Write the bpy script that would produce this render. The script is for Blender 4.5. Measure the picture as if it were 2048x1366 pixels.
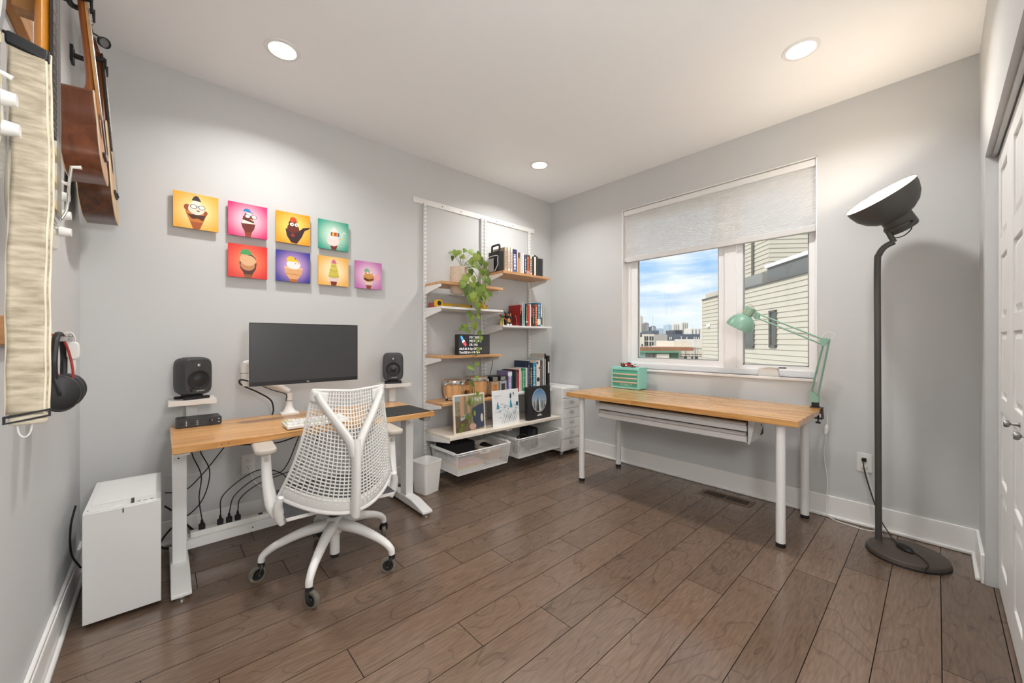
import bpy, bmesh, math, random
from mathutils import Vector, Matrix, Euler

random.seed(7)
for _o in list(bpy.data.objects):
    bpy.data.objects.remove(_o)
scene = bpy.context.scene
COL = scene.collection
PI = math.pi
R = math.radians

# ------------------------------------------------------------------ camera
YAW = math.atan2(850, 772)                       # viewing direction measured from +X
cam_d = bpy.data.cameras.new('camera')
cam_d.sensor_width = 36.0
cam_d.lens = 772 / 2048 * 36.0
cam_d.shift_y = -2 / 2048
cam_d.clip_start = 0.02
cam_d.clip_end = 6000
cam = bpy.data.objects.new('camera', cam_d)
cam.location = (-3.294, -2.960, 1.17)
cam.rotation_euler = (PI / 2, 0, YAW - PI / 2)
COL.objects.link(cam)
scene.camera = cam

# ------------------------------------------------------------------ colour management
vs = scene.view_settings
vs.view_transform = 'Standard'
vs.look = 'None'
vs.gamma = 1.0
vs.use_curve_mapping = False
vs.exposure = 1.20

# ------------------------------------------------------------------ sky
SKY_STRENGTH = 0.54
world = bpy.data.worlds.new('sky')
scene.world = world
world.use_nodes = True
nt = world.node_tree
nt.nodes.clear()
_out = nt.nodes.new('ShaderNodeOutputWorld')
_bg = nt.nodes.new('ShaderNodeBackground')
_bg.inputs['Strength'].default_value = SKY_STRENGTH
_tc = nt.nodes.new('ShaderNodeTexCoord')
_sep = nt.nodes.new('ShaderNodeSeparateXYZ')
_ramp = nt.nodes.new('ShaderNodeValToRGB')
_r = _ramp.color_ramp
_r.elements[0].position = 0.0
_r.elements[0].color = (0.70, 0.78, 0.86, 1)
_r.elements[1].position = 1.0
_r.elements[1].color = (0.55, 0.72, 0.95, 1)
for _p, _c in ((0.06, (0.58, 0.72, 0.90, 1)), (0.15, (0.33, 0.56, 0.92, 1)), (0.35, (0.38, 0.60, 0.93, 1))):
    _e = _r.elements.new(_p)
    _e.color = _c
_map = nt.nodes.new('ShaderNodeMapping')
_map.inputs['Scale'].default_value = (2.2, 2.2, 13.0)
_map.inputs['Location'].default_value = (0.3, 0.9, 0.2)
_noi = nt.nodes.new('ShaderNodeTexNoise')
_noi.inputs['Scale'].default_value = 2.6
_noi.inputs['Detail'].default_value = 6
_noi.inputs['Roughness'].default_value = 0.55
_cr = nt.nodes.new('ShaderNodeValToRGB')
_cr.color_ramp.elements[0].position = 0.36
_cr.color_ramp.elements[0].color = (0, 0, 0, 1)
_cr.color_ramp.elements[1].position = 0.66
_cr.color_ramp.elements[1].color = (1, 1, 1, 1)
_mix = nt.nodes.new('ShaderNodeMix')
_mix.data_type = 'RGBA'
_mix.inputs[7].default_value = (0.86, 0.90, 0.94, 1)
L_ = nt.links.new
L_(_tc.outputs['Generated'], _sep.inputs[0])
L_(_sep.outputs['Z'], _ramp.inputs['Fac'])
L_(_tc.outputs['Generated'], _map.inputs['Vector'])
L_(_map.outputs['Vector'], _noi.inputs['Vector'])
L_(_noi.outputs['Fac'], _cr.inputs['Fac'])
L_(_cr.outputs['Color'], _mix.inputs['Factor'])
L_(_ramp.outputs['Color'], _mix.inputs[6])
L_(_mix.outputs[2], _bg.inputs['Color'])
L_(_bg.outputs[0], _out.inputs[0])

# ------------------------------------------------------------------ sun (behind the house, lights the buildings outside)
SUN_POWER = 1.6
sun_d = bpy.data.lights.new('sun', 'SUN')
sun_d.energy = SUN_POWER
sun_d.angle = R(1.0)
sun_d.color = (1.0, 0.97, 0.92)
sun = bpy.data.objects.new('sun', sun_d)
sun.rotation_euler = Vector((0.72, -0.12, -0.62)).to_track_quat('-Z', 'Y').to_euler()
sun.location = (0, 0, 12)
COL.objects.link(sun)

# lamps of the room and one added fill globe: their light objects are made in the lamps' own builders
DOWNLIGHT_W = 5.0
FILL_W = 150.0  # power of the globe added for fill light
FLOORLAMP_W = 2.2
WARM = (1.0, 0.98, 0.955)

# ------------------------------------------------------------------ materials
def lin(h):
    h = h.lstrip('#')
    out = []
    for i in (0, 2, 4):
        c = int(h[i:i + 2], 16) / 255
        out.append(c / 12.92 if c <= 0.04045 else ((c + 0.055) / 1.055) ** 2.4)
    return tuple(out) + (1.0,)

MATS = {}

def nodes_of(name):
    m = bpy.data.materials.new(name)
    m.use_nodes = True
    t = m.node_tree
    return m, t, t.nodes['Principled BSDF']

def mat(name, col, rough=0.5, metal=0.0, var=0.04, vscale=12.0, bump=0.0, bscale=300.0, coat=0.0, spec=0.5, stretch=None):
    """plain procedural material: a noise shifts the tone a little and may give a fine relief"""
    if name in MATS:
        return MATS[name]
    m, t, b = nodes_of(name)
    c = lin(col)
    tc = t.nodes.new('ShaderNodeTexCoord')
    mp = t.nodes.new('ShaderNodeMapping')
    if stretch:
        mp.inputs['Scale'].default_value = stretch
    t.links.new(tc.outputs['Object'], mp.inputs['Vector'])
    nz = t.nodes.new('ShaderNodeTexNoise')
    nz.inputs['Scale'].default_value = vscale
    nz.inputs['Detail'].default_value = 3
    t.links.new(mp.outputs['Vector'], nz.inputs['Vector'])
    mx = t.nodes.new('ShaderNodeMix')
    mx.data_type = 'RGBA'
    mx.inputs[6].default_value = tuple(max(0, x * (1 - var)) for x in c[:3]) + (1,)
    mx.inputs[7].default_value = tuple(min(1, x * (1 + var)) for x in c[:3]) + (1,)
    t.links.new(nz.outputs['Fac'], mx.inputs['Factor'])
    t.links.new(mx.outputs[2], b.inputs['Base Color'])
    b.inputs['Roughness'].default_value = rough
    b.inputs['Metallic'].default_value = metal
    b.inputs['Coat Weight'].default_value = coat
    b.inputs['Specular IOR Level'].default_value = spec
    if bump:
        n2 = t.nodes.new('ShaderNodeTexNoise')
        n2.inputs['Scale'].default_value = bscale
        t.links.new(tc.outputs['Object'], n2.inputs['Vector'])
        bp = t.nodes.new('ShaderNodeBump')
        bp.inputs['Strength'].default_value = bump
        bp.inputs['Distance'].default_value = 0.002
        t.links.new(n2.outputs['Fac'], bp.inputs['Height'])
        t.links.new(bp.outputs[0], b.inputs['Normal'])
    MATS[name] = m
    return m

def emit(name, col, strength):
    if name in MATS:
        return MATS[name]
    m, t, b = nodes_of(name)
    b.inputs['Base Color'].default_value = lin(col)
    b.inputs['Emission Color'].default_value = lin(col)
    b.inputs['Emission Strength'].default_value = strength
    MATS[name] = m
    return m

def glass_mat(name, tint='ffffff', alpha_mix=0.9, rough=0.0):
    if name in MATS:
        return MATS[name]
    m, t, b = nodes_of(name)
    t.nodes.remove(b)
    o = t.nodes['Material Output']
    tr = t.nodes.new('ShaderNodeBsdfTransparent')
    tr.inputs[0].default_value = lin(tint)
    gl = t.nodes.new('ShaderNodeBsdfGlossy')
    gl.inputs['Roughness'].default_value = rough
    fr = t.nodes.new('ShaderNodeFresnel')
    fr.inputs[0].default_value = 1.45
    mx = t.nodes.new('ShaderNodeMixShader')
    t.links.new(fr.outputs[0], mx.inputs[0])
    t.links.new(tr.outputs[0], mx.inputs[1])
    t.links.new(gl.outputs[0], mx.inputs[2])
    t.links.new(mx.outputs[0], o.inputs[0])
    MATS[name] = m
    return m

def wood(name, c1, c2, along='X', rough=0.4, stave=0.0, stave_len=0.4, scale=1.0, coat=0.0):
    """wood with stretched grain; stave > 0 gives glued staves (butcher block) of that width"""
    if name in MATS:
        return MATS[name]
    m, t, b = nodes_of(name)
    tc = t.nodes.new('ShaderNodeTexCoord')
    mp = t.nodes.new('ShaderNodeMapping')
    s = {'X': (1.2, 22, 22), 'Y': (22, 1.2, 22), 'Z': (22, 22, 1.2)}[along]
    mp.inputs['Scale'].default_value = tuple(v * scale for v in s)
    t.links.new(tc.outputs['Object'], mp.inputs['Vector'])
    nz = t.nodes.new('ShaderNodeTexNoise')
    nz.inputs['Scale'].default_value = 2.2
    nz.inputs['Detail'].default_value = 5
    nz.inputs['Distortion'].default_value = 0.6
    t.links.new(mp.outputs['Vector'], nz.inputs['Vector'])
    rp = t.nodes.new('ShaderNodeValToRGB')
    rp.color_ramp.elements[0].position = 0.3
    rp.color_ramp.elements[0].color = lin(c1)
    rp.color_ramp.elements[1].position = 0.7
    rp.color_ramp.elements[1].color = lin(c2)
    t.links.new(nz.outputs['Fac'], rp.inputs['Fac'])
    last = rp.outputs['Color']
    if stave:
        br = t.nodes.new('ShaderNodeTexBrick')
        br.offset = 0.37
        br.inputs['Color1'].default_value = (0.80, 0.74, 0.66, 1)
        br.inputs['Color2'].default_value = (1.10, 1.10, 1.10, 1)
        br.inputs['Mortar'].default_value = (0.72, 0.62, 0.5, 1)
        br.inputs['Scale'].default_value = 1.0
        br.inputs['Mortar Size'].default_value = 0.0006
        br.inputs['Brick Width'].default_value = stave_len
        br.inputs['Row Height'].default_value = stave
        m2 = t.nodes.new('ShaderNodeMapping')
        if along == 'Y':
            m2.inputs['Rotation'].default_value = (0, 0, PI / 2)
        m2.inputs['Location'].default_value = (3.3, 3.3, 0)
        t.links.new(tc.outputs['Object'], m2.inputs['Vector'])
        t.links.new(m2.outputs['Vector'], br.inputs['Vector'])
        mu = t.nodes.new('ShaderNodeMix')
        mu.data_type = 'RGBA'
        mu.blend_type = 'MULTIPLY'
        mu.inputs['Factor'].default_value = 1.0
        t.links.new(last, mu.inputs[6])
        t.links.new(br.outputs['Color'], mu.inputs[7])
        last = mu.outputs[2]
    t.links.new(last, b.inputs['Base Color'])
    b.inputs['Roughness'].default_value = rough
    b.inputs['Coat Weight'].default_value = coat
    b.inputs['Coat Roughness'].default_value = 0.2
    MATS[name] = m
    return m

def floor_wood(name):
    """grey-brown engineered planks: each plank its own tone, contour-like figure"""
    m, t, b = nodes_of(name)
    geo = t.nodes.new('ShaderNodeNewGeometry')
    inf = t.nodes.new('ShaderNodeObjectInfo')
    mul = t.nodes.new('ShaderNodeMath')
    mul.operation = 'MULTIPLY'
    mul.inputs[1].default_value = 57.0
    t.links.new(inf.outputs['Random'], mul.inputs[0])
    cmb = t.nodes.new('ShaderNodeCombineXYZ')
    t.links.new(mul.outputs[0], cmb.inputs[2])
    t.links.new(mul.outputs[0], cmb.inputs[0])
    add = t.nodes.new('ShaderNodeVectorMath')
    add.operation = 'ADD'
    t.links.new(geo.outputs['Position'], add.inputs[0])
    t.links.new(cmb.outputs[0], add.inputs[1])
    mp = t.nodes.new('ShaderNodeMapping')
    mp.inputs['Scale'].default_value = (1.5, 4.2, 1.0)
    t.links.new(add.outputs[0], mp.inputs['Vector'])
    nz = t.nodes.new('ShaderNodeTexNoise')
    nz.inputs['Scale'].default_value = 1.15
    nz.inputs['Detail'].default_value = 2.0
    nz.inputs['Distortion'].default_value = 0.5
    t.links.new(mp.outputs['Vector'], nz.inputs['Vector'])
    k = t.nodes.new('ShaderNodeMath')
    k.operation = 'MULTIPLY'
    k.inputs[1].default_value = 8.0
    t.links.new(nz.outputs['Fac'], k.inputs[0])
    pp = t.nodes.new('ShaderNodeMath')
    pp.operation = 'FRACT'
    t.links.new(k.outputs[0], pp.inputs[0])
    line = t.nodes.new('ShaderNodeValToRGB')
    line.color_ramp.elements[0].position = 0.0
    line.color_ramp.elements[0].color = (0.58, 0.58, 0.58, 1)
    line.color_ramp.elements[1].position = 0.11
    line.color_ramp.elements[1].color = (1, 1, 1, 1)
    t.links.new(pp.outputs[0], line.inputs['Fac'])
    # fine pores
    mp2 = t.nodes.new('ShaderNodeMapping')
    mp2.inputs['Scale'].default_value = (9, 70, 1)
    t.links.new(add.outputs[0], mp2.inputs['Vector'])
    n2 = t.nodes.new('ShaderNodeTexNoise')
    n2.inputs['Scale'].default_value = 1.6
    n2.inputs['Detail'].default_value = 4
    t.links.new(mp2.outputs['Vector'], n2.inputs['Vector'])
    r2 = t.nodes.new('ShaderNodeValToRGB')
    r2.color_ramp.elements[0].position = 0.25
    r2.color_ramp.elements[0].color = lin('614f42')
    r2.color_ramp.elements[1].position = 0.75
    r2.color_ramp.elements[1].color = lin('786353')
    t.links.new(n2.outputs['Fac'], r2.inputs['Fac'])
    m1 = t.nodes.new('ShaderNodeMix')
    m1.data_type = 'RGBA'
    m1.blend_type = 'MULTIPLY'
    m1.inputs['Factor'].default_value = 0.75
    t.links.new(r2.outputs['Color'], m1.inputs[6])
    t.links.new(line.outputs['Color'], m1.inputs[7])
    # tone per plank
    mr = t.nodes.new('ShaderNodeMapRange')
    mr.inputs[3].default_value = 0.84
    mr.inputs[4].default_value = 1.12
    t.links.new(inf.outputs['Random'], mr.inputs[0])
    m2 = t.nodes.new('ShaderNodeVectorMath')
    m2.operation = 'SCALE'
    t.links.new(m1.outputs[2], m2.inputs[0])
    t.links.new(mr.outputs[0], m2.inputs['Scale'])
    t.links.new(m2.outputs[0], b.inputs['Base Color'])
    b.inputs['Roughness'].default_value = 0.2
    b.inputs['Specular IOR Level'].default_value = 0.95
    bp = t.nodes.new('ShaderNodeBump')
    bp.inputs['Strength'].default_value = 0.06
    bp.inputs['Distance'].default_value = 0.001
    t.links.new(n2.outputs['Fac'], bp.inputs['Height'])
    t.links.new(bp.outputs[0], b.inputs['Normal'])
    MATS[name] = m
    return m

def radial(name, inner, outer, size=0.14, rough=0.35, stripes=None):
    """flat print with a light centre, in the picture's own x-z plane"""
    m, t, b = nodes_of(name)
    tc = t.nodes.new('ShaderNodeTexCoord')
    mp = t.nodes.new('ShaderNodeMapping')
    mp.inputs['Scale'].default_value = (1, 0, 1)
    t.links.new(tc.outputs['Object'], mp.inputs['Vector'])
    ln = t.nodes.new('ShaderNodeVectorMath')
    ln.operation = 'LENGTH'
    t.links.new(mp.outputs['Vector'], ln.inputs[0])
    rp = t.nodes.new('ShaderNodeValToRGB')
    rp.color_ramp.interpolation = 'EASE'
    rp.color_ramp.elements[0].position = 0.02
    rp.color_ramp.elements[0].color = lin(inner)
    rp.color_ramp.elements[1].position = size
    rp.color_ramp.elements[1].color = lin(outer)
    t.links.new(ln.outputs['Value'], rp.inputs['Fac'])
    t.links.new(rp.outputs['Color'], b.inputs['Base Color'])
    b.inputs['Roughness'].default_value = rough
    MATS[name] = m
    return m

# ------------------------------------------------------------------ mesh helpers
def catmull(pts, k=6, closed=False):
    pts = [Vector(p) for p in pts]
    n = len(pts)
    if n < 3 or k < 2:
        return pts
    out = []
    segs = n if closed else n - 1
    for i in range(segs):
        p1, p2 = pts[i], pts[(i + 1) % n]
        p0 = pts[i - 1] if (i > 0 or closed) else p1 * 2 - p2
        p3 = pts[(i + 2) % n] if (i + 2 < n or closed) else p2 * 2 - p1
        for j in range(k):
            t = j / k
            out.append(0.5 * ((2 * p1) + (p2 - p0) * t + (2 * p0 - 5 * p1 + 4 * p2 - p3) * t * t + (3 * p1 - p0 - 3 * p2 + p3) * t ** 3))
    if not closed:
        out.append(pts[-1])
    return out

def rrect(w, h, r, n=5):
    """rounded rectangle outline centred on 0,0"""
    o = []
    for cx, cy, a in ((w / 2 - r, h / 2 - r, 0), (-w / 2 + r, h / 2 - r, 90), (-w / 2 + r, -h / 2 + r, 180), (w / 2 - r, -h / 2 + r, 270)):
        for i in range(n + 1):
            t = R(a + 90 * i / n)
            o.append((cx + r * math.cos(t), cy + r * math.sin(t)))
    return o

def ellipse(rx, ry, n=32, cx=0, cy=0, a0=0, a1=360):
    full = a1 - a0 >= 360
    k = n if full else n + 1
    return [(cx + rx * math.cos(R(a0 + (a1 - a0) * i / n)), cy + ry * math.sin(R(a0 + (a1 - a0) * i / n))) for i in range(k)]

XZ = Matrix(((1, 0, 0, 0), (0, 0, -1, 0), (0, 1, 0, 0), (0, 0, 0, 1)))   # polygon x,y -> x,z ; extrusion +h -> -y
YZ = Matrix(((0, 0, 1, 0), (1, 0, 0, 0), (0, 1, 0, 0), (0, 0, 0, 1)))    # polygon x,y -> y,z ; extrusion +h -> +x

def frame_z(d):
    """rotation matrix whose z axis is d"""
    return Vector(d).normalized().to_track_quat('Z', 'Y').to_matrix().to_4x4()

class MB:
    def __init__(self, M=None):
        self.v, self.f, self.M = [], [], M
    def add(self, vs_, fs, M=None):
        b = len(self.v)
        for p in vs_:
            p = Vector(p)
            if M is not None:
                p = M @ p
            if self.M is not None:
                p = self.M @ p
            self.v.append(tuple(p))
        self.f += [tuple(b + i for i in q) for q in fs]
        return self
    def box(self, x0, x1, y0, y1, z0, z1, M=None):
        vs_ = [(x, y, z) for x in (x0, x1) for y in (y0, y1) for z in (z0, z1)]
        return self.add(vs_, [(0, 1, 3, 2), (4, 6, 7, 5), (0, 4, 5, 1), (2, 3, 7, 6), (0, 2, 6, 4), (1, 5, 7, 3)], M)
    def cyl(self, a, b, r, r2=None, n=16, caps=True):
        a, b = Vector(a), Vector(b)
        r2 = r if r2 is None else r2
        q = frame_z(b - a)
        vs_, fs = [], []
        for c, rr in ((a, r), (b, r2)):
            for i in range(n):
                t = 2 * PI * i / n
                vs_.append(c + q @ Vector((rr * math.cos(t), rr * math.sin(t), 0)))
        for i in range(n):
            j = (i + 1) % n
            fs.append((i, j, n + j, n + i))
        if caps:
            fs += [tuple(range(n))[::-1], tuple(range(n, 2 * n))]
        return self.add(vs_, fs)
    def tube(self, pts, r, n=8, k=6, closed=False, flat=1.0, up=None):
        """swept tube; r a number or one radius per control point; flat scales the second axis"""
        ctrl = [Vector(p) for p in pts]
        P_ = catmull(ctrl, k, closed)
        m = len(P_)
        if isinstance(r, (list, tuple)):
            rr = []
            L0 = len(ctrl)
            for i in range(m):
                u = i / max(1, (m if closed else m - 1)) * (L0 if closed else L0 - 1)
                a = min(int(u), L0 - 1)
                b2 = (a + 1) % L0 if closed else min(a + 1, L0 - 1)
                rr.append(r[a] + (r[b2] - r[a]) * (u - int(u)))
        else:
            rr = [r] * m
        vs_, fs = [], []
        prev = None
        for i, p in enumerate(P_):
            if closed:
                d = P_[(i + 1) % m] - P_[i - 1]
            else:
                d = P_[min(i + 1, m - 1)] - P_[max(i - 1, 0)]
            if d.length < 1e-9:
                d = Vector((0, 0, 1))
            d.normalize()
            if prev is None:
                ref = Vector(up) if up is not None else (Vector((0, 0, 1)) if abs(d.z) < 0.9 else Vector((1, 0, 0)))
                x = d.cross(ref).normalized()
            else:
                x = prev - d * prev.dot(d)
                x = x.normalized() if x.length > 1e-6 else d.orthogonal().normalized()
            prev = x
            y = d.cross(x)
            for j in range(n):
                t = 2 * PI * j / n
                vs_.append(p + x * (rr[i] * math.cos(t)) + y * (rr[i] * flat * math.sin(t)))
        for i in range(m if closed else m - 1):
            i2 = (i + 1) % m
            for j in range(n):
                j2 = (j + 1) % n
                fs.append((i * n + j, i * n + j2, i2 * n + j2, i2 * n + j))
        if not closed:
            fs += [tuple(range(n))[::-1], tuple((m - 1) * n + j for j in range(n))]
        return self.add(vs_, fs)
    def lathe(self, prof, n=32, M=None, a0=0, a1=360, closed=False):
        """profile of (radius, z) turned about z"""
        full = a1 - a0 >= 360
        vs_, fs = [], []
        m = len(prof)
        steps = n if full else n + 1
        for i in range(steps):
            t = R(a0 + (a1 - a0) * i / n)
            for r_, z in prof:
                vs_.append((r_ * math.cos(t), r_ * math.sin(t), z))
        for i in range(n):
            i2 = (i + 1) % steps
            for j in range(m if closed else m - 1):
                j2 = (j + 1) % m
                q = (i * m + j, i2 * m + j, i2 * m + j2, i * m + j2)
                fs.append(q)
        return self.add(vs_, fs, M)
    def prism(self, poly, h0, h1, M=None, top_scale=1.0):
        n = len(poly)
        vs_ = [(x, y, h0) for x, y in poly] + [(x * top_scale, y * top_scale, h1) for x, y in poly]
        fs = [tuple(range(n))[::-1], tuple(range(n, 2 * n))]
        fs += [(i, (i + 1) % n, n + (i + 1) % n, n + i) for i in range(n)]
        return self.add(vs_, fs, M)
    def ring(self, outer, inner, h0, h1, M=None):
        """plate with a hole; outer and inner have the same point count"""
        n = len(outer)
        vs_ = [(x, y, h) for h in (h0, h1) for x, y in outer] + [(x, y, h) for h in (h0, h1) for x, y in inner]
        fs = []
        for i in range(n):
            j = (i + 1) % n
            fs += [(i, j, n + j, n + i), (2 * n + j, 2 * n + i, 3 * n + i, 3 * n + j), (n + i, n + j, 3 * n + j, 3 * n + i), (j, i, 2 * n + i, 2 * n + j)]
        return self.add(vs_, fs, M)
    def ball(self, c, rx, ry=None, rz=None, n=16, m=10, M=None):
        ry = rx if ry is None else ry
        rz = rx if rz is None else rz
        prof = [(math.cos(R(-90 + 180 * i / m)), math.sin(R(-90 + 180 * i / m))) for i in range(m + 1)]
        T = Matrix.Translation(Vector(c)) @ Matrix.Diagonal((rx, ry, rz, 1))
        if M is not None:
            T = M @ T
        return self.lathe(prof, n, T)
    def grid(self, fn, nu, nv, closed_u=False):
        vs_, fs = [], []
        for j in range(nv + 1):
            for i in range(nu + (0 if closed_u else 1)):
                vs_.append(fn(i / nu, j / nv))
        w = nu if closed_u else nu + 1
        for j in range(nv):
            for i in range(nu):
                i2 = (i + 1) % w
                fs.append((j * w + i, j * w + i2, (j + 1) * w + i2, (j + 1) * w + i))
        return self.add(vs_, fs)
    def mesh(self, name, smooth=38):
        me = bpy.data.meshes.new(name)
        me.from_pydata(self.v, [], self.f)
        bm = bmesh.new()
        bm.from_mesh(me)
        bmesh.ops.remove_doubles(bm, verts=bm.verts, dist=1e-6)
        bmesh.ops.recalc_face_normals(bm, faces=bm.faces)
        bm.to_mesh(me)
        bm.free()
        if smooth:
            me.shade_smooth()
            me.set_sharp_from_angle(angle=R(smooth))
        return me
    def build(self, name, material, parent=None, bevel=0.0, smooth=38, label=None):
        me = self.mesh(name, smooth)
        if material is not None:
            me.materials.append(material)
        o = bpy.data.objects.new(name, me)
        COL.objects.link(o)
        if parent is not None:
            o.parent = parent
        if bevel:
            bv = o.modifiers.new('bevel', 'BEVEL')
            bv.width = bevel
            bv.segments = 2
            bv.limit_method = 'ANGLE'
            bv.angle_limit = R(40)
        if label:
            o['label'] = label
        return o

def tag(o, label=None, cat=None, group=None, kind=None):
    if label:
        o['label'] = label
    if cat:
        o['category'] = cat
    if group:
        o['group'] = group
    if kind:
        o['kind'] = kind
    return o

def thing(name, label, cat, loc=(0, 0, 0), rz=0.0, group=None):
    o = bpy.data.objects.new(name, None)
    o.empty_display_size = 0.05
    COL.objects.link(o)
    o.location = loc
    o.rotation_euler = (0, 0, rz)
    return tag(o, label, cat, group)

def copy_tree(o, parent=None):
    c = o.copy()
    COL.objects.link(c)
    c.parent = parent
    for ch in [x for x in bpy.data.objects if x.parent == o]:
        copy_tree(ch, c)
    return c

def struct(o, label=None):
    o['kind'] = 'structure'
    if label:
        o['label'] = label
    return o

def box_obj(name, b, material, parent=None, bevel=0.0, label=None):
    return MB().box(*b).build(name, material, parent, bevel, label=label)

def text_obj(name, s, size, material, parent, M, depth=0.0004, align='CENTER', label=None, spacing=1.0):
    cu = bpy.data.curves.new(name, 'FONT')
    cu.body = s
    cu.size = size
    cu.align_x = align
    cu.align_y = 'CENTER'
    cu.extrude = depth
    cu.resolution_u = 2
    cu.space_character = spacing
    tmp = bpy.data.objects.new('tmp_text', cu)
    COL.objects.link(tmp)
    dg = bpy.context.evaluated_depsgraph_get()
    me = bpy.data.meshes.new_from_object(tmp.evaluated_get(dg))
    bpy.data.objects.remove(tmp)
    bpy.data.curves.remove(cu)
    me.name = name
    me.transform(M)
    me.materials.clear()
    me.materials.append(material)
    o = bpy.data.objects.new(name, me)
    COL.objects.link(o)
    o.parent = parent
    if label:
        o['label'] = label
    return o

def area_light(name, loc, size, watts, color, parent=None, down=True):
    d = bpy.data.lights.new(name, 'AREA')
    d.shape = 'DISK'
    d.size = size
    d.energy = watts
    d.color = color
    d.spread = R(140)
    o = bpy.data.objects.new(name, d)
    COL.objects.link(o)
    o.location = loc
    if parent is not None:
        o.parent = parent
    return o

def point_light(name, loc, radius, watts, color, parent=None):
    d = bpy.data.lights.new(name, 'POINT')
    d.shadow_soft_size = radius
    d.energy = watts
    d.color = color
    o = bpy.data.objects.new(name, d)
    COL.objects.link(o)
    o.location = loc
    if parent is not None:
        o.parent = parent
    return o

# common materials
WALL = mat('wall_paint', 'cacbcb', 0.75, var=0.012, vscale=3, bump=0.05, bscale=500)
CEIL = mat('ceiling_paint', 'f4f6f8', 0.8, var=0.005, vscale=2)
TRIM = mat('trim_paint', 'eeedeb', 0.35, var=0.01)
WHITE = mat('white_metal', 'e6e6e5', 0.35, var=0.01)
WPLAST = mat('white_plastic', 'e5e4e1', 0.4, var=0.015)
BLACK = mat('black_plastic', '17181a', 0.45, var=0.05)
RUBBER = mat('black_rubber', '0f0f10', 0.6, var=0.05)
DGREY = mat('dark_grey_metal', '4b4a48', 0.45, 0.2, var=0.04)
CHROME = mat('chrome', 'd8d8d6', 0.12, 1.0, var=0.01)
STEEL = mat('brushed_steel', 'b5b3b0', 0.35, 1.0, var=0.06, vscale=60)
BUTCHER_Y = wood('butcher_block_table', 'b9803f', 'dfae6e', 'Y', 0.2, stave=0.042, stave_len=0.36, coat=0.3)
BUTCHER_X = wood('butcher_block_desk', 'c48a4c', 'e3b67c', 'X', 0.3, stave=0.042, stave_len=0.4, coat=0.25)
OAK = wood('oak_shelf', 'bd8a5a', 'd9ad7e', 'X', 0.4)
# ================================================================== THE ROOM
XL, YF, H = -3.604, -3.115, 2.735          # guitar wall, closet wall, ceiling height (corner of desk and window wall at 0,0)
WY0, WY1, WZ0, WZ1 = -2.413, -0.918, 0.908, 2.422   # window opening
FLOOR_M = floor_wood('floor_planks')
PLANK_EDGE = mat('plank_edge', '2c241f', 0.9, spec=0.1)
SUBFLOOR = mat('subfloor', '2b2420', 0.9)

# floor: a dark base with every plank an own piece on it
floor = box_obj('floor', (XL - 0.12, 0.14, -4.42, 0.12, -0.12, -0.013), SUBFLOOR)
struct(floor)
PITCH, PL = 0.1685, 1.22
JOINTS = {-1: -1.236, 0: -0.30, 1: -0.68, 2: -0.897, 3: -1.165, 4: -1.382, 5: -1.76, 6: -2.06, 7: -1.163, 8: -1.553, 9: -1.927,
          10: -2.127, 11: -1.15, 12: -1.463, 13: -1.597, 14: -3.168, 15: -0.52, 16: -2.89, 17: -2.0}
plank_cache = {}

def plank_mesh(L, W):
    key = (round(L, 3), round(W, 3))
    if key not in plank_cache:
        g = 0.0006
        c = 0.0009
        mb = MB()
        x0, x1, y0, y1 = g, L - g, g, W - g
        vs_ = [(x0, y0, -0.013), (x1, y0, -0.013), (x1, y1, -0.013), (x0, y1, -0.013),
               (x0, y0, -c), (x1, y0, -c), (x1, y1, -c), (x0, y1, -c),
               (x0 + c, y0 + c, 0), (x1 - c, y0 + c, 0), (x1 - c, y1 - c, 0), (x0 + c, y1 - c, 0)]
        fs = [(3, 2, 1, 0), (8, 9, 10, 11)]
        for i in range(4):
            j = (i + 1) % 4
            fs += [(i, j, 4 + j, 4 + i), (4 + i, 4 + j, 8 + j, 8 + i)]
        mb.add(vs_, fs)
        me = mb.mesh('plank', 0)
        me.materials.append(FLOOR_M)
        me.materials.append(PLANK_EDGE)
        for p_ in me.polygons:
            p_.material_index = 0 if p_.normal.z > 0.95 else 1
        plank_cache[key] = me
    return plank_cache[key]

for k in range(-8, 18):
    y0 = -2.972 + PITCH * k
    y1 = min(y0 + PITCH, 0.0)
    if y0 >= -0.005:
        continue
    j = JOINTS.get(k, -0.3 - 0.41 * ((k * 7) % 5))
    while j > XL:
        j -= PL
    xs = [XL]
    while True:
        j += PL
        if j >= -0.001:
            break
        if j - XL > 0.02:
            xs.append(j)
    xs.append(0.0)
    for a, b in zip(xs[:-1], xs[1:]):
        o = bpy.data.objects.new('plank', plank_mesh(b - a, y1 - y0))
        COL.objects.link(o)
        o.location = (a, y0, 0)
        o.parent = floor

struct(box_obj('ceiling', (XL - 0.12, 0.14, -4.42, 0.12, H, H + 0.16), CEIL))
struct(box_obj('wall_left', (XL - 0.12, XL, -4.42, 0.12, -0.12, H), WALL))
struct(box_obj('wall_back', (XL, 0.14, 0.0, 0.12, -0.12, H), WALL))
w = MB()
w.box(0, 0.14, WY1, 0.0, -0.12, H).box(0, 0.14, -4.42, WY0, -0.12, H).box(0, 0.14, WY0, WY1, -0.12, WZ0).box(0, 0.14, WY0, WY1, WZ1, H)
struct(w.build('wall_right', WALL))
OPX0, OPX1, OPZ = -2.10, -0.372, 2.05      # closet opening in the front wall
w = MB()
w.box(OPX1, 0, YF - 0.12, YF, 0, H).box(-2.20, OPX0, YF - 0.12, YF, 0, H).box(OPX0, OPX1, YF - 0.12, YF, OPZ, H)
struct(w.build('wall_front', WALL))
struct(box_obj('wall_entry', (-2.20, -2.08, -4.30, YF - 0.12, 0, H), WALL))
struct(box_obj('wall_rear', (XL, 0.0, -4.42, -4.30, 0, H), WALL))

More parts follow.
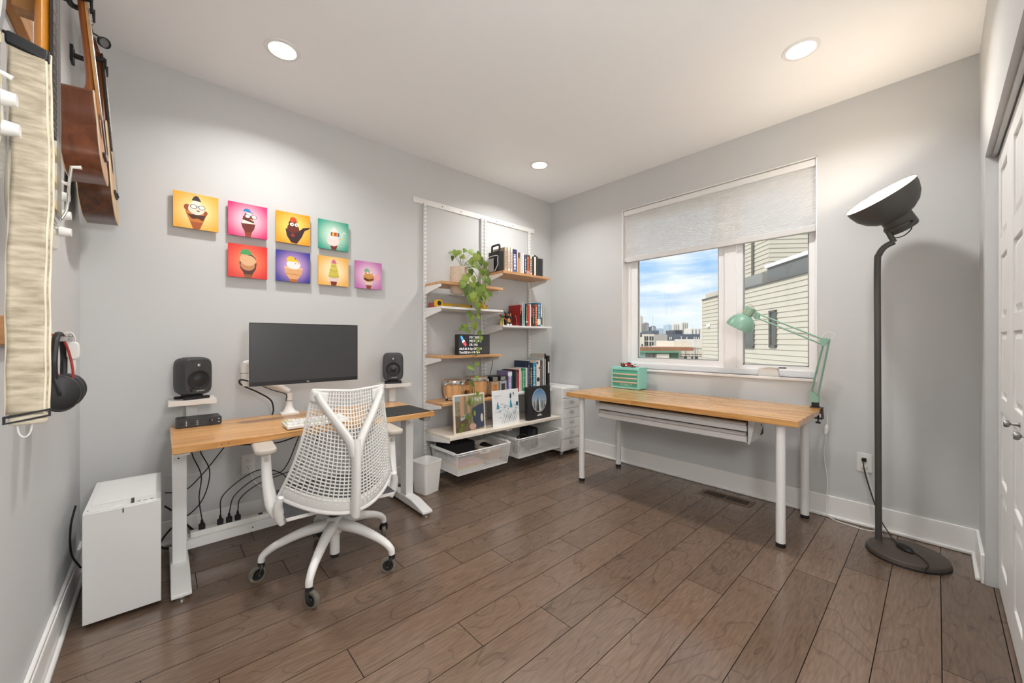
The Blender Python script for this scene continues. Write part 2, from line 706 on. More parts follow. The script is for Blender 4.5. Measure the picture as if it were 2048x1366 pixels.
# baseboards with shoe moulding
def baseboard(name, boards, shoes):
    mb = MB()
    for b in boards:
        mb.box(*b)
    o = struct(mb.build(name, TRIM, bevel=0.003))
    sh = MB()
    for b in shoes:
        sh.box(*b)
    sh.build('shoe_moulding', TRIM, o, bevel=0.006)
BH, BT, ST = 0.14, 0.014, 0.03
baseboard('baseboard_left', [(XL, XL + BT, -4.3, 0, 0, BH)], [(XL + BT, XL + ST, -4.3, -0.0, 0, 0.02)])
baseboard('baseboard_back', [(XL + BT, 0, -BT, 0, 0, BH)], [(XL + ST, 0, -ST, -BT, 0, 0.02)])
baseboard('baseboard_right', [(-BT, 0, YF, -BT, 0, BH)], [(-ST, -BT, YF, -ST, 0, 0.02)])
baseboard('baseboard_front', [(OPX1 + 0.0, -BT, YF, YF + BT, 0, BH)], [(OPX1 + 0.012, -ST, YF + BT, YF + ST, 0, 0.02)])

# ------------------------------------------------------------------ closet doors (bifold leaves, five moulded panels each)
DOOR = mat('door_paint', 'f2f2f1', 0.38, var=0.01)
door = box_obj('door_1', (OPX0, OPX1, YF - 0.035, YF - 0.02, OPZ - 0.012, OPZ), STEEL)
struct(door, 'white bifold closet doors with moulded panels')
LW = (OPX1 - OPX0) / 4
LPZ = [(0.15, 0.475), (0.535, 0.845), (0.915, 1.205), (1.275, 1.55), (1.64, 1.945)]
def door_leaf(x0, x1, knob):
    lf = MB()
    yb, yf = YF - 0.075, YF - 0.040
    px0, px1 = x0 + 0.105, x1 - 0.105
    lf.box(x0 + 0.002, px0, yb, yf, 0.012, 2.035).box(px1, x1 - 0.002, yb, yf, 0.012, 2.035)
    zs = [0.012] + [v for p in LPZ for v in p] + [2.035]
    for a, b in zip(zs[0::2], zs[1::2]):
        lf.box(px0, px1, yb, yf, a, b)
    leaf = lf.build('door_leaf', DOOR, door, bevel=0.003)
    for a, b in LPZ:
        pn = MB()
        e = 0.030
        vs_ = [(px0, yf - 0.010, a), (px1, yf - 0.010, a), (px1, yf - 0.010, b), (px0, yf - 0.010, b),
               (px0 + e, yf - 0.002, a + e), (px1 - e, yf - 0.002, a + e), (px1 - e, yf - 0.002, b - e), (px0 + e, yf - 0.002, b - e)]
        pn.add(vs_, [(4, 5, 6, 7)] + [(i, (i + 1) % 4, 4 + (i + 1) % 4, 4 + i) for i in range(4)])
        pn.box(px0, px1, yb, yf - 0.0105, a, b)
        pn.build('panel', DOOR, leaf, smooth=0)
    if knob is not None:
        kb = MB()
        kb.lathe([(0.0001, 0), (0.009, 0), (0.005, 0.006), (0.004, 0.02), (0.012, 0.024), (0.0135, 0.030), (0.011, 0.036), (0.0001, 0.037)], 20,
                 Matrix.Translation((knob, yf, 0.875)) @ Matrix.Rotation(-PI / 2, 4, 'X'))
        kb.build('knob', mat('dull_nickel', '8f8f8e', 0.3, 1.0), leaf)
for i in range(4):
    x1 = OPX1 - LW * i
    door_leaf(x1 - LW, x1, {1: x1 - 0.27, 2: x1 - 0.10}.get(i))

# ------------------------------------------------------------------ window
VINYL = mat('window_vinyl', 'f3f3f4', 0.3, var=0.01)
GLASS = glass_mat('window_glass')
fr = MB()
FX0, FX1 = 0.060, 0.135
gl = [(-1.762, -1.036), (-2.356, -1.938)]       # the two lights of glass (y)
fr.box(FX0, FX1, WY0, WY0 + 0.022, WZ0 + 0.045, WZ1 - 0.045).box(FX0, FX1, WY1 - 0.05, WY1, WZ0 + 0.045, WZ1 - 0.045)
fr.box(FX0, FX1, WY0, WY1, WZ0, WZ0 + 0.045).box(FX0, FX1, WY0, WY1, WZ1 - 0.045, WZ1)
fr.box(FX0, FX1, -1.895, -1.810, WZ0 + 0.045, WZ1 - 0.045)
win = struct(fr.build('window_1', VINYL), 'white vinyl window with a fixed light and a casement')
for (a, b), zb in zip(gl, (1.003, 0.982)):
    oa, ob = (WY0 + 0.022, -1.895) if b < -1.9 else (-1.810, WY1 - 0.05)
    s = MB()
    z0, z1, zt = WZ0 + 0.045, WZ1 - 0.045, WZ1 - 0.11
    s.box(0.072, 0.120, oa, a, z0, z1).box(0.072, 0.120, b, ob, z0, z1).box(0.072, 0.120, a, b, z0, zb).box(0.072, 0.120, a, b, zt, z1)
    sash = s.build('sash', VINYL, win)
    s = MB()
    g = 0.009
    s.box(0.084, 0.094, a, a + g, zb, zt).box(0.084, 0.094, b - g, b, zb, zt).box(0.084, 0.094, a, b, zb, zb + g).box(0.084, 0.094, a, b, zt - g, zt)
    s.build('glazing_bead', mat('grey_gasket', '9a9c9c', 0.5), sash)
    box_obj('glass_pane', (0.0955, 0.0985, a, b, zb, zt), GLASS, sash)
s = MB()
s.box(-0.012, 0.072, WY0 - 0.0, WY1, WZ0 - 0.022, WZ0)
s.build('window_sill', TRIM, win, bevel=0.004)
# liner boards of the recess
s = MB()
s.box(-0.004, 0.06, WY1 - 0.006, WY1, WZ0, WZ1).box(-0.004, 0.06, WY0, WY0 + 0.006, WZ0, WZ1).box(-0.004, 0.06, WY0, WY1, WZ1 - 0.006, WZ1)
s.build('recess_lining', TRIM, win)
# crank of the casement
s = MB()
s.prism(rrect(0.135, 0.040, 0.012), 0, 0.058, Matrix.Translation((0.028, -2.125, WZ0)) @ Matrix.Rotation(PI / 2, 4, 'Z'), 0.9)
s.tube([(0.020, -2.09, 0.962), (0.012, -2.13, 0.974), (0.012, -2.19, 0.970)], [0.011, 0.012, 0.009], 8)
cr = s.build('crank_housing', WPLAST, win)
MB().tube([(0.012, -2.185, 0.972), (0.014, -2.235, 0.973)], 0.005, 8).build('crank_handle', DGREY, cr)
MB().box(0.062, 0.070, WY0 + 0.004, WY0 + 0.014, 1.12, 1.20).build('sash_lock', BLACK, win)

# cellular shade, pulled down over the upper part
m, t, b = nodes_of('shade_fabric')
o_ = t.nodes['Material Output']
t.nodes.remove(b)
df = t.nodes.new('ShaderNodeBsdfDiffuse')
tl = t.nodes.new('ShaderNodeBsdfTranslucent')
nz = t.nodes.new('ShaderNodeTexNoise')
nz.inputs['Scale'].default_value = 60
rp = t.nodes.new('ShaderNodeValToRGB')
rp.color_ramp.elements[0].color = (0.95, 0.95, 0.95, 1)
rp.color_ramp.elements[1].color = (0.99, 0.99, 0.99, 1)
mx = t.nodes.new('ShaderNodeMixShader')
mx.inputs[0].default_value = 0.68
t.links.new(nz.outputs['Fac'], rp.inputs['Fac'])
t.links.new(rp.outputs['Color'], df.inputs[0])
t.links.new(rp.outputs['Color'], tl.inputs[0])
t.links.new(df.outputs[0], mx.inputs[1])
t.links.new(tl.outputs[0], mx.inputs[2])
t.links.new(mx.outputs[0], o_.inputs[0])
SHADE = m
shade = thing('cellular_shade', 'white pleated cellular shade lowered over the top of the window', 'blind', (0.03, -1.665, 2.37))
def sl(x0, x1, y0, y1, z0, z1):
    return (x0 - 0.03, x1 - 0.03, y0 + 1.665, y1 + 1.665, z0 - 2.37, z1 - 2.37)
hb = 0.004
box_obj('head_rail', sl(0.008, 0.052, WY0 + 0.009, WY1 - 0.009, 2.366, 2.412), WHITE, shade, 0.003)
box_obj('bottom_rail', sl(0.012, 0.048, WY0 + 0.010, WY1 - 0.010, 1.917, 1.962), mat('grey_white_rail', 'd2d1d0', 0.4), shade, 0.004)
zz = MB()
npl = 40
zt, zb = 2.366, 1.962
def fold(u, v):
    n = int(round(v * 2 * npl))
    x = 0.022 if n % 2 else 0.028
    return (x - 0.03, (WY0 + 0.010) + (WY1 - WY0 - 0.020) * u + 1.665, zt + (zb - zt) * v - 2.37)
zz.grid(fold, 1, 2 * npl)
zz.build('fabric', SHADE, shade, smooth=0)
MB().box(*sl(0.0095, 0.0115, -0.955, -0.935, 1.922, 1.927)).build('tab', BLACK, shade)

# ------------------------------------------------------------------ recessed ceiling lights
LENS = emit('downlight_lens', 'fff8ee', 9.0)
def downlight(x, y, label, group):
    t_ = thing('recessed_light', label, 'ceiling light', (x, y, H), 0, group)
    MB().lathe([(0.062, -0.001), (0.066, -0.006), (0.084, -0.004), (0.086, 0.0)], 40).build('trim_ring', WHITE, t_)
    MB().lathe([(0.0001, -0.0035), (0.064, -0.0035)], 32).build('lens', LENS, t_)
    area_light('downlight_lamp', (0, 0, -0.009), 0.12, DOWNLIGHT_W, WARM, t_)
downlight(-2.811, -0.589, 'round white recessed ceiling light above the standing desk', 'recessed ceiling lights')
downlight(-0.748, -2.468, 'round white recessed ceiling light near the closet wall', 'recessed ceiling lights')
downlight(-0.798, -0.577, 'round white recessed ceiling light near the shelving corner', 'recessed ceiling lights')
downlight(-2.811, -2.468, 'round white recessed ceiling light near the entry', 'recessed ceiling lights')
# added fill globe, unseen behind the camera, brightens ceiling and walls
GZ = -1.12
t_ = thing('fill_globe', 'added glowing fill globe hung out of view by the entry', 'fill light', (-2.95, -3.32, H))
MB().cyl((0, 0, 0), (0, 0, -0.025), 0.055, 0.05, 24).cyl((0, 0, -0.025), (0, 0, GZ + 0.11), 0.004, n=8).build('canopy', WHITE, t_)
gm, gt, gb = nodes_of('fill_glow')
gb.inputs['Base Color'].default_value = (0.95, 0.94, 0.92, 1)
gb.inputs['Emission Color'].default_value = lin('fff3e4')
gb.inputs['Emission Strength'].default_value = 6.0
MB().ball((0, 0, GZ), 0.12, n=24, m=16).build('globe', gm, t_)
point_light('fill_lamp', (0, 0, GZ), 0.13, FILL_W, WARM, t_)

# ------------------------------------------------------------------ floor register and outlets
t_ = thing('floor_register', 'brown slotted metal floor register below the window table', 'vent', (-0.185, -1.905, 0))
BRONZE = mat('bronze_paint', '6b5646', 0.45, 0.3)
MB().ring(rrect(0.135, 0.355, 0.006), rrect(0.085, 0.300, 0.004), 0.0, 0.004).build('frame', BRONZE, t_)
MB().box(-0.043, 0.043, -0.151, 0.151, 0.0002, 0.0008).build('duct_opening', mat('duct_dark', '0c0a09', 0.9), t_)
s = MB()
for i in range(31):
    y = -0.147 + i * 0.0098
    if i == 15:
        s.box(-0.043, 0.043, y - 0.004, y + 0.004, 0.0009, 0.0038)
    else:
        s.box(-0.043, 0.043, y - 0.0012, y + 0.0012, 0.0009, 0.0030)
s.build('louvres', BRONZE, t_)['kind'] = 'stuff'

def outlet(label, loc, rz):
    t_ = thing('wall_outlet', label, 'outlet', loc, rz)
    MB().prism(rrect(0.072, 0.117, 0.004), 0, 0.005, XZ).build('cover_plate', WPLAST, t_, bevel=0.001)
    for zz_ in (-0.021, 0.021):
        rc = MB().prism(rrect(0.034, 0.030, 0.010), 0.005, 0.0075, XZ @ Matrix.Translation((0, zz_, 0))).build('receptacle', WPLAST, t_)
        sl_ = MB()
        sl_.box(-0.008, -0.006, -0.0079, -0.0074, zz_, zz_ + 0.009).box(0.006, 0.008, -0.0079, -0.0074, zz_ + 0.001, zz_ + 0.008).cyl((0, -0.0074, zz_ - 0.007), (0, -0.0079, zz_ - 0.007), 0.0025, n=10)
        sl_.build('slot', BLACK, rc)
    return t_
outlet('white wall outlet behind the standing desk', (-2.883, 0, 0.382), 0)
outlet('white wall outlet behind the floor lamp pole', (0, -2.651, 0.398), -PI / 2)
# ================================================================== OUTSIDE THE WINDOW
# local axes out there: a = to the right of the street view, d = distance along it
FWD = Vector((math.cos(YAW), math.sin(YAW), 0))
RGT = Vector((math.sin(YAW), -math.cos(YAW), 0))
VIEW = Vector((-3.294, -2.960, 0))
def out_at(a, d, z=0.0):
    p = VIEW + FWD * d + RGT * a
    return Vector((p.x, p.y, z))
GRZ = -9.0
struct(MB().grid(lambda u, v: tuple(out_at(-600 + 2200 * u, 14 + 3000 * v, GRZ)), 4, 4).build('ground', mat('street_ground', 'b5b0a4', 0.95, var=0.2, vscale=0.05)), 'paved ground far below the window')

def out_thing(name, label, cat, a, d, group=None, rz=None):
    return thing(name, label, cat, out_at(a, d, GRZ), (YAW - PI / 2) if rz is None else rz, group)

# --- neighbouring house with lap siding
SIDING = mat('siding_paint', 'c1b9a6', 0.8, var=0.05, vscale=2)
SIDING2 = mat('siding_grey', '8b8a83', 0.8, var=0.05, vscale=2)
DKTRIM = mat('dark_window_trim', '5d5c54', 0.6)
hang = math.atan2(0.0984, 1.0)
house = thing('neighbour_house', 'beige lap-sided neighbouring house seen through the right half of the window', 'house', out_at(7.67 + (16.9 - 10) * 0.0984, 16.9, 0.0), YAW - PI / 2 - hang)
# house frame: local +y runs away from us along the wall, wall face looks to local -x, near end at y = -HL
HL, TOPZ = 10.6, 2.93
box_obj('wall_core', (0.03, 5.0, -HL, 0.0, GRZ, TOPZ), SIDING, house)
EXP = 0.156
brd = MB().add([(0.03, -HL, 0), (0.03, 0, 0), (-0.012, -HL, 0), (-0.012, 0, 0), (0.012, -HL, EXP), (0.012, 0, EXP), (0.03, -HL, EXP), (0.03, 0, EXP)],
               [(0, 1, 3, 2), (2, 3, 5, 4), (4, 5, 7, 6), (0, 2, 4, 6), (1, 7, 5, 3)])
bme = brd.mesh('siding_board', 0)
bme.materials.append(SIDING)
z = TOPZ - EXP
while z > -0.6:
    o = bpy.data.objects.new('siding_board', bme)
    COL.objects.link(o)
    o.location = (0, 0, z)
    o.parent = house
    z -= EXP
box_obj('corner_board', (-0.02, 0.10, -0.03, 0.03, -1.0, TOPZ), SIDING, house)
box_obj('coping', (-0.05, 0.20, -HL, 0.03, TOPZ, TOPZ + 0.035), mat('coping_metal', '6d6c68', 0.5, 0.3), house)
def hy(D):                       # wall coordinate of a distance along the view
    return (D - 16.9) / math.cos(hang)
def house_window(D0, D1, z0, z1):
    a, b_ = sorted((hy(D0), hy(D1)))
    f = MB().box(-0.05, 0.03, a, a + 0.06, z0, z1).box(-0.05, 0.03, b_ - 0.06, b_, z0, z1).box(-0.05, 0.03, a, b_, z0, z0 + 0.07).box(-0.05, 0.03, a, b_, z1 - 0.06, z1)
    wn = f.build('house_window', DKTRIM, house)
    box_obj('pane', (-0.022, -0.014, a + 0.05, b_ - 0.05, z0 + 0.06, z1 - 0.05), mat('dark_pane', '4a4d45', 0.08, spec=0.8), wn)
house_window(11.36, 11.72, 0.96, 2.07)
house_window(13.3, 12.6, 0.92, 1.75)
# wall lamp and pipe on the far bay
MB().box(-0.10, -0.012, hy(16.1), hy(16.25), 1.75, 1.85).build('wall_lamp', TRIM, house)
MB().cyl((-0.03, hy(15.25), 0.9), (-0.03, hy(15.25), 2.0), 0.03, n=8).build('downpipe', SIDING2, house)
MB().tube([(0.5, hy(15.9), TOPZ), (0.5, hy(15.9), TOPZ + .35)], .02, 6).tube([(0.5, hy(14.6), TOPZ), (0.5, hy(14.6), TOPZ + .35)], .02, 6).tube([(0.5, hy(16.3), TOPZ + .3), (0.5, hy(14), TOPZ + .36)], .02, 6).tube([(.5, hy(15.9), TOPZ + .05), (.5, hy(15.2), TOPZ + .33)], .012, 5).build('roof_railing', DKTRIM, house)
# setback parapet, its white coping and the stair tower behind
pp_ = MB()
pp_.box(0.12, 0.3, hy(9.2), hy(12.1), TOPZ, TOPZ + 0.50)
pp_.build('roof_parapet', mat('parapet_grey', '6f6f6b', 0.7), house)
box_obj('parapet_coping', (0.06, 0.40, hy(9.2), hy(12.15), TOPZ + 0.50, TOPZ + 0.60), mat('white_coping', 'f6efe2', 0.5), house)
lo = MB().box(0.10, 1.0, hy(12.35), hy(13.5), TOPZ, TOPZ + 0.42)
lo.build('roof_box', SIDING2, house)
box_obj('low_parapet', (0.12, 0.3, hy(13.5), hy(16.9), TOPZ, TOPZ + 0.26), SIDING, house)
tx, ty0, ty1 = 1.05, hy(13.75), hy(15.6)
box_obj('stair_tower', (tx + 0.02, tx + 5.0, ty0 + 0.02, ty1, TOPZ, 7.5), SIDING, house)
tb = MB().add([(0.03, 0, 0), (0.03, ty1 - ty0, 0), (-0.012, 0, 0), (-0.012, ty1 - ty0, 0), (0.012, 0, EXP), (0.012, ty1 - ty0, EXP), (0.03, 0, EXP), (0.03, ty1 - ty0, EXP)],
              [(0, 1, 3, 2), (2, 3, 5, 4), (4, 5, 7, 6), (0, 2, 4, 6), (1, 7, 5, 3)])
tme = tb.mesh('siding_board', 0)
tme.materials.append(SIDING)
tb2 = MB().add([(0, 0.03, 0), (5, 0.03, 0), (0, -0.012, 0), (5, -0.012, 0), (0, 0.012, EXP), (5, 0.012, EXP), (0, 0.03, EXP), (5, 0.03, EXP)],
               [(0, 1, 3, 2), (2, 3, 5, 4), (4, 5, 7, 6), (0, 2, 4, 6), (1, 7, 5, 3)])
tme2 = tb2.mesh('siding_board', 0)
tme2.materials.append(SIDING)
for i in range(24):
    for me_ in (tme, tme2):
        o = bpy.data.objects.new('siding_board', me_)
        COL.objects.link(o)
        o.location = (tx, ty0, TOPZ + 0.1 + i * EXP)
        o.parent = house
MB().cyl((tx - 0.05, hy(14.75), TOPZ), (tx - 0.05, hy(14.75), 7.0), 0.05, n=8).build('downpipe', DKTRIM, house)

# --- houses and towers of the city
def blk(root, x0, x1, y0, y1, z0, z1, m_, name='wall'):
    return box_obj(name, (x0, x1, y0, y1, z0 - GRZ, z1 - GRZ), m_, root)
CREAM = mat('cream_stucco', 'd9cbb6', 0.85)
PALE = mat('pale_stucco', 'cfc8bc', 0.85)
TAUPE = mat('taupe_panel', 'a79f93', 0.85)
GREYB = mat('slate_siding', '5b6068', 0.85)
DARKW = mat('dark_opening', '3b3c3e', 0.4)
GREEN = mat('green_metal_roof', '5f8a6c', 0.6)
GGLASS = mat('green_glass', '8fae9c', 0.2)
REDDY = mat('rust_roof', '9a6a4d', 0.85)
BARK = mat('louvre_brown', '5c5a4e', 0.7)
t_ = out_thing('green_roofed_building', 'low building with green metal roof and dark louvred bays beyond the window', 'building', 9.6, 30)
blk(t_, 0, 3.35, 0, 5, GRZ, 0.22, BARK)
blk(t_, -0.05, 0.75, -0.10, 0.0, -1.2, 0.18, GGLASS, 'glass_bay')
blk(t_, 1.6, 2.56, -0.12, 0.0, -1.2, 0.14, CREAM, 'cream_panel')
for i in range(8):
    blk(t_, 0.80 + i * 0.10, 0.84 + i * 0.10, -0.06, 0.0, -1.2, 0.14, TAUPE, 'louvre')
for i in range(8):
    blk(t_, 2.62 + i * 0.09, 2.655 + i * 0.09, -0.06, 0.0, -1.2, 0.14, GREEN, 'louvre')
blk(t_, -0.2, 3.45, -0.25, 5, 0.20, 0.34, GREEN, 'roof_edge')
blk(t_, 0.7, 5.0, 1.0, 5, 0.34, 0.62, REDDY, 'rust_roof')
t_ = out_thing('construction_building', 'cream unfinished building hung with thin scaffold poles beyond the window', 'building', 14.85, 35)
blk(t_, 0, 3.2, 0, 6, GRZ, 0.62, CREAM)
blk(t_, 0.1, 1.3, 0.6, 5, 0.62, 1.15, CREAM, 'attic')
blk(t_, 2.0, 3.2, 0.6, 5, 0.62, 1.3, PALE, 'attic')
for x, zt_ in ((0.35, 1.55), (1.5, 1.5), (1.9, 1.45), (2.35, 1.5), (1.2, 1.1)):
    MB().cyl((x, -0.35, -6 - GRZ + 3), (x, -0.35, zt_ - GRZ), 0.035, n=6).build('scaffold_pole', PALE, t_)
for z_ in (0.45, -0.05, -0.25):
    MB().cyl((0.2, -0.36, z_ - GRZ), (2.9, -0.36, z_ - 0.03 - GRZ), 0.03, n=6).build('scaffold_ledger', BARK, t_)
for x in (0.75, 1.3, 1.75):
    blk(t_, x, x + 0.25, -0.03, 0.0, -0.75, -0.3, DARKW, 'window')
t_ = out_thing('apartment_block', 'cream apartment block with square dark windows and a blank taupe side', 'building', 20.4, 60)
blk(t_, 0, 1.7, 0, 8, GRZ, 2.15, CREAM)
blk(t_, 1.7, 3.75, 0.0, 8, GRZ, 2.1, TAUPE, 'blank_side')
for x in (0.12, 0.95):
    for z_ in (0.35, 1.2):
        wn = blk(t_, x, x + 0.62, -0.06, 0.0, z_, z_ + 0.62, DARKW, 'window')
        blk(t_, x + 0.28, x + 0.33, -0.08, -0.06, z_, z_ + 0.62, CREAM, 'muntin').parent = wn
blk(t_, -1.3, 0, -0.5, 6, GRZ, 1.7, CREAM, 'wing')
blk(t_, -1.2, -0.85, -0.56, -0.5, 0.55, 0.9, DARKW, 'window')
blk(t_, -0.45, -0.25, -0.56, -0.5, 0.3, 0.6, DARKW, 'window')
blk(t_, -1.3, 0.6, 0.5, 6, 1.7, 2.4, GREYB, 'roof_shed')
blk(t_, 1.8, 3.0, 1.5, 6, 2.1, 2.75, GREYB, 'roof_shed')
t_ = out_thing('slate_house', 'dark slate-grey sided house behind the scaffold poles', 'building', 25.1, 62)
blk(t_, 0, 5.1, 0, 8, GRZ, 2.2, GREYB)
blk(t_, 2.0, 3.2, 2, 6, 2.2, 2.9, DARKW, 'roof_shed')
for x in (0.15, 0.4, 2.9, 4.4):
    blk(t_, x, x + 0.14, -0.05, 0.0, 1.3, 1.75, PALE, 'window')
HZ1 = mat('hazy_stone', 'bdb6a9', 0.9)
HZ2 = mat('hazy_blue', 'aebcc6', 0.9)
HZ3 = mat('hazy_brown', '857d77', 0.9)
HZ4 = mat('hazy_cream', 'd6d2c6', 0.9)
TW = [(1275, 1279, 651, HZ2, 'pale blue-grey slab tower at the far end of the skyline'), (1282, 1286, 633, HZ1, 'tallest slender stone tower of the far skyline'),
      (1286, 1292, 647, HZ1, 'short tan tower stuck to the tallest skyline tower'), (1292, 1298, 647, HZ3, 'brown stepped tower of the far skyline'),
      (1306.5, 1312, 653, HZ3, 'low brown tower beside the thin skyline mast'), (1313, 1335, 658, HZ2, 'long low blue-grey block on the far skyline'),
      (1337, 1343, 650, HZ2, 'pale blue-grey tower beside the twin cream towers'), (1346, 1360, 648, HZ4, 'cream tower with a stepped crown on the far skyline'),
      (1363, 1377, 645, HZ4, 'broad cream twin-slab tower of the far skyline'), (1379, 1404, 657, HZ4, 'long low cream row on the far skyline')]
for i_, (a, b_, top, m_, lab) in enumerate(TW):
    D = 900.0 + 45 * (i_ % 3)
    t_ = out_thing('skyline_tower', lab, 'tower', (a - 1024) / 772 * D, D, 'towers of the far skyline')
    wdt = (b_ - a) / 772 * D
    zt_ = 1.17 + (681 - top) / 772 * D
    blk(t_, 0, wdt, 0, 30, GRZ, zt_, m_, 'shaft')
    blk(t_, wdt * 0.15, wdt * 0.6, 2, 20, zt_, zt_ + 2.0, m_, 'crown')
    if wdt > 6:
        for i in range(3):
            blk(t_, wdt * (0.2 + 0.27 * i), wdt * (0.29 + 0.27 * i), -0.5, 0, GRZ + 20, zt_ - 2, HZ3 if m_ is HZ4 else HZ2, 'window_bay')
t_ = out_thing('skyline_mast', 'thin pointed mast rising from the far skyline', 'mast', (1305.5 - 1024) / 772 * 860, 860)
MB().cyl((0, 0, 0), (0, 0, 63), 0.9, 0.5, n=6).cyl((0, 0, 0), (0, 0, 40), 1.4, 1.2, n=6).build('shaft', HZ2, t_)
# ================================================================== STANDING DESK AND WHAT STANDS ON IT
def cable(label, pts, r=0.003, m_=None, cat='cable', group=None, k=8):
    o = MB().tube(pts, r, 6, k).build('power_cable' if cat == 'cable' else cat.replace(' ', '_'), m_ or RUBBER)
    return tag(o, label, cat, group)

DX, DY = -2.605, -0.4175
desk = thing('standing_desk', 'white-legged standing desk with butcher-block top against the picture wall', 'desk', (DX, DY, 0))
top = MB().box(-0.655, 0.655, -0.2975, 0.2975, 0.669, 0.700).build('desktop', BUTCHER_X, desk, bevel=0.002)
for x in (-0.48, -0.455):
    MB().cyl((x, -0.2974, 0.684), (x, -0.2982, 0.684), 0.0025, n=8).build('screw_hole', BLACK, top)
for sx in (-1, 1):
    cx = sx * 0.622
    lg = MB().box(cx - 0.028, cx + 0.028, -0.012, 0.072, 0.055, 0.605).build('leg_column', WHITE, desk, bevel=0.003)
    MB().box(cx - 0.022, cx + 0.022, -0.004, 0.064, 0.605, 0.668).build('inner_column', WHITE, lg)
    MB().cyl((cx - 0.004, -0.0121, 0.585), (cx - 0.004, -0.0128, 0.585), 0.004, n=10).build('bolt', BLACK, lg)
    ft = MB().prism([(-0.268, 0.018), (-0.268, 0.034), (-0.10, 0.068), (0.14, 0.068), (0.30, 0.034), (0.30, 0.018)], cx - 0.036, cx + 0.036, YZ).build('foot', WHITE, desk, bevel=0.004)
    for y in (-0.24, 0.27):
        MB().lathe([(0.0001, 0), (0.024, 0), (0.024, 0.006), (0.012, 0.009), (0.010, 0.018), (0.0001, 0.018)], 20, Matrix.Translation((cx, y, 0))).build('leveling_foot', CHROME, ft)
    MB().box(cx - 0.03, cx + 0.03, -0.26, 0.26, 0.652, 0.669).build('top_bracket', WHITE, desk)
MB().box(-0.60, 0.60, 0.045, 0.075, 0.62, 0.655).build('top_rail', WHITE, desk)
lr = MB().box(-0.59, 0.59, 0.105, 0.111, 0.070, 0.116).box(-0.59, 0.59, 0.111, 0.215, 0.108, 0.112).build('lower_tray', WHITE, desk, bevel=0.001)
MB().cyl((-0.30, 0.1049, 0.095), (-0.30, 0.1042, 0.095), 0.004, n=10).build('bolt', BLACK, lr)
hc = MB().box(0.585, 0.635, -0.285, -0.215, 0.640, 0.669).build('height_controller', mat('grey_plastic', '8d8c8a', 0.4), desk, bevel=0.004)
MB().cyl((0.622, -0.285, 0.650), (0.622, -0.300, 0.650), 0.010, n=16).build('knob', CHROME, hc)

# power strip on the tray with plugs
ps = thing('power_strip', 'long white power strip lying on the tray under the standing desk', 'power strip', (-2.98, -0.262, 0.112))
MB().box(-0.20, 0.20, -0.022, 0.022, 0, 0.030).build('housing', WPLAST, ps, bevel=0.004)
for i, x in enumerate((-0.15, -0.07, -0.03, 0.01)):
    p = MB().box(x - 0.014, x + 0.014, -0.012, 0.012, 0.030, 0.058).cyl((x, 0, 0.058), (x, 0.0, 0.082), 0.008, 0.005, n=10).build('plug', RUBBER, ps, bevel=0.003)
MB().box(0.11, 0.13, -0.008, 0.008, 0.030, 0.034).build('rocker_switch', BLACK, ps)

# cables under the desk
def c3(*q):
    return [tuple(p) for p in q]
cable('black cable looping from the power strip up under the chair side', c3((-3.05, -0.262, 0.192), (-3.03, -0.24, 0.30), (-2.86, -0.18, 0.38), (-2.72, -0.2, 0.32), (-2.70, -0.24, 0.19), (-2.78, -0.23, 0.125)))
cable('black cable arching from the second plug of the power strip', c3((-3.01, -0.262, 0.192), (-2.98, -0.24, 0.28), (-2.86, -0.2, 0.345), (-2.74, -0.25, 0.37), (-2.66, -0.26, 0.55), (-2.60, -0.20, 0.655)))
cable('black cable arching lowest from the third plug of the power strip', c3((-2.97, -0.262, 0.192), (-2.95, -0.24, 0.26), (-2.84, -0.2, 0.31), (-2.66, -0.22, 0.36), (-2.55, -0.2, 0.46), (-2.50, -0.18, 0.655)))
cable('black cable hanging straight behind the left desk leg', c3((-3.175, -0.24, 0.665), (-3.17, -0.22, 0.55), (-3.13, -0.2, 0.42), (-3.14, -0.22, 0.30), (-3.13, -0.262, 0.192)))
cable('second black cable twisting behind the left desk leg', c3((-3.165, -0.20, 0.665), (-3.13, -0.18, 0.54), (-3.09, -0.17, 0.42), (-3.12, -0.18, 0.28), (-3.19, -0.17, 0.20), (-3.25, -0.15, 0.21)))
cable('long black cable crossing from the desk underside to the computer tower', c3((-2.95, -0.20, 0.665), (-3.02, -0.16, 0.55), (-3.12, -0.12, 0.40), (-3.20, -0.10, 0.32), (-3.28, -0.10, 0.33)))
cable('black cable sagging along under the front of the desktop', c3((-3.06, -0.55, 0.664), (-3.0, -0.52, 0.63), (-2.90, -0.50, 0.61), (-2.80, -0.50, 0.605), (-2.66, -0.48, 0.635), (-2.56, -0.45, 0.664)), 0.0035)
cable('thin white cable sagging from the desk underside to the tower', c3((-2.93, -0.18, 0.665), (-3.0, -0.14, 0.53), (-3.10, -0.10, 0.42), (-3.20, -0.08, 0.40), (-3.28, -0.10, 0.43)), 0.002, WPLAST)
cable('white cord hanging from the wall outlet to the power strip', c3((-2.883, -0.03, 0.361), (-2.86, -0.05, 0.28), (-2.80, -0.09, 0.22), (-2.72, -0.15, 0.14), (-2.775, -0.255, 0.130)), 0.004, WPLAST)
cable('tangle of black cable lying behind the computer tower', c3((-3.28, -0.11, 0.26), (-3.22, -0.09, 0.18), (-3.16, -0.12, 0.06), (-3.24, -0.10, 0.012), (-3.30, -0.09, 0.05), (-3.22, -0.08, 0.14), (-3.14, -0.09, 0.06)), 0.005)
cable('black cable rising along the guitar wall beside the tower', c3((-3.575, -0.40, 0.44), (-3.585, -0.44, 0.36), (-3.585, -0.42, 0.24), (-3.57, -0.30, 0.12)), 0.004)
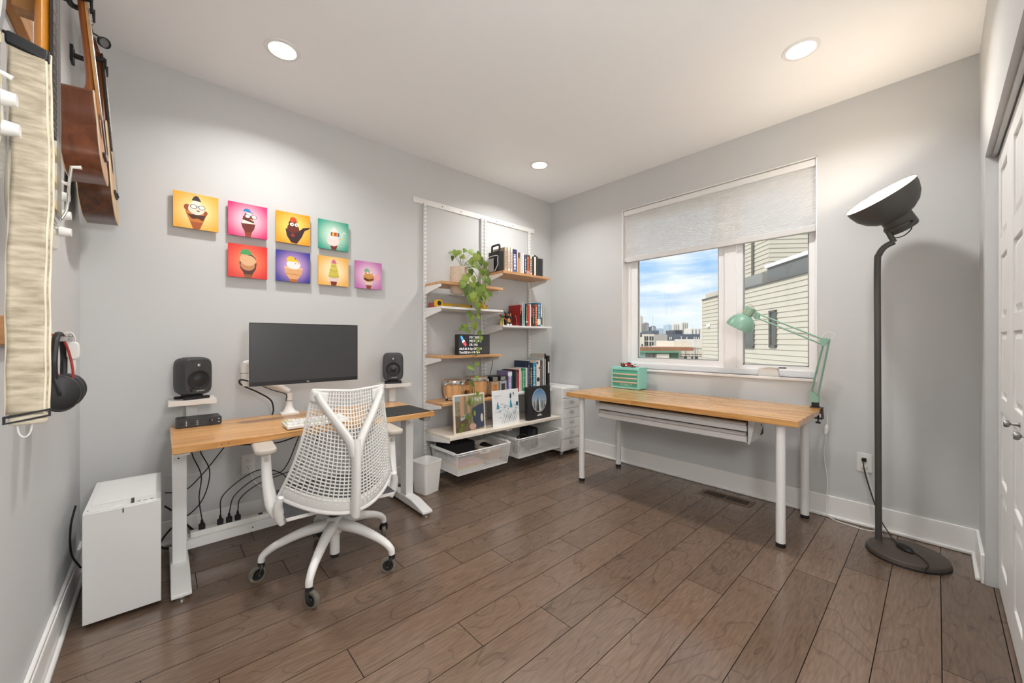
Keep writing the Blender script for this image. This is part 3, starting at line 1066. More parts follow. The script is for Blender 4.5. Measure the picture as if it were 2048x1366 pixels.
cable('thin white wire running down the guitar wall baseboard', c3((-3.578, -0.22, 0.17), (-3.579, -0.30, 0.144), (-3.583, -0.55, 0.146), (-3.583, -0.8, 0.146), (-3.583, -1.2, 0.146), (-3.583, -1.6, 0.146)), 0.0025, WPLAST)

# computer tower
PCW = mat('pc_white', 'dededd', 0.3, var=0.01)
pc = thing('computer_tower', 'plain white desktop computer tower on the floor beside the desk', 'computer', (-3.4125, -0.415, 0))
MB().box(-0.1175, 0.1175, -0.225, 0.235, 0.018, 0.470).build('case', PCW, pc, bevel=0.002)
MB().box(-0.1175, 0.1175, -0.236, -0.2265, 0.020, 0.466).build('front_panel', PCW, pc, bevel=0.0015)
MB().box(-0.100, 0.100, -0.15, 0.21, 0.4702, 0.4722).build('top_panel', mat('pc_top', 'e4e4e3', 0.4), pc, bevel=0.001)
for x, w_, d_ in ((0.045, 0.012, 0.005), (0.066, 0.012, 0.005), (0.087, 0.012, 0.005), (-0.105, 0.004, 0.006)):
    MB().box(x - w_ / 2, x + w_ / 2, -0.205 - d_ / 2, -0.205 + d_ / 2, 0.4699, 0.4706).build('port', BLACK, pc)
MB().box(0.022, 0.032, -0.214, -0.198, 0.4705, 0.488).build('usb_receiver', DGREY, pc)
MB().lathe([(0.0001, 0.0012), (0.010, 0.0012), (0.012, 0)], 20, Matrix.Translation((-0.02, -0.207, 0.470))).build('power_button', WHITE, pc)
MB().box(-0.003, 0.001, -0.2368, -0.2355, 0.444, 0.462).build('indicator', BLACK, pc)
for x in (-0.09, 0.09):
    for y in (-0.18, 0.18):
        MB().cyl((x, y, 0), (x, y, 0.018), 0.016, n=14).build('foot', RUBBER, pc)

# speaker shelves clamped to the desk
LBOARD = mat('whitewashed_board', 'd9d4ce', 0.5, var=0.06, vscale=20, stretch=(1, 10, 10))
def speaker_shelf(x, label):
    t_ = thing('speaker_shelf', label, 'shelf', (x, -0.14, 0.700))
    MB().box(-0.102, 0.102, -0.095, 0.090, 0.118, 0.143).build('board', LBOARD, t_, bevel=0.001)
    p = MB().box(-0.025, 0.025, 0.018, 0.024, -0.04, 0.118).build('upright', WHITE, t_)
    MB().box(-0.025, 0.025, 0.018, 0.08, 0.110, 0.118).box(-0.025, 0.025, -0.03, 0.018, -0.040, -0.0345).build('bracket', WHITE, t_)
    MB().cyl((0.0, 0.018, 0.106), (0, 0.017, 0.106), 0.004, n=10).build('screw', DGREY, p)
speaker_shelf(-3.166, 'whitewashed speaker shelf clamped to the desk above the audio interface')
speaker_shelf(-1.968, 'whitewashed speaker shelf clamped to the desk end next to the shelving')

SPK = mat('speaker_grey', '3a3b3d', 0.5, var=0.05, bump=0.1, bscale=900)
CONE = mat('speaker_cone', '1a1a1b', 0.7)
PRINT = mat('white_print', 'e6e6e4', 0.5)
def sup(n, w, h, p=4.5, k=40):
    """superellipse outline"""
    o_ = []
    for i in range(k):
        t = 2 * PI * i / k
        c, s = math.cos(t), math.sin(t)
        o_.append((w / 2 * math.copysign(abs(c) ** (2 / p), c), h / 2 * math.copysign(abs(s) ** (2 / p), s)))
    return o_
def speaker(x, y, rz, label):
    t_ = thing('studio_speaker', label, 'speaker', (x, y, 0.843), rz)
    # isolation stand
    s_ = MB()
    s_.prism(rrect(0.125, 0.030, 0.012), 0, 0.014, Matrix.Translation((0, -0.045, 0))).prism(rrect(0.125, 0.030, 0.012), 0, 0.014, Matrix.Translation((0, 0.045, 0)))
    s_.box(-0.02, 0.02, -0.05, 0.05, 0.004, 0.014)
    s_.prism(rrect(0.07, 0.10, 0.015), 0.010, 0.022)
    s_.build('isolation_stand', RUBBER, t_, bevel=0.002)
    # rounded die-cast body: lofted superellipses from back to front
    secs = [(0.062, 0.60, 0.62), (0.060, 0.80, 0.82), (0.040, 0.93, 0.94), (0.0, 1.0, 1.0), (-0.035, 0.985, 0.985), (-0.055, 0.93, 0.95), (-0.066, 0.84, 0.88)]
    W_, H_ = 0.152, 0.212
    b_ = MB()
    k = 40
    vs_, fs = [], []
    for yy, sw, sh in secs:
        for px, pz in sup(0, W_ * sw, H_ * sh, 5.0, k):
            vs_.append((px, yy, pz + 0.128))
    for i in range(len(secs) - 1):
        for j in range(k):
            j2 = (j + 1) % k
            fs.append((i * k + j, i * k + j2, (i + 1) * k + j2, (i + 1) * k + j))
    fs += [tuple(range(k)), tuple((len(secs) - 1) * k + j for j in range(k))]
    b_.add(vs_, fs)
    b_.build('enclosure', SPK, t_, smooth=50)
    F = Matrix.Translation((0, -0.0662, 0.128)) @ Matrix.Rotation(PI / 2, 4, 'X')     # local z -> -y (outwards)
    wf = MB().lathe([(0.053, 0.000), (0.053, 0.003), (0.050, 0.005), (0.047, 0.0045), (0.043, 0.001), (0.036, 0.0015)], 40, F @ Matrix.Translation((0, -0.018, 0)))
    wf = wf.build('woofer', CONE, t_)
    MB().lathe([(0.036, 0.0014), (0.022, 0.0006), (0.016, 0.004), (0.0001, 0.0055)], 40, F @ Matrix.Translation((0, -0.018, 0))).build('dust_cap', mat('cap_black', '222223', 0.35), wf)
    tw = MB().lathe([(0.026, 0.0002), (0.020, 0.0012), (0.013, 0.0008), (0.011, 0.002), (0.0085, 0.0015)], 32, F @ Matrix.Translation((0, 0.060, 0))).build('tweeter_waveguide', SPK, t_)
    MB().ball((0, -0.0672, 0.188), 0.0085, 0.004, 0.0085).build('tweeter_dome', STEEL, tw)
    MB().cyl((-0.035, -0.064, 0.055), (-0.035, -0.070, 0.055), 0.0095, 0.008, n=20).build('volume_knob', BLACK, t_)
    MB().cyl((0.048, -0.064, 0.055), (0.048, -0.067, 0.055), 0.003, n=10).build('indicator', BLACK, t_)
    text_obj('lettering', 'GENELEC', 0.0095, PRINT, t_, Matrix.Translation((0.008, -0.0668, 0.0475)) @ Matrix.Rotation(PI / 2, 4, 'X'), 0.0003)
    return t_
speaker(-3.166, -0.135, R(24), 'dark grey studio monitor speaker above the audio interface')
speaker(-1.972, -0.140, R(-24), 'dark grey studio monitor speaker on the shelf next to the shelving')

# audio interface
AI = mat('interface_black', '26272a', 0.45)
ai = thing('audio_interface', 'black audio interface box with gain knobs on the desk', 'audio interface', (-3.140, -0.190, 0.700), R(2))
MB().prism(rrect(0.192, 0.044, 0.007), -0.055, 0.060, Matrix.Translation((0, 0, 0.024)) @ XZ).build('housing', AI, ai, bevel=0.001)
for x in (-0.078, -0.032):
    s_ = MB().cyl((x, -0.060, 0.024), (x, -0.0625, 0.024), 0.012, n=20)
    s_.build('input_jack', BLACK, ai)
    MB().ring(ellipse(0.0128, 0.0128, 20), ellipse(0.0118, 0.0118, 20), 0.0600, 0.0608, Matrix.Translation((x, 0, 0.024)) @ XZ).build('jack_ring', DGREY, ai)
    for j in range(3):
        MB().box(x + 0.0185, x + 0.0225, -0.0608, -0.0599, 0.012 + j * 0.009, 0.016 + j * 0.009).build('button', PRINT, ai)
MB().box(-0.0555, -0.0545, -0.0608, -0.0599, 0.008, 0.040).box(-0.0055, -0.0045, -0.0608, -0.0599, 0.008, 0.040).build('divider_print', mat('grey_print', '9a9a9a', 0.5), ai)
kn = MB().cyl((0.052, -0.060, 0.024), (0.052, -0.072, 0.024), 0.0125, 0.0115, n=24).build('gain_knob', BLACK, ai)
MB().box(0.0512, 0.0528, -0.0724, -0.0719, 0.026, 0.035).build('pointer', PRINT, kn)
for zz_ in (0.016, 0.033):
    MB().cyl((0.083, -0.060, zz_), (0.083, -0.0612, zz_), 0.003, n=10).build('phones_jack', PRINT, ai)

# monitor on a desk arm
mon = thing('computer_monitor', 'wide dark-screened computer monitor held above the desk by an arm', 'monitor', (-2.628, -0.352, 0.909), R(0.6))
MB().prism(rrect(0.606, 0.364, 0.004), 0.000, 0.012, Matrix.Translation((0, 0, 0.182)) @ XZ).prism(rrect(0.590, 0.340, 0.01), -0.022, 0.0, Matrix.Translation((0, 0, 0.184)) @ XZ).build('monitor_case', mat('silver_case', 'c9c9c8', 0.35, 0.6), mon)
sc = MB().box(-0.297, 0.297, -0.0128, -0.0118, 0.024, 0.357).build('screen', mat('screen_off', '3c3d3e', 0.35, var=0.03, vscale=2), mon)
MB().ring([(-0.3025, 0.001), (0.3025, 0.001), (0.3025, 0.3625), (-0.3025, 0.3625)], [(-0.297, 0.024), (0.297, 0.024), (0.297, 0.357), (-0.297, 0.357)], 0.0119, 0.0130, XZ).build('bezel', mat('bezel_black', '1c1d1f', 0.4), mon)
text_obj('lettering', 'hp', 0.014, PRINT, mon, Matrix.Translation((0, -0.0131, 0.0125)) @ Matrix.Rotation(PI / 2, 4, 'X'), 0.0002)
arm = thing('monitor_arm', 'white articulated monitor arm standing on the desk behind the keyboard', 'monitor arm', (-2.690, -0.175, 0.700))
AR = mat('arm_white', 'e8e7e4', 0.35)
MB().prism(rrect(0.100, 0.090, 0.006), 0, 0.014).lathe([(0.040, 0.014), (0.026, 0.035), (0.0185, 0.062), (0.0175, 0.085)], 24).build('base', AR, arm, bevel=0.002)
MB().lathe([(0.0185, 0.085), (0.0185, 0.088), (0.0001, 0.088)], 24).build('swivel_ring', DGREY, arm)
MB().lathe([(0.0185, 0.088), (0.0185, 0.135), (0.0001, 0.137)], 24).tube([(0.0, 0.0, 0.145), (-0.07, 0.012, 0.185), (-0.16, 0.025, 0.215), (-0.232, 0.03, 0.228)], [0.020, 0.024, 0.022, 0.020], 12, 6, flat=1.0).build('lower_arm', AR, arm)
MB().cyl((-0.232, 0.03, 0.195), (-0.232, 0.03, 0.272), 0.0225, n=24).build('elbow', AR, arm)
MB().cyl((-0.232, 0.03, 0.272), (-0.232, 0.03, 0.275), 0.0230, n=24).build('elbow_ring', DGREY, arm)
MB().cyl((-0.232, 0.03, 0.275), (-0.232, 0.03, 0.335), 0.0225, n=24).tube([(-0.232, 0.03, 0.325), (-0.12, 0.0, 0.36), (0.03, -0.06, 0.385), (0.062, -0.115, 0.388)], [0.02, 0.022, 0.020, 0.018], 12, 6).build('upper_arm', AR, arm)
MB().box(0.012, 0.112, -0.1510, -0.135, 0.338, 0.438).build('mount_plate', AR, arm)
MB().tube([(-0.20, 0.005, 0.222), (-0.10, -0.005, 0.165), (-0.022, -0.012, 0.13), (-0.020, -0.014, 0.09)], 0.003, 6).build('cable_strip', RUBBER, arm)
cable('black monitor cable curving down the wall side onto the desk', c3((-2.90, -0.20, 0.925), (-2.945, -0.165, 0.935), (-2.94, -0.16, 0.905), (-2.86, -0.16, 0.855), (-2.79, -0.16, 0.80), (-2.772, -0.15, 0.74), (-2.778, -0.15, 0.703)), 0.0045)

# keyboard
kb = thing('keyboard', 'compact white mechanical keyboard on the standing desk', 'keyboard', (-2.650, -0.612, 0.700))
KC = mat('keyboard_case', 'e6e4df', 0.4)
MB().prism([(-0.075, 0.004), (-0.075, 0.019), (0.062, 0.027), (0.062, 0.006)], -0.158, 0.158, YZ).build('case', KC, kb, bevel=0.003)
KEY = mat('keycap_white', 'f0efec', 0.45)
KEY2 = mat('keycap_green', 'c9cdb0', 0.45)
rows = [[1] * 13 + [2], [1.5] + [1] * 12 + [1.5], [1.75] + [1] * 11 + [2.25], [2.25] + [1] * 10 + [1.75, 1], [1.25, 1.25, 1.25, 6.25, 1, 1, 1, 1, 1][:9]]
ku = 0.0203
slope = Matrix.Rotation(math.atan2(0.008, 0.137), 4, 'X')
for ri, rw in enumerate(rows):
    km, km2 = MB(), MB()
    x = -0.1525
    for ci, wd in enumerate(rw):
        ww = wd * ku
        if x + ww > 0.156:
            ww = 0.156 - x
        tgt = km2 if (ri, ci) in ((1, 0), (2, 0), (4, 3), (0, 0)) else km
        if ww > 0.006:
            tgt.prism(rrect(ww - 0.0025, 0.0178, 0.002, 2), 0, 0.009, Matrix.Translation((x + ww / 2, 0.046 - ri * 0.0222, 0.024 - ri * 0.0010)) @ slope, 0.90)
        x += wd * ku
    if km.v:
        km.build('key_row', KEY, kb)['kind'] = 'stuff'
    if km2.v:
        km2.build('accent_key', KEY2, kb)
tag(MB().prism(rrect(0.318, 0.318, 0.006), 0, 0.003, Matrix.Translation((0, 0, 0))).build('desk_mat', mat('mat_black', '2a2a2b', 0.7, bump=0.2, bscale=1200)), 'thin black mouse mat at the end of the standing desk', 'mouse mat').location = (-2.124, -0.543, 0.700)

# waste bin
wb = thing('waste_bin', 'square white plastic waste bin beside the desk leg', 'bin', (-1.765, -0.285, 0), R(12.5))
def bin_shell():
    mb = MB()
    n = 24
    o0 = rrect(0.142, 0.142, 0.022)
    o1 = rrect(0.178, 0.178, 0.024)
    i1 = rrect(0.172, 0.172, 0.022)
    i0 = rrect(0.136, 0.136, 0.020)
    n = len(o0)
    vs_ = [(x, y, 0.0) for x, y in o0] + [(x, y, 0.240) for x, y in o1] + [(x, y, 0.240) for x, y in i1] + [(x, y, 0.004) for x, y in i0]
    fs = [tuple(range(n)), tuple(range(3 * n, 4 * n))]
    for L0 in range(3):
        for i in range(n):
            j = (i + 1) % n
            fs.append((L0 * n + i, L0 * n + j, (L0 + 1) * n + j, (L0 + 1) * n + i))
    return mb.add(vs_, fs)
bin_shell().build('shell', WPLAST, wb)
MB().ring(rrect(0.182, 0.182, 0.026), rrect(0.173, 0.173, 0.022), 0.234, 0.241).build('rim', WPLAST, wb)

# ================================================================== OFFICE CHAIR
CH = mat('chair_white', 'dfdedb', 0.42, var=0.01)
CHG = mat('chair_arm_grey', 'beb5aa', 0.6, var=0.02)
chair = thing('office_chair', 'white suspension-back office chair with five casters at the standing desk', 'chair', (-2.622, -0.840, 0), R(-4.1))
# five-star base: each leg and caster its own part
clear_tyre = mat('clear_tyre', '8d897a', 0.12, var=0.02)
clear_tyre.node_tree.nodes['Principled BSDF'].inputs['Alpha'].default_value = 0.55
hub = MB().lathe([(0.0001, 0.165), (0.034, 0.165), (0.044, 0.185), (0.046, 0.225), (0.036, 0.250), (0.030, 0.255), (0.0001, 0.255)], 28).build('base_hub', CH, chair)
MB().cyl((0, 0, 0.060), (0, 0, 0.165), 0.024, n=20).build('gas_lift_housing', CH, chair)
MB().cyl((0, 0, 0.042), (0, 0, 0.060), 0.020, n=20).build('lift_tip', BLACK, chair)
MB().cyl((0, 0, 0.255), (0, 0, 0.330), 0.026, n=20).build('gas_lift', BLACK, chair)
for i in range(5):
    a = R(90 + 72 * i + 4.1)
    u = Vector((math.cos(a), math.sin(a), 0))
    pts = [u * 0.030 + Vector((0, 0, 0.215)), u * 0.15 + Vector((0, 0, 0.195)), u * 0.265 + Vector((0, 0, 0.155)), u * 0.318 + Vector((0, 0, 0.118)), u * 0.327 + Vector((0, 0, 0.088))]
    MB().tube(pts, [0.030, 0.024, 0.019, 0.0165, 0.0155], 14, 6).build('base_leg', CH, chair)
    # caster: fork and wheel
    turn = R([35, 200, -60, 150, 75][i])
    c0 = u * 0.327
    rx = Vector((math.cos(turn), math.sin(turn), 0))
    ax = Vector((-rx.y, rx.x, 0))
    wc = c0 + rx * 0.018 + Vector((0, 0, 0.0375))
    fk = MB().cyl(c0 + Vector((0, 0, 0.070)), c0 + Vector((0, 0, 0.092)), 0.0165, 0.0150, n=16)
    for sd in (-1, 1):
        q = ax * (0.0165 * sd)
        fk.tube([c0 + q * 0.7 + Vector((0, 0, 0.074)), c0 + q + rx * 0.008 + Vector((0, 0, 0.060)), wc + q], [0.007, 0.008, 0.007], 8, 4)
    fkm = fk.build('caster_fork', BLACK, chair)
    W_ = Matrix.Translation(wc) @ frame_z(ax)
    MB().lathe([(0.026, -0.011), (0.036, -0.010), (0.0375, -0.004), (0.0375, 0.004), (0.036, 0.010), (0.026, 0.011)], 32, W_).build('caster_tyre', clear_tyre, fkm)
    MB().lathe([(0.0001, -0.012), (0.008, -0.0125), (0.010, -0.009), (0.028, -0.0105), (0.028, 0.0105), (0.010, 0.009), (0.008, 0.0125), (0.0001, 0.012)], 28, W_).build('caster_wheel', BLACK, fkm)
    MB().cyl(wc - ax * 0.021, wc + ax * 0.021, 0.004, n=10).build('axle', CHROME, fkm)
# mechanism and seat
MB().box(-0.075, 0.075, -0.12, 0.11, 0.315, 0.362).build('tilt_mechanism', mat('mechanism_black', '2a2a2b', 0.5), chair, bevel=0.012)
MB().tube([(-0.05, 0.02, 0.345), (-0.16, 0.03, 0.335), (-0.20, 0.03, 0.325)], [0.006, 0.006, 0.010], 8).build('tilt_lever', BLACK, chair)
seat = MB()
def seat_top(u, v):
    x = (u - 0.5) * 0.50
    y = -0.19 + v * 0.44
    e = max(abs(u - 0.5) * 2, abs(v - 0.5) * 2)
    z = 0.408 - 0.030 * max(0, e - 0.72) / 0.28 - 0.05 * max(0, v - 0.75)
    return (x * (1 - 0.16 * max(0, v - 0.6)), y, z)
def seat_bot(u, v):
    p = seat_top(u, v)
    return (p[0] * 0.97, p[1], p[2] - 0.034 + 0.018 * max(abs(u - 0.5) * 2, abs(v - 0.5) * 2) ** 4)
seat.grid(seat_top, 18, 16)
seat.build('seat_cushion', mat('seat_fabric', '4a4b4d', 0.9, bump=0.3, bscale=900), chair)
MB().grid(seat_bot, 18, 16).build('seat_pan', CH, chair)
def wall_strip(u0, v0, u1, v1, n=18):
    mb = MB()
    mb.grid(lambda a, b_: tuple(Vector(seat_top(u0 + (u1 - u0) * a, v0 + (v1 - v0) * a)).lerp(Vector(seat_bot(u0 + (u1 - u0) * a, v0 + (v1 - v0) * a)), b_)), n, 1)
    return mb
ed = MB()
for q in ((0, 0, 1, 0), (1, 0, 1, 1), (1, 1, 0, 1), (0, 1, 0, 0)):
    e_ = wall_strip(*q)
    ed.add(e_.v, e_.f)
ed.build('seat_edge', CH, chair)
# suspension back surface  (u -1..1 across, v 0..1 bottom to top)
def back_pt(u, v):
    v = max(0.0, v)
    hw = 0.268 - 0.112 * v ** 0.9 - 0.012 * math.sin(PI * v)
    zb = 0.392 + 0.055 * abs(u) ** 2.2
    ztop = 0.938 + 0.012 * abs(u)
    z_ = zb + (ztop - zb) * v
    bow = 0.215 * abs(u) ** 1.8 * (1 - v) ** 1.1 + 0.030 * abs(u) ** 2
    y_ = -0.335 - 0.030 * math.sin(PI * min(1, v * 1.15)) + 0.035 * v + bow
    return Vector((hw * u, y_, z_))
def back_n(u, v):
    e = 0.01
    a = back_pt(min(1, u + e), v) - back_pt(max(-1, u - e), v)
    b_ = back_pt(u, min(1, v + e)) - back_pt(u, max(0, v - e))
    return a.cross(b_).normalized()
def strand(f, n, w_):
    """flat strand along f(t)->(u,v)"""
    mb_pts = [f(i / n) for i in range(n + 1)]
    P_ = [back_pt(u, v) for u, v in mb_pts]
    N_ = [back_n(u, v) for u, v in mb_pts]
    vs_, fs = [], []
    for i in range(n + 1):
        d = (P_[min(n, i + 1)] - P_[max(0, i - 1)]).normalized()
        s_ = d.cross(N_[i]).normalized() * w_ / 2
        h_ = N_[i] * 0.0024
        vs_ += [P_[i] + s_ + h_, P_[i] - s_ + h_, P_[i] - s_ - h_, P_[i] + s_ - h_]
    for i in range(n):
        for j in range(4):
            j2 = (j + 1) % 4
            fs.append((i * 4 + j, i * 4 + j2, i * 4 + 4 + j2, i * 4 + 4 + j))
    return vs_, fs
net = MB()
NU, NV = 27, 30
for i in range(NU + 1):
    u = -1 + 2 * i / NU
    net.add(*strand(lambda t, u=u: (u, 0.10 + 0.90 * t), 22, 0.0042))
for j in range(NV + 1):
    v0 = 0.10 + 0.90 * j / NV
    def hf(t, v0=v0):
        u = -1 + 2 * t
        # strands sag around the spine in the lower part and smile at the top
        return (u, min(1.0, max(0.06, v0 + 0.05 * (abs(u) ** 1.6 - 0.35) * math.sin(PI * v0))))
    net.add(*strand(hf, 26, 0.0040))
net.build('suspension_net', CH, chair, smooth=0)['kind'] = 'stuff'
low = MB()
low.grid(lambda a, b_: tuple(back_pt(-1 + 2 * a, 0.115 * b_)), 40, 3)
lo_ = low.build('lower_band', CH, chair)
sd_ = lo_.modifiers.new('thick', 'SOLIDIFY')
sd_.thickness = 0.006
for i in range(26):
    u = -0.96 + 1.92 * i / 25
    if abs(u) < 0.14:
        continue
    mb = MB()
    p, n_ = back_pt(u, 0.06), back_n(u, 0.06)
    if n_.y > 0:
        n_ = -n_
    d1 = (back_pt(u + 0.02, 0.06) - back_pt(u - 0.02, 0.06)).normalized()
    d2 = n_.cross(d1).normalized()
    Mx = Matrix((d1, d2, n_)).transposed().to_4x4()
    mb.prism(rrect(0.012, 0.020, 0.002, 2), 0.0005, 0.0045, Matrix.Translation(p) @ Mx)
    mb.build('band_rib', CH, chair)
# outer edge cords and top bar
def edge_tube(f, n, r0, r1, name):
    pts = [back_pt(*f(i / n)) for i in range(n + 1)]
    MB().tube(pts, [r0 + (r1 - r0) * i / n for i in range(n + 1)], 8, 2).build(name, CH, chair)
edge_tube(lambda t: (-1, t), 14, 0.007, 0.006, 'side_edge')
edge_tube(lambda t: (1, t), 14, 0.007, 0.006, 'side_edge')
edge_tube(lambda t: (-1 + 2 * t, 1.0), 12, 0.006, 0.006, 'top_edge')
edge_tube(lambda t: (-1 + 2 * t, 0.0), 24, 0.009, 0.009, 'bottom_edge')
# Y-shaped spine behind the net
def bp_(u, v, off):
    p, n_ = back_pt(u, v), back_n(u, v)
    if n_.y > 0:
        n_ = -n_
    return p + n_ * off
sp = MB()
sp.tube([bp_(0, 0.0, 0.020), bp_(0, 0.15, 0.024), bp_(0, 0.35, 0.026), bp_(0, 0.50, 0.026), bp_(0, 0.60, 0.022)], [0.040, 0.039, 0.038, 0.041, 0.044], 16, 6, flat=0.5)
sp.build('spine', CH, chair)
for s_ in (-1, 1):
    y_ = MB()
    y_.tube([bp_(s_ * 0.04, 0.48, 0.024), bp_(s_ * 0.12, 0.60, 0.026), bp_(s_ * 0.42, 0.76, 0.026), bp_(s_ * 0.72, 0.90, 0.020), bp_(s_ * 0.86, 0.965, 0.010)], [0.030, 0.031, 0.030, 0.029, 0.028], 14, 6, flat=0.55)
    y_.build('spine_branch', CH, chair)
    cp = MB()
    cp.grid(lambda a, b_, s_=s_: tuple(bp_(s_ * (0.60 + 0.40 * a), 0.90 + 0.10 * b_ - 0.02 * (1 - a), 0.004)), 6, 5)
    c_ = cp.build('top_corner', CH, chair)
    m_ = c_.modifiers.new('thick', 'SOLIDIFY')
    m_.thickness = 0.012
    m_.offset = 0
    # arm: side upright wrapping from the seat, and pad
    ar = MB()
    ar.tube([(s_ * 0.255, -0.11, 0.345), (s_ * 0.285, -0.05, 0.40), (s_ * 0.300, -0.01, 0.50), (s_ * 0.304, 0.01, 0.60), (s_ * 0.304, 0.02, 0.632)], [0.026, 0.030, 0.024, 0.021, 0.022], 14, 6, flat=0.8)
    upr = ar.build('arm_upright', CH, chair)
    MB().tube([(s_ * 0.262, -0.145, 0.46), (s_ * 0.272, -0.125, 0.41), (s_ * 0.262, -0.115, 0.355), (s_ * 0.252, -0.12, 0.325)], [0.012, 0.020, 0.022, 0.013], 12, 6).build('side_bracket', CH, chair)
    MB().tube([(s_ * 0.255, -0.08, 0.37), (s_ * 0.16, -0.06, 0.355), (s_ * 0.06, -0.04, 0.35)], 0.022, 10, flat=0.6).build('cross_arm', CH, chair)
    MB().cyl((s_ * 0.304, -0.006, 0.605), (s_ * 0.304, -0.016, 0.605), 0.010, n=14).build('height_button', CHG, upr)
    MB().prism(rrect(0.090, 0.245, 0.034), 0.640, 0.668, Matrix.Translation((s_ * 0.310, 0.055, 0)), 1.0).build('arm_pad', CHG, chair, bevel=0.009)
MB().ring(ellipse(0.010, 0.010, 20), ellipse(0.0085, 0.0085, 20), 0, 0.001, Matrix.Translation(bp_(0, 0.06, 0.042)) @ Matrix.Rotation(PI / 2, 4, 'X')).build('emblem', CHG, chair)
# ================================================================== WALL SHELVING
ELFA = mat('shelf_white', 'e9e8e6', 0.4, var=0.01)
frame = thing('shelving_frame', 'white slotted wall standards hung from a top track with shelf brackets', 'shelving frame', (-1.0, 0, 2.36))
FZ = 2.36
def fb(x0, x1, y0, y1, z0, z1):
    return (x0 + 1.0, x1 + 1.0, y0, y1, z0 - FZ, z1 - FZ)
MB().box(*fb(-1.731, -0.286, -0.010, 0, 2.334, 2.382)).build('top_track', ELFA, frame, bevel=0.002)
for x in (-1.45, -1.25, -0.82, -0.60):
    MB().cyl((x + 1.0, -0.010, -0.004), (x + 1.0, -0.0115, -0.004), 0.005, n=10).build('track_screw', DGREY, frame)
UPX = (-1.628, -1.012, -0.976, -0.372)
for x in UPX:
    u_ = MB().box(*fb(x - 0.0125, x + 0.0125, -0.030, -0.010, 0.16, 2.345)).build('slotted_upright', ELFA, frame, bevel=0.002)
    s_ = MB()
    z = 0.19
    while z < 2.33:
        for dx in (-0.0055, 0.0055):
            s_.box(*fb(x + dx - 0.0016, x + dx + 0.0016, -0.0304, -0.0298, z, z + 0.021))
        z += 0.034
    s_.build('slots', mat('slot_shadow', '6f6e6c', 0.8), u_)['kind'] = 'stuff'
def bracket(x, ztop, depth=0.275, h=0.068):
    MB().prism([(-0.028, ztop - FZ), (-depth, ztop - FZ), (-depth, ztop - 0.020 - FZ), (-0.028, ztop - h - FZ)], x + 1.0 - 0.005, x + 1.0 + 0.005, YZ).build('bracket', ELFA, frame, bevel=0.001)

def shelf(label, x0, x1, zt, th, m_, y0=-0.30, brk=(), hole=None, depth=0.275):
    o = MB()
    xc = (x0 + x1) / 2
    if hole:
        hx, hy_, hr = hole
        n = 48
        inner, outer = [], []
        for i in range(n):
            t = 2 * PI * i / n + PI / 4
            c, s_ = math.cos(t), math.sin(t)
            inner.append((hx - xc + hr * c, hy_ + hr * s_))
            k = min(((x1 - hx) if c > 0 else (hx - x0)) / max(1e-6, abs(c)), ((-0.032 - hy_) if s_ > 0 else (hy_ - y0)) / max(1e-6, abs(s_)))
            outer.append((hx - xc + k * c, hy_ + k * s_))
        # snap the nearest outline points to the corners
        for cx, cy in ((x0 - xc, y0), (x1 - xc, y0), (x1 - xc, -0.032), (x0 - xc, -0.032)):
            bi = min(range(n), key=lambda i: (outer[i][0] - cx) ** 2 + (outer[i][1] - cy) ** 2)
            outer[bi] = (cx, cy)
        o.ring(outer, inner, -th, 0)
    else:
        o.box(x0 - xc, x1 - xc, y0, -0.032, -th, 0)
    ob = tag(o.build('wall_shelf', m_, bevel=0 if hole else 0.002), label, 'shelf')
    ob.location = (xc, 0, zt)
    for b in brk:
        bracket(b, zt - th, depth)
    return ob
shelf('oak shelf holding the potted trailing plant', -1.632, -0.990, 1.650, 0.022, OAK, brk=(-1.628, -1.012), hole=(-1.400, -0.190, 0.0775))
shelf('white shelf holding the yellow spirit level', -1.632, -0.985, 1.446, 0.018, ELFA, brk=(-1.628, -1.012))
shelf('oak shelf holding the flight information display', -1.634, -0.995, 1.046, 0.022, OAK, brk=(-1.628, -1.012))
shelf('oak shelf holding the pair of bongo drums', -1.628, -0.995, 0.661, 0.022, OAK, brk=(-1.628, -1.012))
shelf('highest oak shelf, holding books and a black carrier with handle', -0.985, -0.345, 1.812, 0.022, OAK, brk=(-0.976, -0.372), hole=(-0.60, -0.235, 0.030))
shelf('white shelf holding books and small painted figures', -0.985, -0.325, 1.310, 0.018, ELFA, brk=(-0.976, -0.372))
shelf('white shelf holding the tallest books and the two card boxes', -0.985, -0.322, 0.676, 0.020, ELFA, brk=(-0.976, -0.372))
PINE = wood('whitewashed_shelf', 'd9cdbd', 'ece4d8', 'X', 0.4)
shelf('deep white bottom shelf under the bongo bay with a framed record', -1.632, -0.990, 0.410, 0.024, PINE, y0=-0.415, brk=(-1.628, -1.012), depth=0.40)
shelf('deep white bottom shelf beside the drawer cabinet', -0.986, -0.325, 0.410, 0.024, PINE, y0=-0.415, brk=(-0.976, -0.372), depth=0.40)

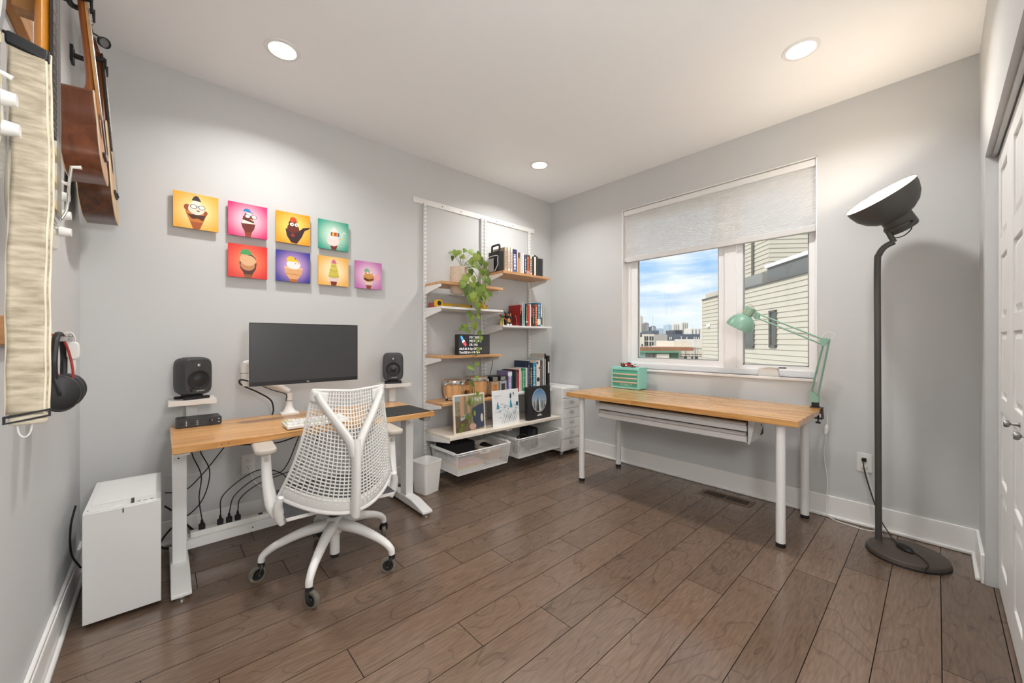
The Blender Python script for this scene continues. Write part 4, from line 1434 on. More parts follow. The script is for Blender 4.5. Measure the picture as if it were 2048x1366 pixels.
# ------------------------------------------------------------------ wire-mesh drawers
def mesh_drawer(label, x0, x1, y0, y1, z0, z1):
    cx, cy = (x0 + x1) / 2, (y0 + y1) / 2
    t_ = thing('mesh_drawer', label, 'drawer', (cx, cy, z0))
    W_, D_, H_ = x1 - x0, y1 - y0, z1 - z0
    tp = 0.020                                  # inward taper at the bottom
    def rim(z, w_, d_):
        return [(-w_ / 2, -d_ / 2, z), (w_ / 2, -d_ / 2, z), (w_ / 2, d_ / 2, z), (-w_ / 2, d_ / 2, z)]
    r_ = MB()
    R4 = rim(H_, W_, D_)
    for a, b in zip(R4, R4[1:] + R4[:1]):
        r_.cyl(a, b, 0.0055, n=10)
    for p in R4:
        r_.ball(p, 0.0058, n=10, m=6)
    q4 = rim(H_ - 0.016, W_ - 0.004, D_ - 0.004)
    for a, b in zip(q4, q4[1:] + q4[:1]):
        r_.cyl(a, b, 0.003, n=8)
    r_.build('rim', ELFA, t_)
    w_ = MB()
    def wire(a, b, r=0.00085):
        a, b = Vector(a), Vector(b)
        q = frame_z(b - a)
        x_, y_ = q @ Vector((r, 0, 0)), q @ Vector((0, r, 0))
        vs_ = [a + x_, a + y_, a - x_, a - y_, b + x_, b + y_, b - x_, b - y_]
        w_.add(vs_, [(0, 1, 5, 4), (1, 2, 6, 5), (2, 3, 7, 6), (3, 0, 4, 7)])
    pit = 0.0062
    B4 = rim(0.0, W_ - 2 * tp, D_ - 2 * tp)
    for s_ in range(4):
        A0, A1, C0, C1 = Vector(B4[s_]), Vector(B4[(s_ + 1) % 4]), Vector(R4[s_]), Vector(R4[(s_ + 1) % 4])
        n = int((A1 - A0).length / pit)
        for i in range(n + 1):
            wire(A0.lerp(A1, i / n), C0.lerp(C1, i / n))
        m = int(H_ / pit)
        for j in range(m):
            wire(A0.lerp(C0, j / m), A1.lerp(C1, j / m))
    n = int((D_ - 2 * tp) / pit)
    for i in range(n + 1):
        y = -D_ / 2 + tp + (D_ - 2 * tp) * i / n
        wire((-W_ / 2 + tp, y, 0), (W_ / 2 - tp, y, 0))
    n = int((W_ - 2 * tp) / pit)
    for i in range(n + 1):
        x = -W_ / 2 + tp + (W_ - 2 * tp) * i / n
        wire((x, -D_ / 2 + tp, 0), (x, D_ / 2 - tp, 0))
    w_.build('wire_mesh', ELFA, t_, smooth=0)['kind'] = 'stuff'
    e_ = MB()
    for a, b in zip(B4, B4[1:] + B4[:1]):
        e_.cyl(a, b, 0.0025, n=8)
    for a, b in zip(B4, R4):
        e_.cyl(a, b, 0.0025, n=8)
    e_.build('edge_wire', ELFA, t_)
    g_ = MB()
    gp = [(-0.048, -D_ / 2 - 0.002, H_), (-0.046, -D_ / 2 + 0.001, H_ - 0.026), (-0.036, -D_ / 2 + 0.001, H_ - 0.033), (0.036, -D_ / 2 + 0.001, H_ - 0.033), (0.046, -D_ / 2 + 0.001, H_ - 0.026), (0.048, -D_ / 2 - 0.002, H_)]
    g_.tube(gp, 0.0042, 8, 3)
    g_.build('grip', ELFA, t_)
    for s_ in (-1, 1):
        MB().box(s_ * (W_ / 2 + 0.008) - 0.003, s_ * (W_ / 2 + 0.008) + 0.003, -D_ / 2 + 0.03, D_ / 2, H_ - 0.012, H_ + 0.012).build('runner', ELFA, t_)
mesh_drawer('white wire-mesh drawer holding a stack of folders and a bin', -1.598, -1.045, -0.462, -0.075, 0.108, 0.282)
mesh_drawer('white wire-mesh drawer beside the drawer cabinet', -0.945, -0.350, -0.462, -0.075, 0.112, 0.288)
# what lies in them
for i, (c_, nm, w_, z_) in enumerate((('e6e2da', 'white', 0.26, 0.1105), ('dcd8d2', 'pale grey', 0.25, 0.1275), ('d9b548', 'yellow', 0.245, 0.1445), ('c98a7c', 'pink', 0.235, 0.1615))):
    o = MB().box(-w_ / 2, w_ / 2, -0.15, 0.15, 0, 0.0155).build('paper_folder', mat('folder_' + nm.replace(' ', '_'), c_, 0.7), bevel=0.001)
    o.location = (-1.43, -0.265, z_)
    tag(o, nm + ' folder lying in the stack inside the mesh drawer', 'folder', 'folders in the mesh drawer')
o = MB().box(-0.14, 0.14, -0.10, 0.10, 0, 0.16).build('fabric_box', mat('black_felt', '1d1e1e', 0.95, bump=0.3, bscale=400), bevel=0.008)
o.location = (-1.43, -0.19, 0.1785)
tag(o, 'black felt box resting on the folders under the bottom shelf', 'box')
o.scale = (1, 0.9, 0.8)
t_ = thing('storage_bin', 'oval cream storage bin with dark things inside the mesh drawer', 'bin', (-1.165, -0.275, 0.1105))
n = 40
def oval(w_, d_, z_):
    return [(x, y, z_) for x, y in sup(0, w_, d_, 3.2, n)]
vs_ = oval(0.17, 0.24, 0) + oval(0.19, 0.27, 0.150) + oval(0.178, 0.258, 0.150) + oval(0.16, 0.23, 0.006)
fs = [tuple(range(n)), tuple(range(3 * n, 4 * n))]
for l_ in range(3):
    fs += [(l_ * n + i, l_ * n + (i + 1) % n, (l_ + 1) * n + (i + 1) % n, (l_ + 1) * n + i) for i in range(n)]
MB().add(vs_, fs).build('bin_shell', mat('bin_cream', 'd8d2c6', 0.6), t_)
MB().add(oval(0.185, 0.265, 0.04) + oval(0.19, 0.27, 0.12), [((i), (i + 1) % n, n + (i + 1) % n, n + i) for i in range(n)]).build('tan_band', mat('tan_band', 'b98d5a', 0.7), t_)
MB().ball((0.0, 0.0, 0.115), 0.06, 0.085, 0.03).ball((0.02, 0.05, 0.118), 0.04, 0.05, 0.028).ball((-0.02, -0.05, 0.112), 0.045, 0.05, 0.03).build('dark_contents', mat('dark_cloth', '1b1b1c', 0.9), t_)
# right drawer: headset and black box
t_ = thing('headset', 'black headset lying in the mesh drawer beside the cabinet', 'headset', (-0.78, -0.33, 0.115))
MB().tube([(-0.07, 0, 0.08), (-0.06, 0, 0.14), (0, 0, 0.170), (0.06, 0, 0.14), (0.07, 0, 0.08)], 0.009, 8, 6).build('headband', BLACK, t_)
for s_ in (-1, 1):
    MB().cyl((s_ * 0.058, 0, 0.045), (s_ * 0.09, 0, 0.045), 0.044, 0.038, n=20).build('ear_cup', BLACK, t_, bevel=0.006)
t_ = thing('camera_bag', 'black padded bag standing in the mesh drawer beside the cabinet', 'bag', (-0.60, -0.24, 0.113))
MB().box(-0.07, 0.07, -0.07, 0.07, 0, 0.20).build('bag_body', mat('bag_black', '202124', 0.8), t_, bevel=0.02)
MB().box(-0.02, 0.02, -0.0745, -0.069, 0.02, 0.19).build('bag_strap', mat('bag_strap', '3b4048', 0.7), t_)
# ------------------------------------------------------------------ drawer cabinet
cab = thing('drawer_cabinet', 'narrow white metal six-drawer cabinet on casters next to the shelving', 'cabinet', (-0.155, -0.2175, 0))
MB().box(-0.138, 0.138, -0.190, 0.2, 0.040, 0.690).build('body', ELFA, cab, bevel=0.003)
for i in range(6):
    z0 = 0.062 + i * 0.1035
    dr = MB().box(-0.131, 0.131, -0.2025, -0.1905, z0 + 0.002, z0 + 0.1005).build('drawer_front', ELFA, cab, bevel=0.002)
    h_ = MB().tube([(-0.030, -0.203, z0 + 0.058), (-0.024, -0.214, z0 + 0.052), (0.024, -0.214, z0 + 0.052), (0.030, -0.203, z0 + 0.058)], 0.0022, 6, 3)
    h_.ring(rrect(0.056, 0.020, 0.002, 2), rrect(0.050, 0.014, 0.001, 2), 0.2026, 0.2042, Matrix.Translation((0, 0, z0 + 0.068)) @ XZ)
    h_.build('label_pull', STEEL, dr)
for x in (-0.11, 0.11):
    for y in (-0.16, 0.16):
        MB().cyl((x - 0.008, y, 0.016), (x + 0.008, y, 0.016), 0.016, n=14).box(x - 0.010, x + 0.010, y - 0.012, y + 0.012, 0.028, 0.041).build('caster', mat('caster_grey', '8e8d8b', 0.5), cab)

# ------------------------------------------------------------------ books
PAGES = mat('book_pages', 'e3dccd', 0.8, var=0.06, vscale=90, stretch=(30, 1, 1))
def book(x0, x1, h, col, label, shelf_z, group, yf=-0.25, depth=0.165, stripe=None, tops=None, sleeve=None):
    w_ = x1 - x0 - 0.001
    t_ = thing('book', label, 'book', ((x0 + x1) / 2, yf + depth / 2, shelf_z), 0, group)
    c_ = mat('cover_' + col, col, 0.5, var=0.08, vscale=40)
    b_ = min(0.0022, w_ * 0.2)
    MB().box(-w_ / 2, w_ / 2, -depth / 2, -depth / 2 + 0.0025, 0, h).box(-w_ / 2, -w_ / 2 + b_, -depth / 2, depth / 2, 0, h).box(w_ / 2 - b_, w_ / 2, -depth / 2, depth / 2, 0, h).build('cover', c_, t_)
    MB().box(-w_ / 2 + b_, w_ / 2 - b_, -depth / 2 + 0.0025, depth / 2 - 0.004, 0.002, h - 0.004).build('pages', PAGES, t_)
    if stripe:
        s_ = MB()
        rnd = random.Random(int(abs(x0) * 1e4))
        z = h * 0.16
        while z < h * 0.84:
            l_ = rnd.uniform(0.010, 0.024)
            s_.box(-w_ * rnd.uniform(0.16, 0.26), w_ * rnd.uniform(0.16, 0.26), -depth / 2 - 0.0004, -depth / 2 + 0.0002, z, z + l_)
            z += l_ + rnd.uniform(0.004, 0.010)
        s_.build('spine_print', mat('print_' + stripe, stripe, 0.6), t_)
    if tops:
        MB().box(-w_ / 2 - 0.0002, w_ / 2 + 0.0002, -depth / 2 - 0.0005, -depth / 2 + 0.001, h * tops[1], h * tops[2]).build('spine_band', mat('band_' + tops[0], tops[0], 0.5), t_)
    return t_
G1 = 'books on the highest oak shelf'
ZT = 1.812
for b_ in [(-0.929, -0.890, 0.229, 'bba68e', 'tan cloth book beside the black carrier with handle', '8d7a64', None),
           (-0.889, -0.857, 0.233, 'ded3c4', 'tall cream paperback second from the black carrier', '8a7c70', None),
           (-0.856, -0.823, 0.234, 'e2cfc3', 'cream and pink paperback beside the blue-purple book', 'c58d78', None),
           (-0.822, -0.771, 0.228, '55669a', 'thick blue-purple book with white lettering on the oak shelf', 'dfe3ec', ('33305c', 0.80, 1.0)),
           (-0.770, -0.752, 0.214, 'd9b9b4', 'thin pale pink book beside the blue-purple book', None, None),
           (-0.751, -0.731, 0.206, '6a4426', 'thin dark brown book with an orange spine edge', None, ('d0954a', 0.05, 0.75)),
           (-0.725, -0.702, 0.210, 'f0ece8', 'plain white book beside the brown one on the oak shelf', None, None),
           (-0.701, -0.672, 0.212, 'efe3e0', 'plain pinkish-white book on the oak shelf', None, None),
           (-0.665, -0.644, 0.196, '4c5b74', 'slate-blue book with pale lettering on the oak shelf', 'd8dbe2', None),
           (-0.643, -0.594, 0.201, '544f55', 'thick dark book with bright orange lettering', 'e26a30', ('c78f8c', 0.02, 0.22)),
           (-0.590, -0.560, 0.203, 'e0d3c0', 'cream book with black lettering on the oak shelf', '3a3836', None),
           (-0.556, -0.537, 0.198, '2c1d16', 'thin black-brown book on the oak shelf', None, None),
           (-0.536, -0.505, 0.212, 'e6e0d6', 'white book with a black head band', None, ('191919', 0.93, 1.0)),
           (-0.504, -0.479, 0.205, '3a3d40', 'charcoal book beside the small framed panel', None, None)]:
    book(b_[0], b_[1], b_[2], b_[3], b_[4], ZT, G1, stripe=b_[5], tops=b_[6])
G2 = 'books on the white shelf with the figures'
for b_ in [(-0.728, -0.7125, 0.205, 'a52622', 'large red book with black cover foot beside the painted figures', 'e0a58c', ('1d1718', 0.0, 0.55)),
           (-0.712, -0.701, 0.145, '38353a', 'thin dark low book beside the large red one', None, None),
           (-0.700, -0.6865, 0.232, 'e8e4e6', 'tall narrow white book beside the large red one', None, None),
           (-0.686, -0.661, 0.220, '9cc3cb', 'pale teal book on the white shelf', '5f8d96', None),
           (-0.660, -0.650, 0.221, '1d2022', 'thin black book beside the pale teal one', None, None),
           (-0.649, -0.622, 0.214, '6f5f47', 'olive-brown book with a pale dot on the spine', 'a59163', ('e6e2da', 0.18, 0.23)),
           (-0.621, -0.600, 0.211, 'd04a44', 'coral-red book on the white shelf', None, None),
           (-0.599, -0.577, 0.218, 'eeebe4', 'white book between the coral and the pink book', None, None),
           (-0.576, -0.557, 0.208, '6b3a3c', 'maroon book with a pink upper spine', None, ('d0506a', 0.45, 0.9)),
           (-0.556, -0.523, 0.210, '3f4a3a', 'dark green book on the white shelf', '9aa886', None),
           (-0.520, -0.489, 0.220, 'd9552e', 'bright orange-red book on the white shelf', 'f0b49a', None),
           (-0.486, -0.440, 0.242, '3a7ba0', 'tall blue book with a pale foot on the white shelf', '9fd0e4', ('dfe7e6', 0.08, 0.32)),
           (-0.439, -0.414, 0.226, 'ece8e6', 'white book with a grey spine label', None, ('5a5a5e', 0.08, 0.42)),
           (-0.413, -0.391, 0.211, 'd8d3b8', 'pale cream book last in the row on the white shelf', None, None)]:
    book(b_[0], b_[1], b_[2], b_[3], b_[4], 1.310, G2, stripe=b_[5], tops=b_[6])
G3 = 'books on the low white shelf behind the records'
dz = 0.024
for b_ in [(-0.884, -0.833, 0.181, '8f7fae', 'thick lilac book beside the grey card box', 'd9d2ea', ('e8ecee', 0.78, 0.95)),
           (-0.832, -0.820, 0.173, '356e78', 'thin teal book beside the lilac one', None, None),
           (-0.819, -0.799, 0.188, '201f22', 'black book on the low shelf beside the teal one', None, None),
           (-0.798, -0.782, 0.190, '3f3944', 'dark plum book on the low shelf', None, None),
           (-0.781, -0.769, 0.177, '8d8780', 'thin grey book beside the red one', None, None),
           (-0.768, -0.743, 0.188, 'c23848', 'bright red book on the low shelf', None, ('6d2a20', 0.88, 1.0)),
           (-0.742, -0.714, 0.197, 'eae1da', 'white book beside the bright red one on the low shelf', None, None),
           (-0.713, -0.697, 0.199, 'e9e6c8', 'pale yellow book with a green head band', None, ('3c7a3a', 0.90, 1.0)),
           (-0.696, -0.659, 0.197, '2f9a5c', 'thick bright green book on the low shelf', '9ed8b4', None),
           (-0.658, -0.625, 0.202, 'dcd8e4', 'white-lilac book beside the bright green one', None, None),
           (-0.621, -0.593, 0.266, '2b3352', 'tall navy book on the low shelf', '8f9cc0', None),
           (-0.592, -0.556, 0.245, '26221d', 'black book with yellow lettering beside the bright blue one', 'd9bf7a', None),
           (-0.555, -0.506, 0.243, '2190c4', 'thick bright sky-blue book on the low shelf', 'a9dcf0', None),
           (-0.505, -0.444, 0.267, 'e9e4da', 'thick white book with round dark emblem on the low shelf', None, None),
           (-0.443, -0.415, 0.266, '5b4a44', 'dark patterned book beside the thick white one', 'b08a70', None),
           (-0.414, -0.385, 0.295, 'c4cacd', 'tall pale grey-blue book on the low shelf', None, None),
           (-0.384, -0.360, 0.335, 'c9bfb2', 'tallest beige book on the low shelf', None, ('1b1a1b', 0.85, 1.0))]:
    t_ = book(b_[0], b_[1], b_[2] + dz, b_[3], b_[4], 0.676, G3, stripe=b_[5], tops=b_[6], depth=0.20 if b_[2] > 0.24 else 0.165)
    if b_[3] == 'e9e4da':
        MB().cyl((0, -0.1002, 0.10), (0, -0.1006, 0.10), 0.022, n=20).build('round_emblem', mat('emblem_navy', '22303c', 0.6), t_)
        MB().cyl((-0.012, -0.1002, 0.268), (-0.012, -0.1006, 0.268), 0.014, n=16).cyl((0.016, -0.1002, 0.215), (0.016, -0.1006, 0.215), 0.011, n=16).build('spine_dots', mat('emblem_plum', '7a4a52', 0.6), t_)
# black binder with a white label at the end of the row
t_ = thing('ring_binder', 'black ring binder with a white spine label at the end of the low shelf', 'binder', (-0.336, -0.145, 0.676), 0)
MB().box(-0.018, 0.018, -0.12, 0.10, 0, 0.338).build('binder_cover', BLACK, t_, bevel=0.002)
MB().box(-0.010, 0.010, -0.1206, -0.1199, 0.16, 0.275).build('spine_label', PRINT, t_)
# two card boxes in front of the books
for x, c_, lab, pc_ in ((-1.040, 'b99f80', 'tan card box with a black lid band on the low shelf', 'c77f38'), (-0.943, 'a9acb0', 'grey card box with a black lettered lid band on the low shelf', '3a3433')):
    t_ = thing('card_box', lab, 'box', (x, -0.185, 0.676), 0, 'card boxes on the low shelf')
    MB().box(-0.042, 0.042, -0.065, 0.065, 0, 0.165).build('carton', mat('carton_' + c_, c_, 0.6), t_, bevel=0.001)
    lb = MB().box(-0.0425, 0.0425, -0.0655, 0.0655, 0.122, 0.166).build('lid_band', BLACK, t_)
    rnd = random.Random(int(-x * 100))
    p_ = MB()
    for i in range(3):
        p_.box(-0.030 + 0.006 * rnd.random(), 0.030 - 0.006 * rnd.random(), -0.0662, -0.0654, 0.130 + i * 0.011, 0.136 + i * 0.011)
    p_.build('lid_print', mat('band_print', 'c8c2b8', 0.6), lb)
    MB().box(-0.022, 0.022, -0.0660, -0.0648, 0.03, 0.095).build('picture_print', mat('card_print_' + pc_, pc_, 0.6, var=0.5, vscale=60), t_)

# things among the books
t_ = thing('tool_carrier', 'black upright carrier with a loop handle beside the tan book', 'carrier', (-0.962, -0.165, ZT), 0)
MB().prism(rrect(0.060, 0.165, 0.018), 0, 0.190).build('carrier_body', BLACK, t_, bevel=0.004)
MB().tube([(0, -0.055, 0.185), (0, -0.055, 0.235), (0, -0.042, 0.252), (0, 0.042, 0.252), (0, 0.055, 0.235), (0, 0.055, 0.185)], 0.0095, 10, 4).build('carrier_handle', BLACK, t_)
t_ = thing('wire_bookend', 'white wire bookend with a grey plate beside the black carrier', 'bookend', (-1.0025, -0.165, ZT), 0)
MB().tube([(0.002, -0.03, 0.004), (0.002, -0.075, 0.06), (0.0, -0.075, 0.105), (0.0, -0.070, 0.142), (0.0, 0.06, 0.142), (0.0, 0.07, 0.10), (0.0, 0.07, 0.003)], 0.003, 8, 3).build('wire_loop', WHITE, t_)
MB().box(-0.002, 0.001, -0.02, 0.085, 0.001, 0.125).build('plate', mat('bookend_grey', 'a8a7a5', 0.4), t_)
t_ = thing('framed_panel', 'small black panel in a silver frame at the end of the oak shelf', 'frame', (-0.428, -0.225, ZT), 0)
MB().ring(rrect(0.088, 0.200, 0.006), rrect(0.070, 0.182, 0.003), -0.008, 0.008, Matrix.Translation((0, 0, 0.100)) @ XZ).build('metal_frame', STEEL, t_)
MB().box(-0.036, 0.036, -0.005, 0.006, 0.008, 0.192).build('dark_panel', mat('panel_dark', '2b2d31', 0.4), t_)

# little painted figures
def ballpart(name, c, r, m_, p, ry=None, rz=None):
    return MB().ball(c, r, ry, rz, 14, 8).build(name, m_, p)
FGR = mat('toy_green', '1f6b4c', 0.5)
FRD = mat('toy_red', 'a8323a', 0.5)
FYE = mat('toy_yellow', 'd8b45a', 0.5)
FSK = mat('toy_tan', 'b98058', 0.5)
t_ = thing('toy_figure', 'small multicoloured toy figure standing beside the painted cat figure', 'toy', (-1.015, -0.255, 1.310))
t_.location.x = -0.962
for s_ in (-1, 1):
    MB().tube([(s_ * 0.014, 0, 0.0), (s_ * 0.014, 0, 0.030), (s_ * 0.012, 0, 0.042)], [0.009, 0.007, 0.009], 10, 3).build('toy_leg', FYE, t_)
    MB().tube([(s_ * 0.020, 0, 0.068), (s_ * 0.034, -0.004, 0.062), (s_ * 0.036, -0.012, 0.048)], [0.007, 0.007, 0.008], 8, 4).build('toy_arm', FRD if s_ > 0 else FSK, t_)
ballpart('toy_body', (0, 0, 0.056), 0.021, mat('toy_lime', '6f9a3c', 0.5), t_, 0.016, 0.020)
ballpart('toy_head', (0, -0.002, 0.088), 0.021, FGR, t_, 0.018, 0.019)
MB().ball((0.020, 0, 0.098), 0.012, 0.010, 0.016, 10, 6).ball((-0.022, 0, 0.095), 0.012, 0.010, 0.012, 10, 6).build('toy_crest', FRD, t_)
CAT = mat('lacquer_black', '1b1a1d', 0.25)
ORG = mat('lacquer_orange', 'c9833c', 0.4)
t_ = thing('painted_cat', 'black lacquered cat figure with orange stripes beside the red book', 'figurine', (-0.885, -0.235, 1.310))
MB().lathe([(0.0001, 0), (0.034, 0), (0.040, 0.02), (0.034, 0.055), (0.026, 0.075)], 20).build('cat_body', CAT, t_)
MB().ball((0, -0.006, 0.092), 0.036, 0.030, 0.030).build('cat_head', CAT, t_)
for s_ in (-1, 1):
    MB().cyl((s_ * 0.020, 0, 0.110), (s_ * 0.028, 0, 0.136), 0.012, 0.001, n=8).build('cat_ear', CAT, t_)
    MB().tube([(s_ * 0.006, -0.034, 0.086), (s_ * 0.012, -0.034, 0.100), (s_ * 0.022, -0.026, 0.112)], 0.0035, 6, 3).build('face_stripe', ORG, t_)
    ballpart('cat_paw', (s_ * 0.016, -0.036, 0.008), 0.012, PRINT, t_, 0.014, 0.008)
MB().ball((0, -0.024, 0.040), 0.022, 0.016, 0.030).build('cat_chest', ORG, t_)
t_ = thing('round_case', 'round black case with a silver zip standing behind the painted cat', 'case', (-0.802, -0.175, 1.310))
MB().lathe([(0.0001, -0.022), (0.055, -0.022), (0.066, -0.012), (0.068, 0), (0.066, 0.012), (0.055, 0.022), (0.0001, 0.022)], 32, Matrix.Translation((0, 0, 0.068)) @ Matrix.Rotation(R(62), 4, 'Z') @ Matrix.Rotation(PI / 2, 4, 'X')).build('case_shell', CAT, t_)
MB().tube([(0.045, -0.040, 0.105), (0.052, -0.045, 0.07), (0.058, -0.048, 0.03), (0.060, -0.05, 0.004)], 0.002, 6, 4).build('zip_cord', STEEL, t_)

# ------------------------------------------------------------------ level, tape measure and toy on the left white shelf
YEL = mat('tool_yellow', 'd9a823', 0.4)
t_ = thing('spirit_level', 'yellow spirit level lying along the white shelf', 'level', (-1.385, -0.115, 1.446))
MB().box(-0.165, 0.165, -0.011, 0.011, 0, 0.044).box(-0.165, 0.165, -0.014, 0.014, 0.0, 0.006).box(-0.165, 0.165, -0.014, 0.014, 0.038, 0.044).build('beam', YEL, t_)
MB().box(-0.03, 0.03, -0.0145, -0.010, 0.012, 0.034).build('vial', mat('vial_grey', 'a8a890', 0.2), t_)
for s_ in (-1, 1):
    MB().box(s_ * 0.168 - 0.004, s_ * 0.168 + 0.004, -0.014, 0.014, 0, 0.044).build('end_cap', BLACK, t_)
t_ = thing('tape_measure', 'yellow tape measure with a dark round badge on the white shelf', 'tape measure', (-1.585, -0.165, 1.446))
MB().prism(rrect(0.070, 0.066, 0.020), -0.016, 0.016, Matrix.Translation((0, 0, 0.033)) @ XZ).build('tape_case', YEL, t_, bevel=0.003)
MB().cyl((0, -0.016, 0.035), (0, -0.0172, 0.035), 0.019, n=24).build('badge', BLACK, t_)
t_ = thing('packing_tape', 'dark red roll of tape beside the yellow tape measure', 'tape roll', (-1.585, -0.085, 1.446))
MB().lathe([(0.025, 0), (0.040, 0), (0.040, 0.042), (0.025, 0.042)], 28, closed=True).build('roll', mat('tape_red', '8e3a36', 0.5), t_)
t_ = thing('plush_toy', 'small yellow plush toy with pink patches behind the trailing plant', 'toy', (-1.105, -0.165, 1.446))
YPL = mat('plush_yellow', 'd8bb45', 0.95, bump=0.5, bscale=300)
MB().ball((0, 0, 0.026), 0.036, 0.030, 0.027).ball((-0.030, -0.008, 0.040), 0.026, 0.024, 0.023).build('plush_body', YPL, t_)
for q in ((0.022, -0.022, 0.010), (-0.012, -0.026, 0.010), (-0.048, -0.008, 0.060), (-0.020, 0.0, 0.064)):
    ballpart('plush_limb', q, 0.011, YPL, t_)
MB().ball((-0.040, -0.028, 0.036), 0.006).ball((0.014, -0.026, 0.040), 0.008).build('plush_patch', mat('plush_pink', 'b0687a', 0.9), t_)

# ------------------------------------------------------------------ flight display
dsp = thing('flight_display', 'black pixel display showing flight data in white letters on the oak shelf', 'display', (-1.255, -0.200, 1.046))
MB().box(-0.174, 0.174, -0.022, 0.024, 0, 0.176).build('display_case', mat('display_black', '121314', 0.45), dsp, bevel=0.002)
MB().box(-0.168, 0.168, -0.0232, -0.0222, 0.005, 0.171).build('display_face', mat('display_face', '3d3f42', 0.5), dsp)
LED = emit('led_white', 'ffffff', 0.35)
for i, (sx, sz, txt, al) in enumerate(((-0.055, 0.150, 'PDT5829', 'LEFT'), (-0.055, 0.118, 'MDT-PHL', 'LEFT'), (-0.055, 0.086, 'ER-145', 'LEFT'), (-0.160, 0.052, 'Alt:5.6k ft Spd:267mph', 'LEFT'), (-0.160, 0.020, 'Trk:ESE,Vr:-1.4k fpm', 'LEFT'))):
    text_obj('lettering', txt, 0.0285 if i < 3 else 0.0262, LED, dsp, Matrix.Translation((sx, -0.0236, sz)) @ Matrix.Rotation(PI / 2, 4, 'X'), 0.0002, al, spacing=1.12 if i < 3 else 1.0)
lg = Matrix.Translation((-0.118, -0.0236, 0.118)) @ XZ @ Matrix.Rotation(R(-58), 4, 'Z')
MB().prism([(-0.052, -0.008), (-0.008, -0.011), (-0.008, 0.011), (-0.048, 0.012)], 0, 0.0003, lg).build('tail_blue', emit('led_blue', '4f9fd0', 0.45), dsp)
MB().prism([(-0.006, -0.013), (0.008, -0.016), (0.008, 0.016), (-0.006, 0.013)], 0, 0.0003, lg).build('tail_white', LED, dsp)
MB().prism([(0.010, -0.016), (0.050, -0.008), (0.046, 0.014), (0.010, 0.016)], 0, 0.0003, lg).build('tail_red', emit('led_red', 'b84a55', 0.45), dsp)
cable('thin black cord hanging from the display shelf beside the bongos', c3((-1.08, -0.14, 1.018), (-0.955, -0.10, 1.0), (-0.945, -0.09, 0.93), (-0.962, -0.08, 0.84), (-0.965, -0.08, 0.70)), 0.003)

# ------------------------------------------------------------------ bongos
bg = thing('bongo_drums', 'pair of pale wooden bongo drums with chrome hoops on the oak shelf', 'bongos', (-1.31, -0.165, 0.661))
DRUM = wood('drum_wood', 'c98f55', 'e3b785', 'Z', 0.35)
SKIN = mat('drum_skin', 'b99a80', 0.7, var=0.12, vscale=20)
for cx, rt, rb, hh in ((-0.118, 0.098, 0.080, 0.165), (0.118, 0.106, 0.086, 0.178)):
    Tm = Matrix.Translation((cx, 0, 0.004))
    MB().lathe([(rb - 0.010, 0.0), (rb, 0.0), (rb + (rt - rb) * 0.75, hh * 0.55), (rt - 0.008, hh - 0.02), (rt - 0.012, hh), (rt - 0.020, hh)], 36, Tm).build('drum_shell', DRUM, bg)
    MB().lathe([(0.0001, hh + 0.004), (rt - 0.012, hh + 0.003), (rt - 0.004, hh - 0.006)], 36, Tm).build('drum_head', SKIN, bg)
    MB().lathe([(rt - 0.006, hh - 0.004), (rt + 0.001, hh - 0.002), (rt + 0.003, hh - 0.012), (rt + 0.001, hh - 0.030), (rt - 0.006, hh - 0.032)], 36, Tm).build('hoop', CHROME, bg)
    MB().lathe([(rb - 0.001, 0.003), (rb + 0.004, 0.004), (rb + 0.004, 0.024), (rb + 0.001, 0.025)], 36, Tm).build('bottom_ring', CHROME, bg)
    for i in range(4):
        a = R(-45 + 90 * i + (-35 if cx < 0 else -10))
        u = Vector((math.cos(a), math.sin(a), 0))
        b0 = Vector((cx, 0, 0.004))
        lg_ = MB().tube([b0 + u * (rt + 0.008) + Vector((0, 0, hh - 0.030)), b0 + u * (rt + 0.004) + Vector((0, 0, hh * 0.55)), b0 + u * (rb + 0.010) + Vector((0, 0, 0.012))], 0.003, 6, 4)
        lg_.ball(b0 + u * (rt + 0.004) + Vector((0, 0, hh - 0.030)), 0.012, 0.012, 0.016, 10, 6)
        lg_.build('tuning_lug', CHROME, bg)
        MB().cyl(b0 + u * (rb + 0.010) + Vector((0, 0, -0.004)), b0 + u * (rb + 0.010) + Vector((0, 0, 0.014)), 0.006, n=10).build('rubber_foot', RUBBER, bg)
MB().box(-0.03, 0.03, -0.035, 0.035, 0.075, 0.118).build('centre_block', DRUM, bg)

# ------------------------------------------------------------------ record sleeves on the bottom shelf
def flat(parent, polys, layer):
    for nm, poly, m_ in polys:
        MB().prism(poly, layer, layer + 0.0003, XZ).build(nm, m_, parent)
def record(x, label, thick, tilt, col):
    t_ = thing('record_sleeve', label, 'record', (x, -0.352, 0.410), R(0))
    t_.rotation_euler = (R(-tilt), 0, 0)
    MB().box(-0.1575, 0.1575, -thick / 2, thick / 2, 0, 0.315).build('sleeve', mat('sleeve_' + col, col, 0.5), t_, bevel=0.001)
    return t_
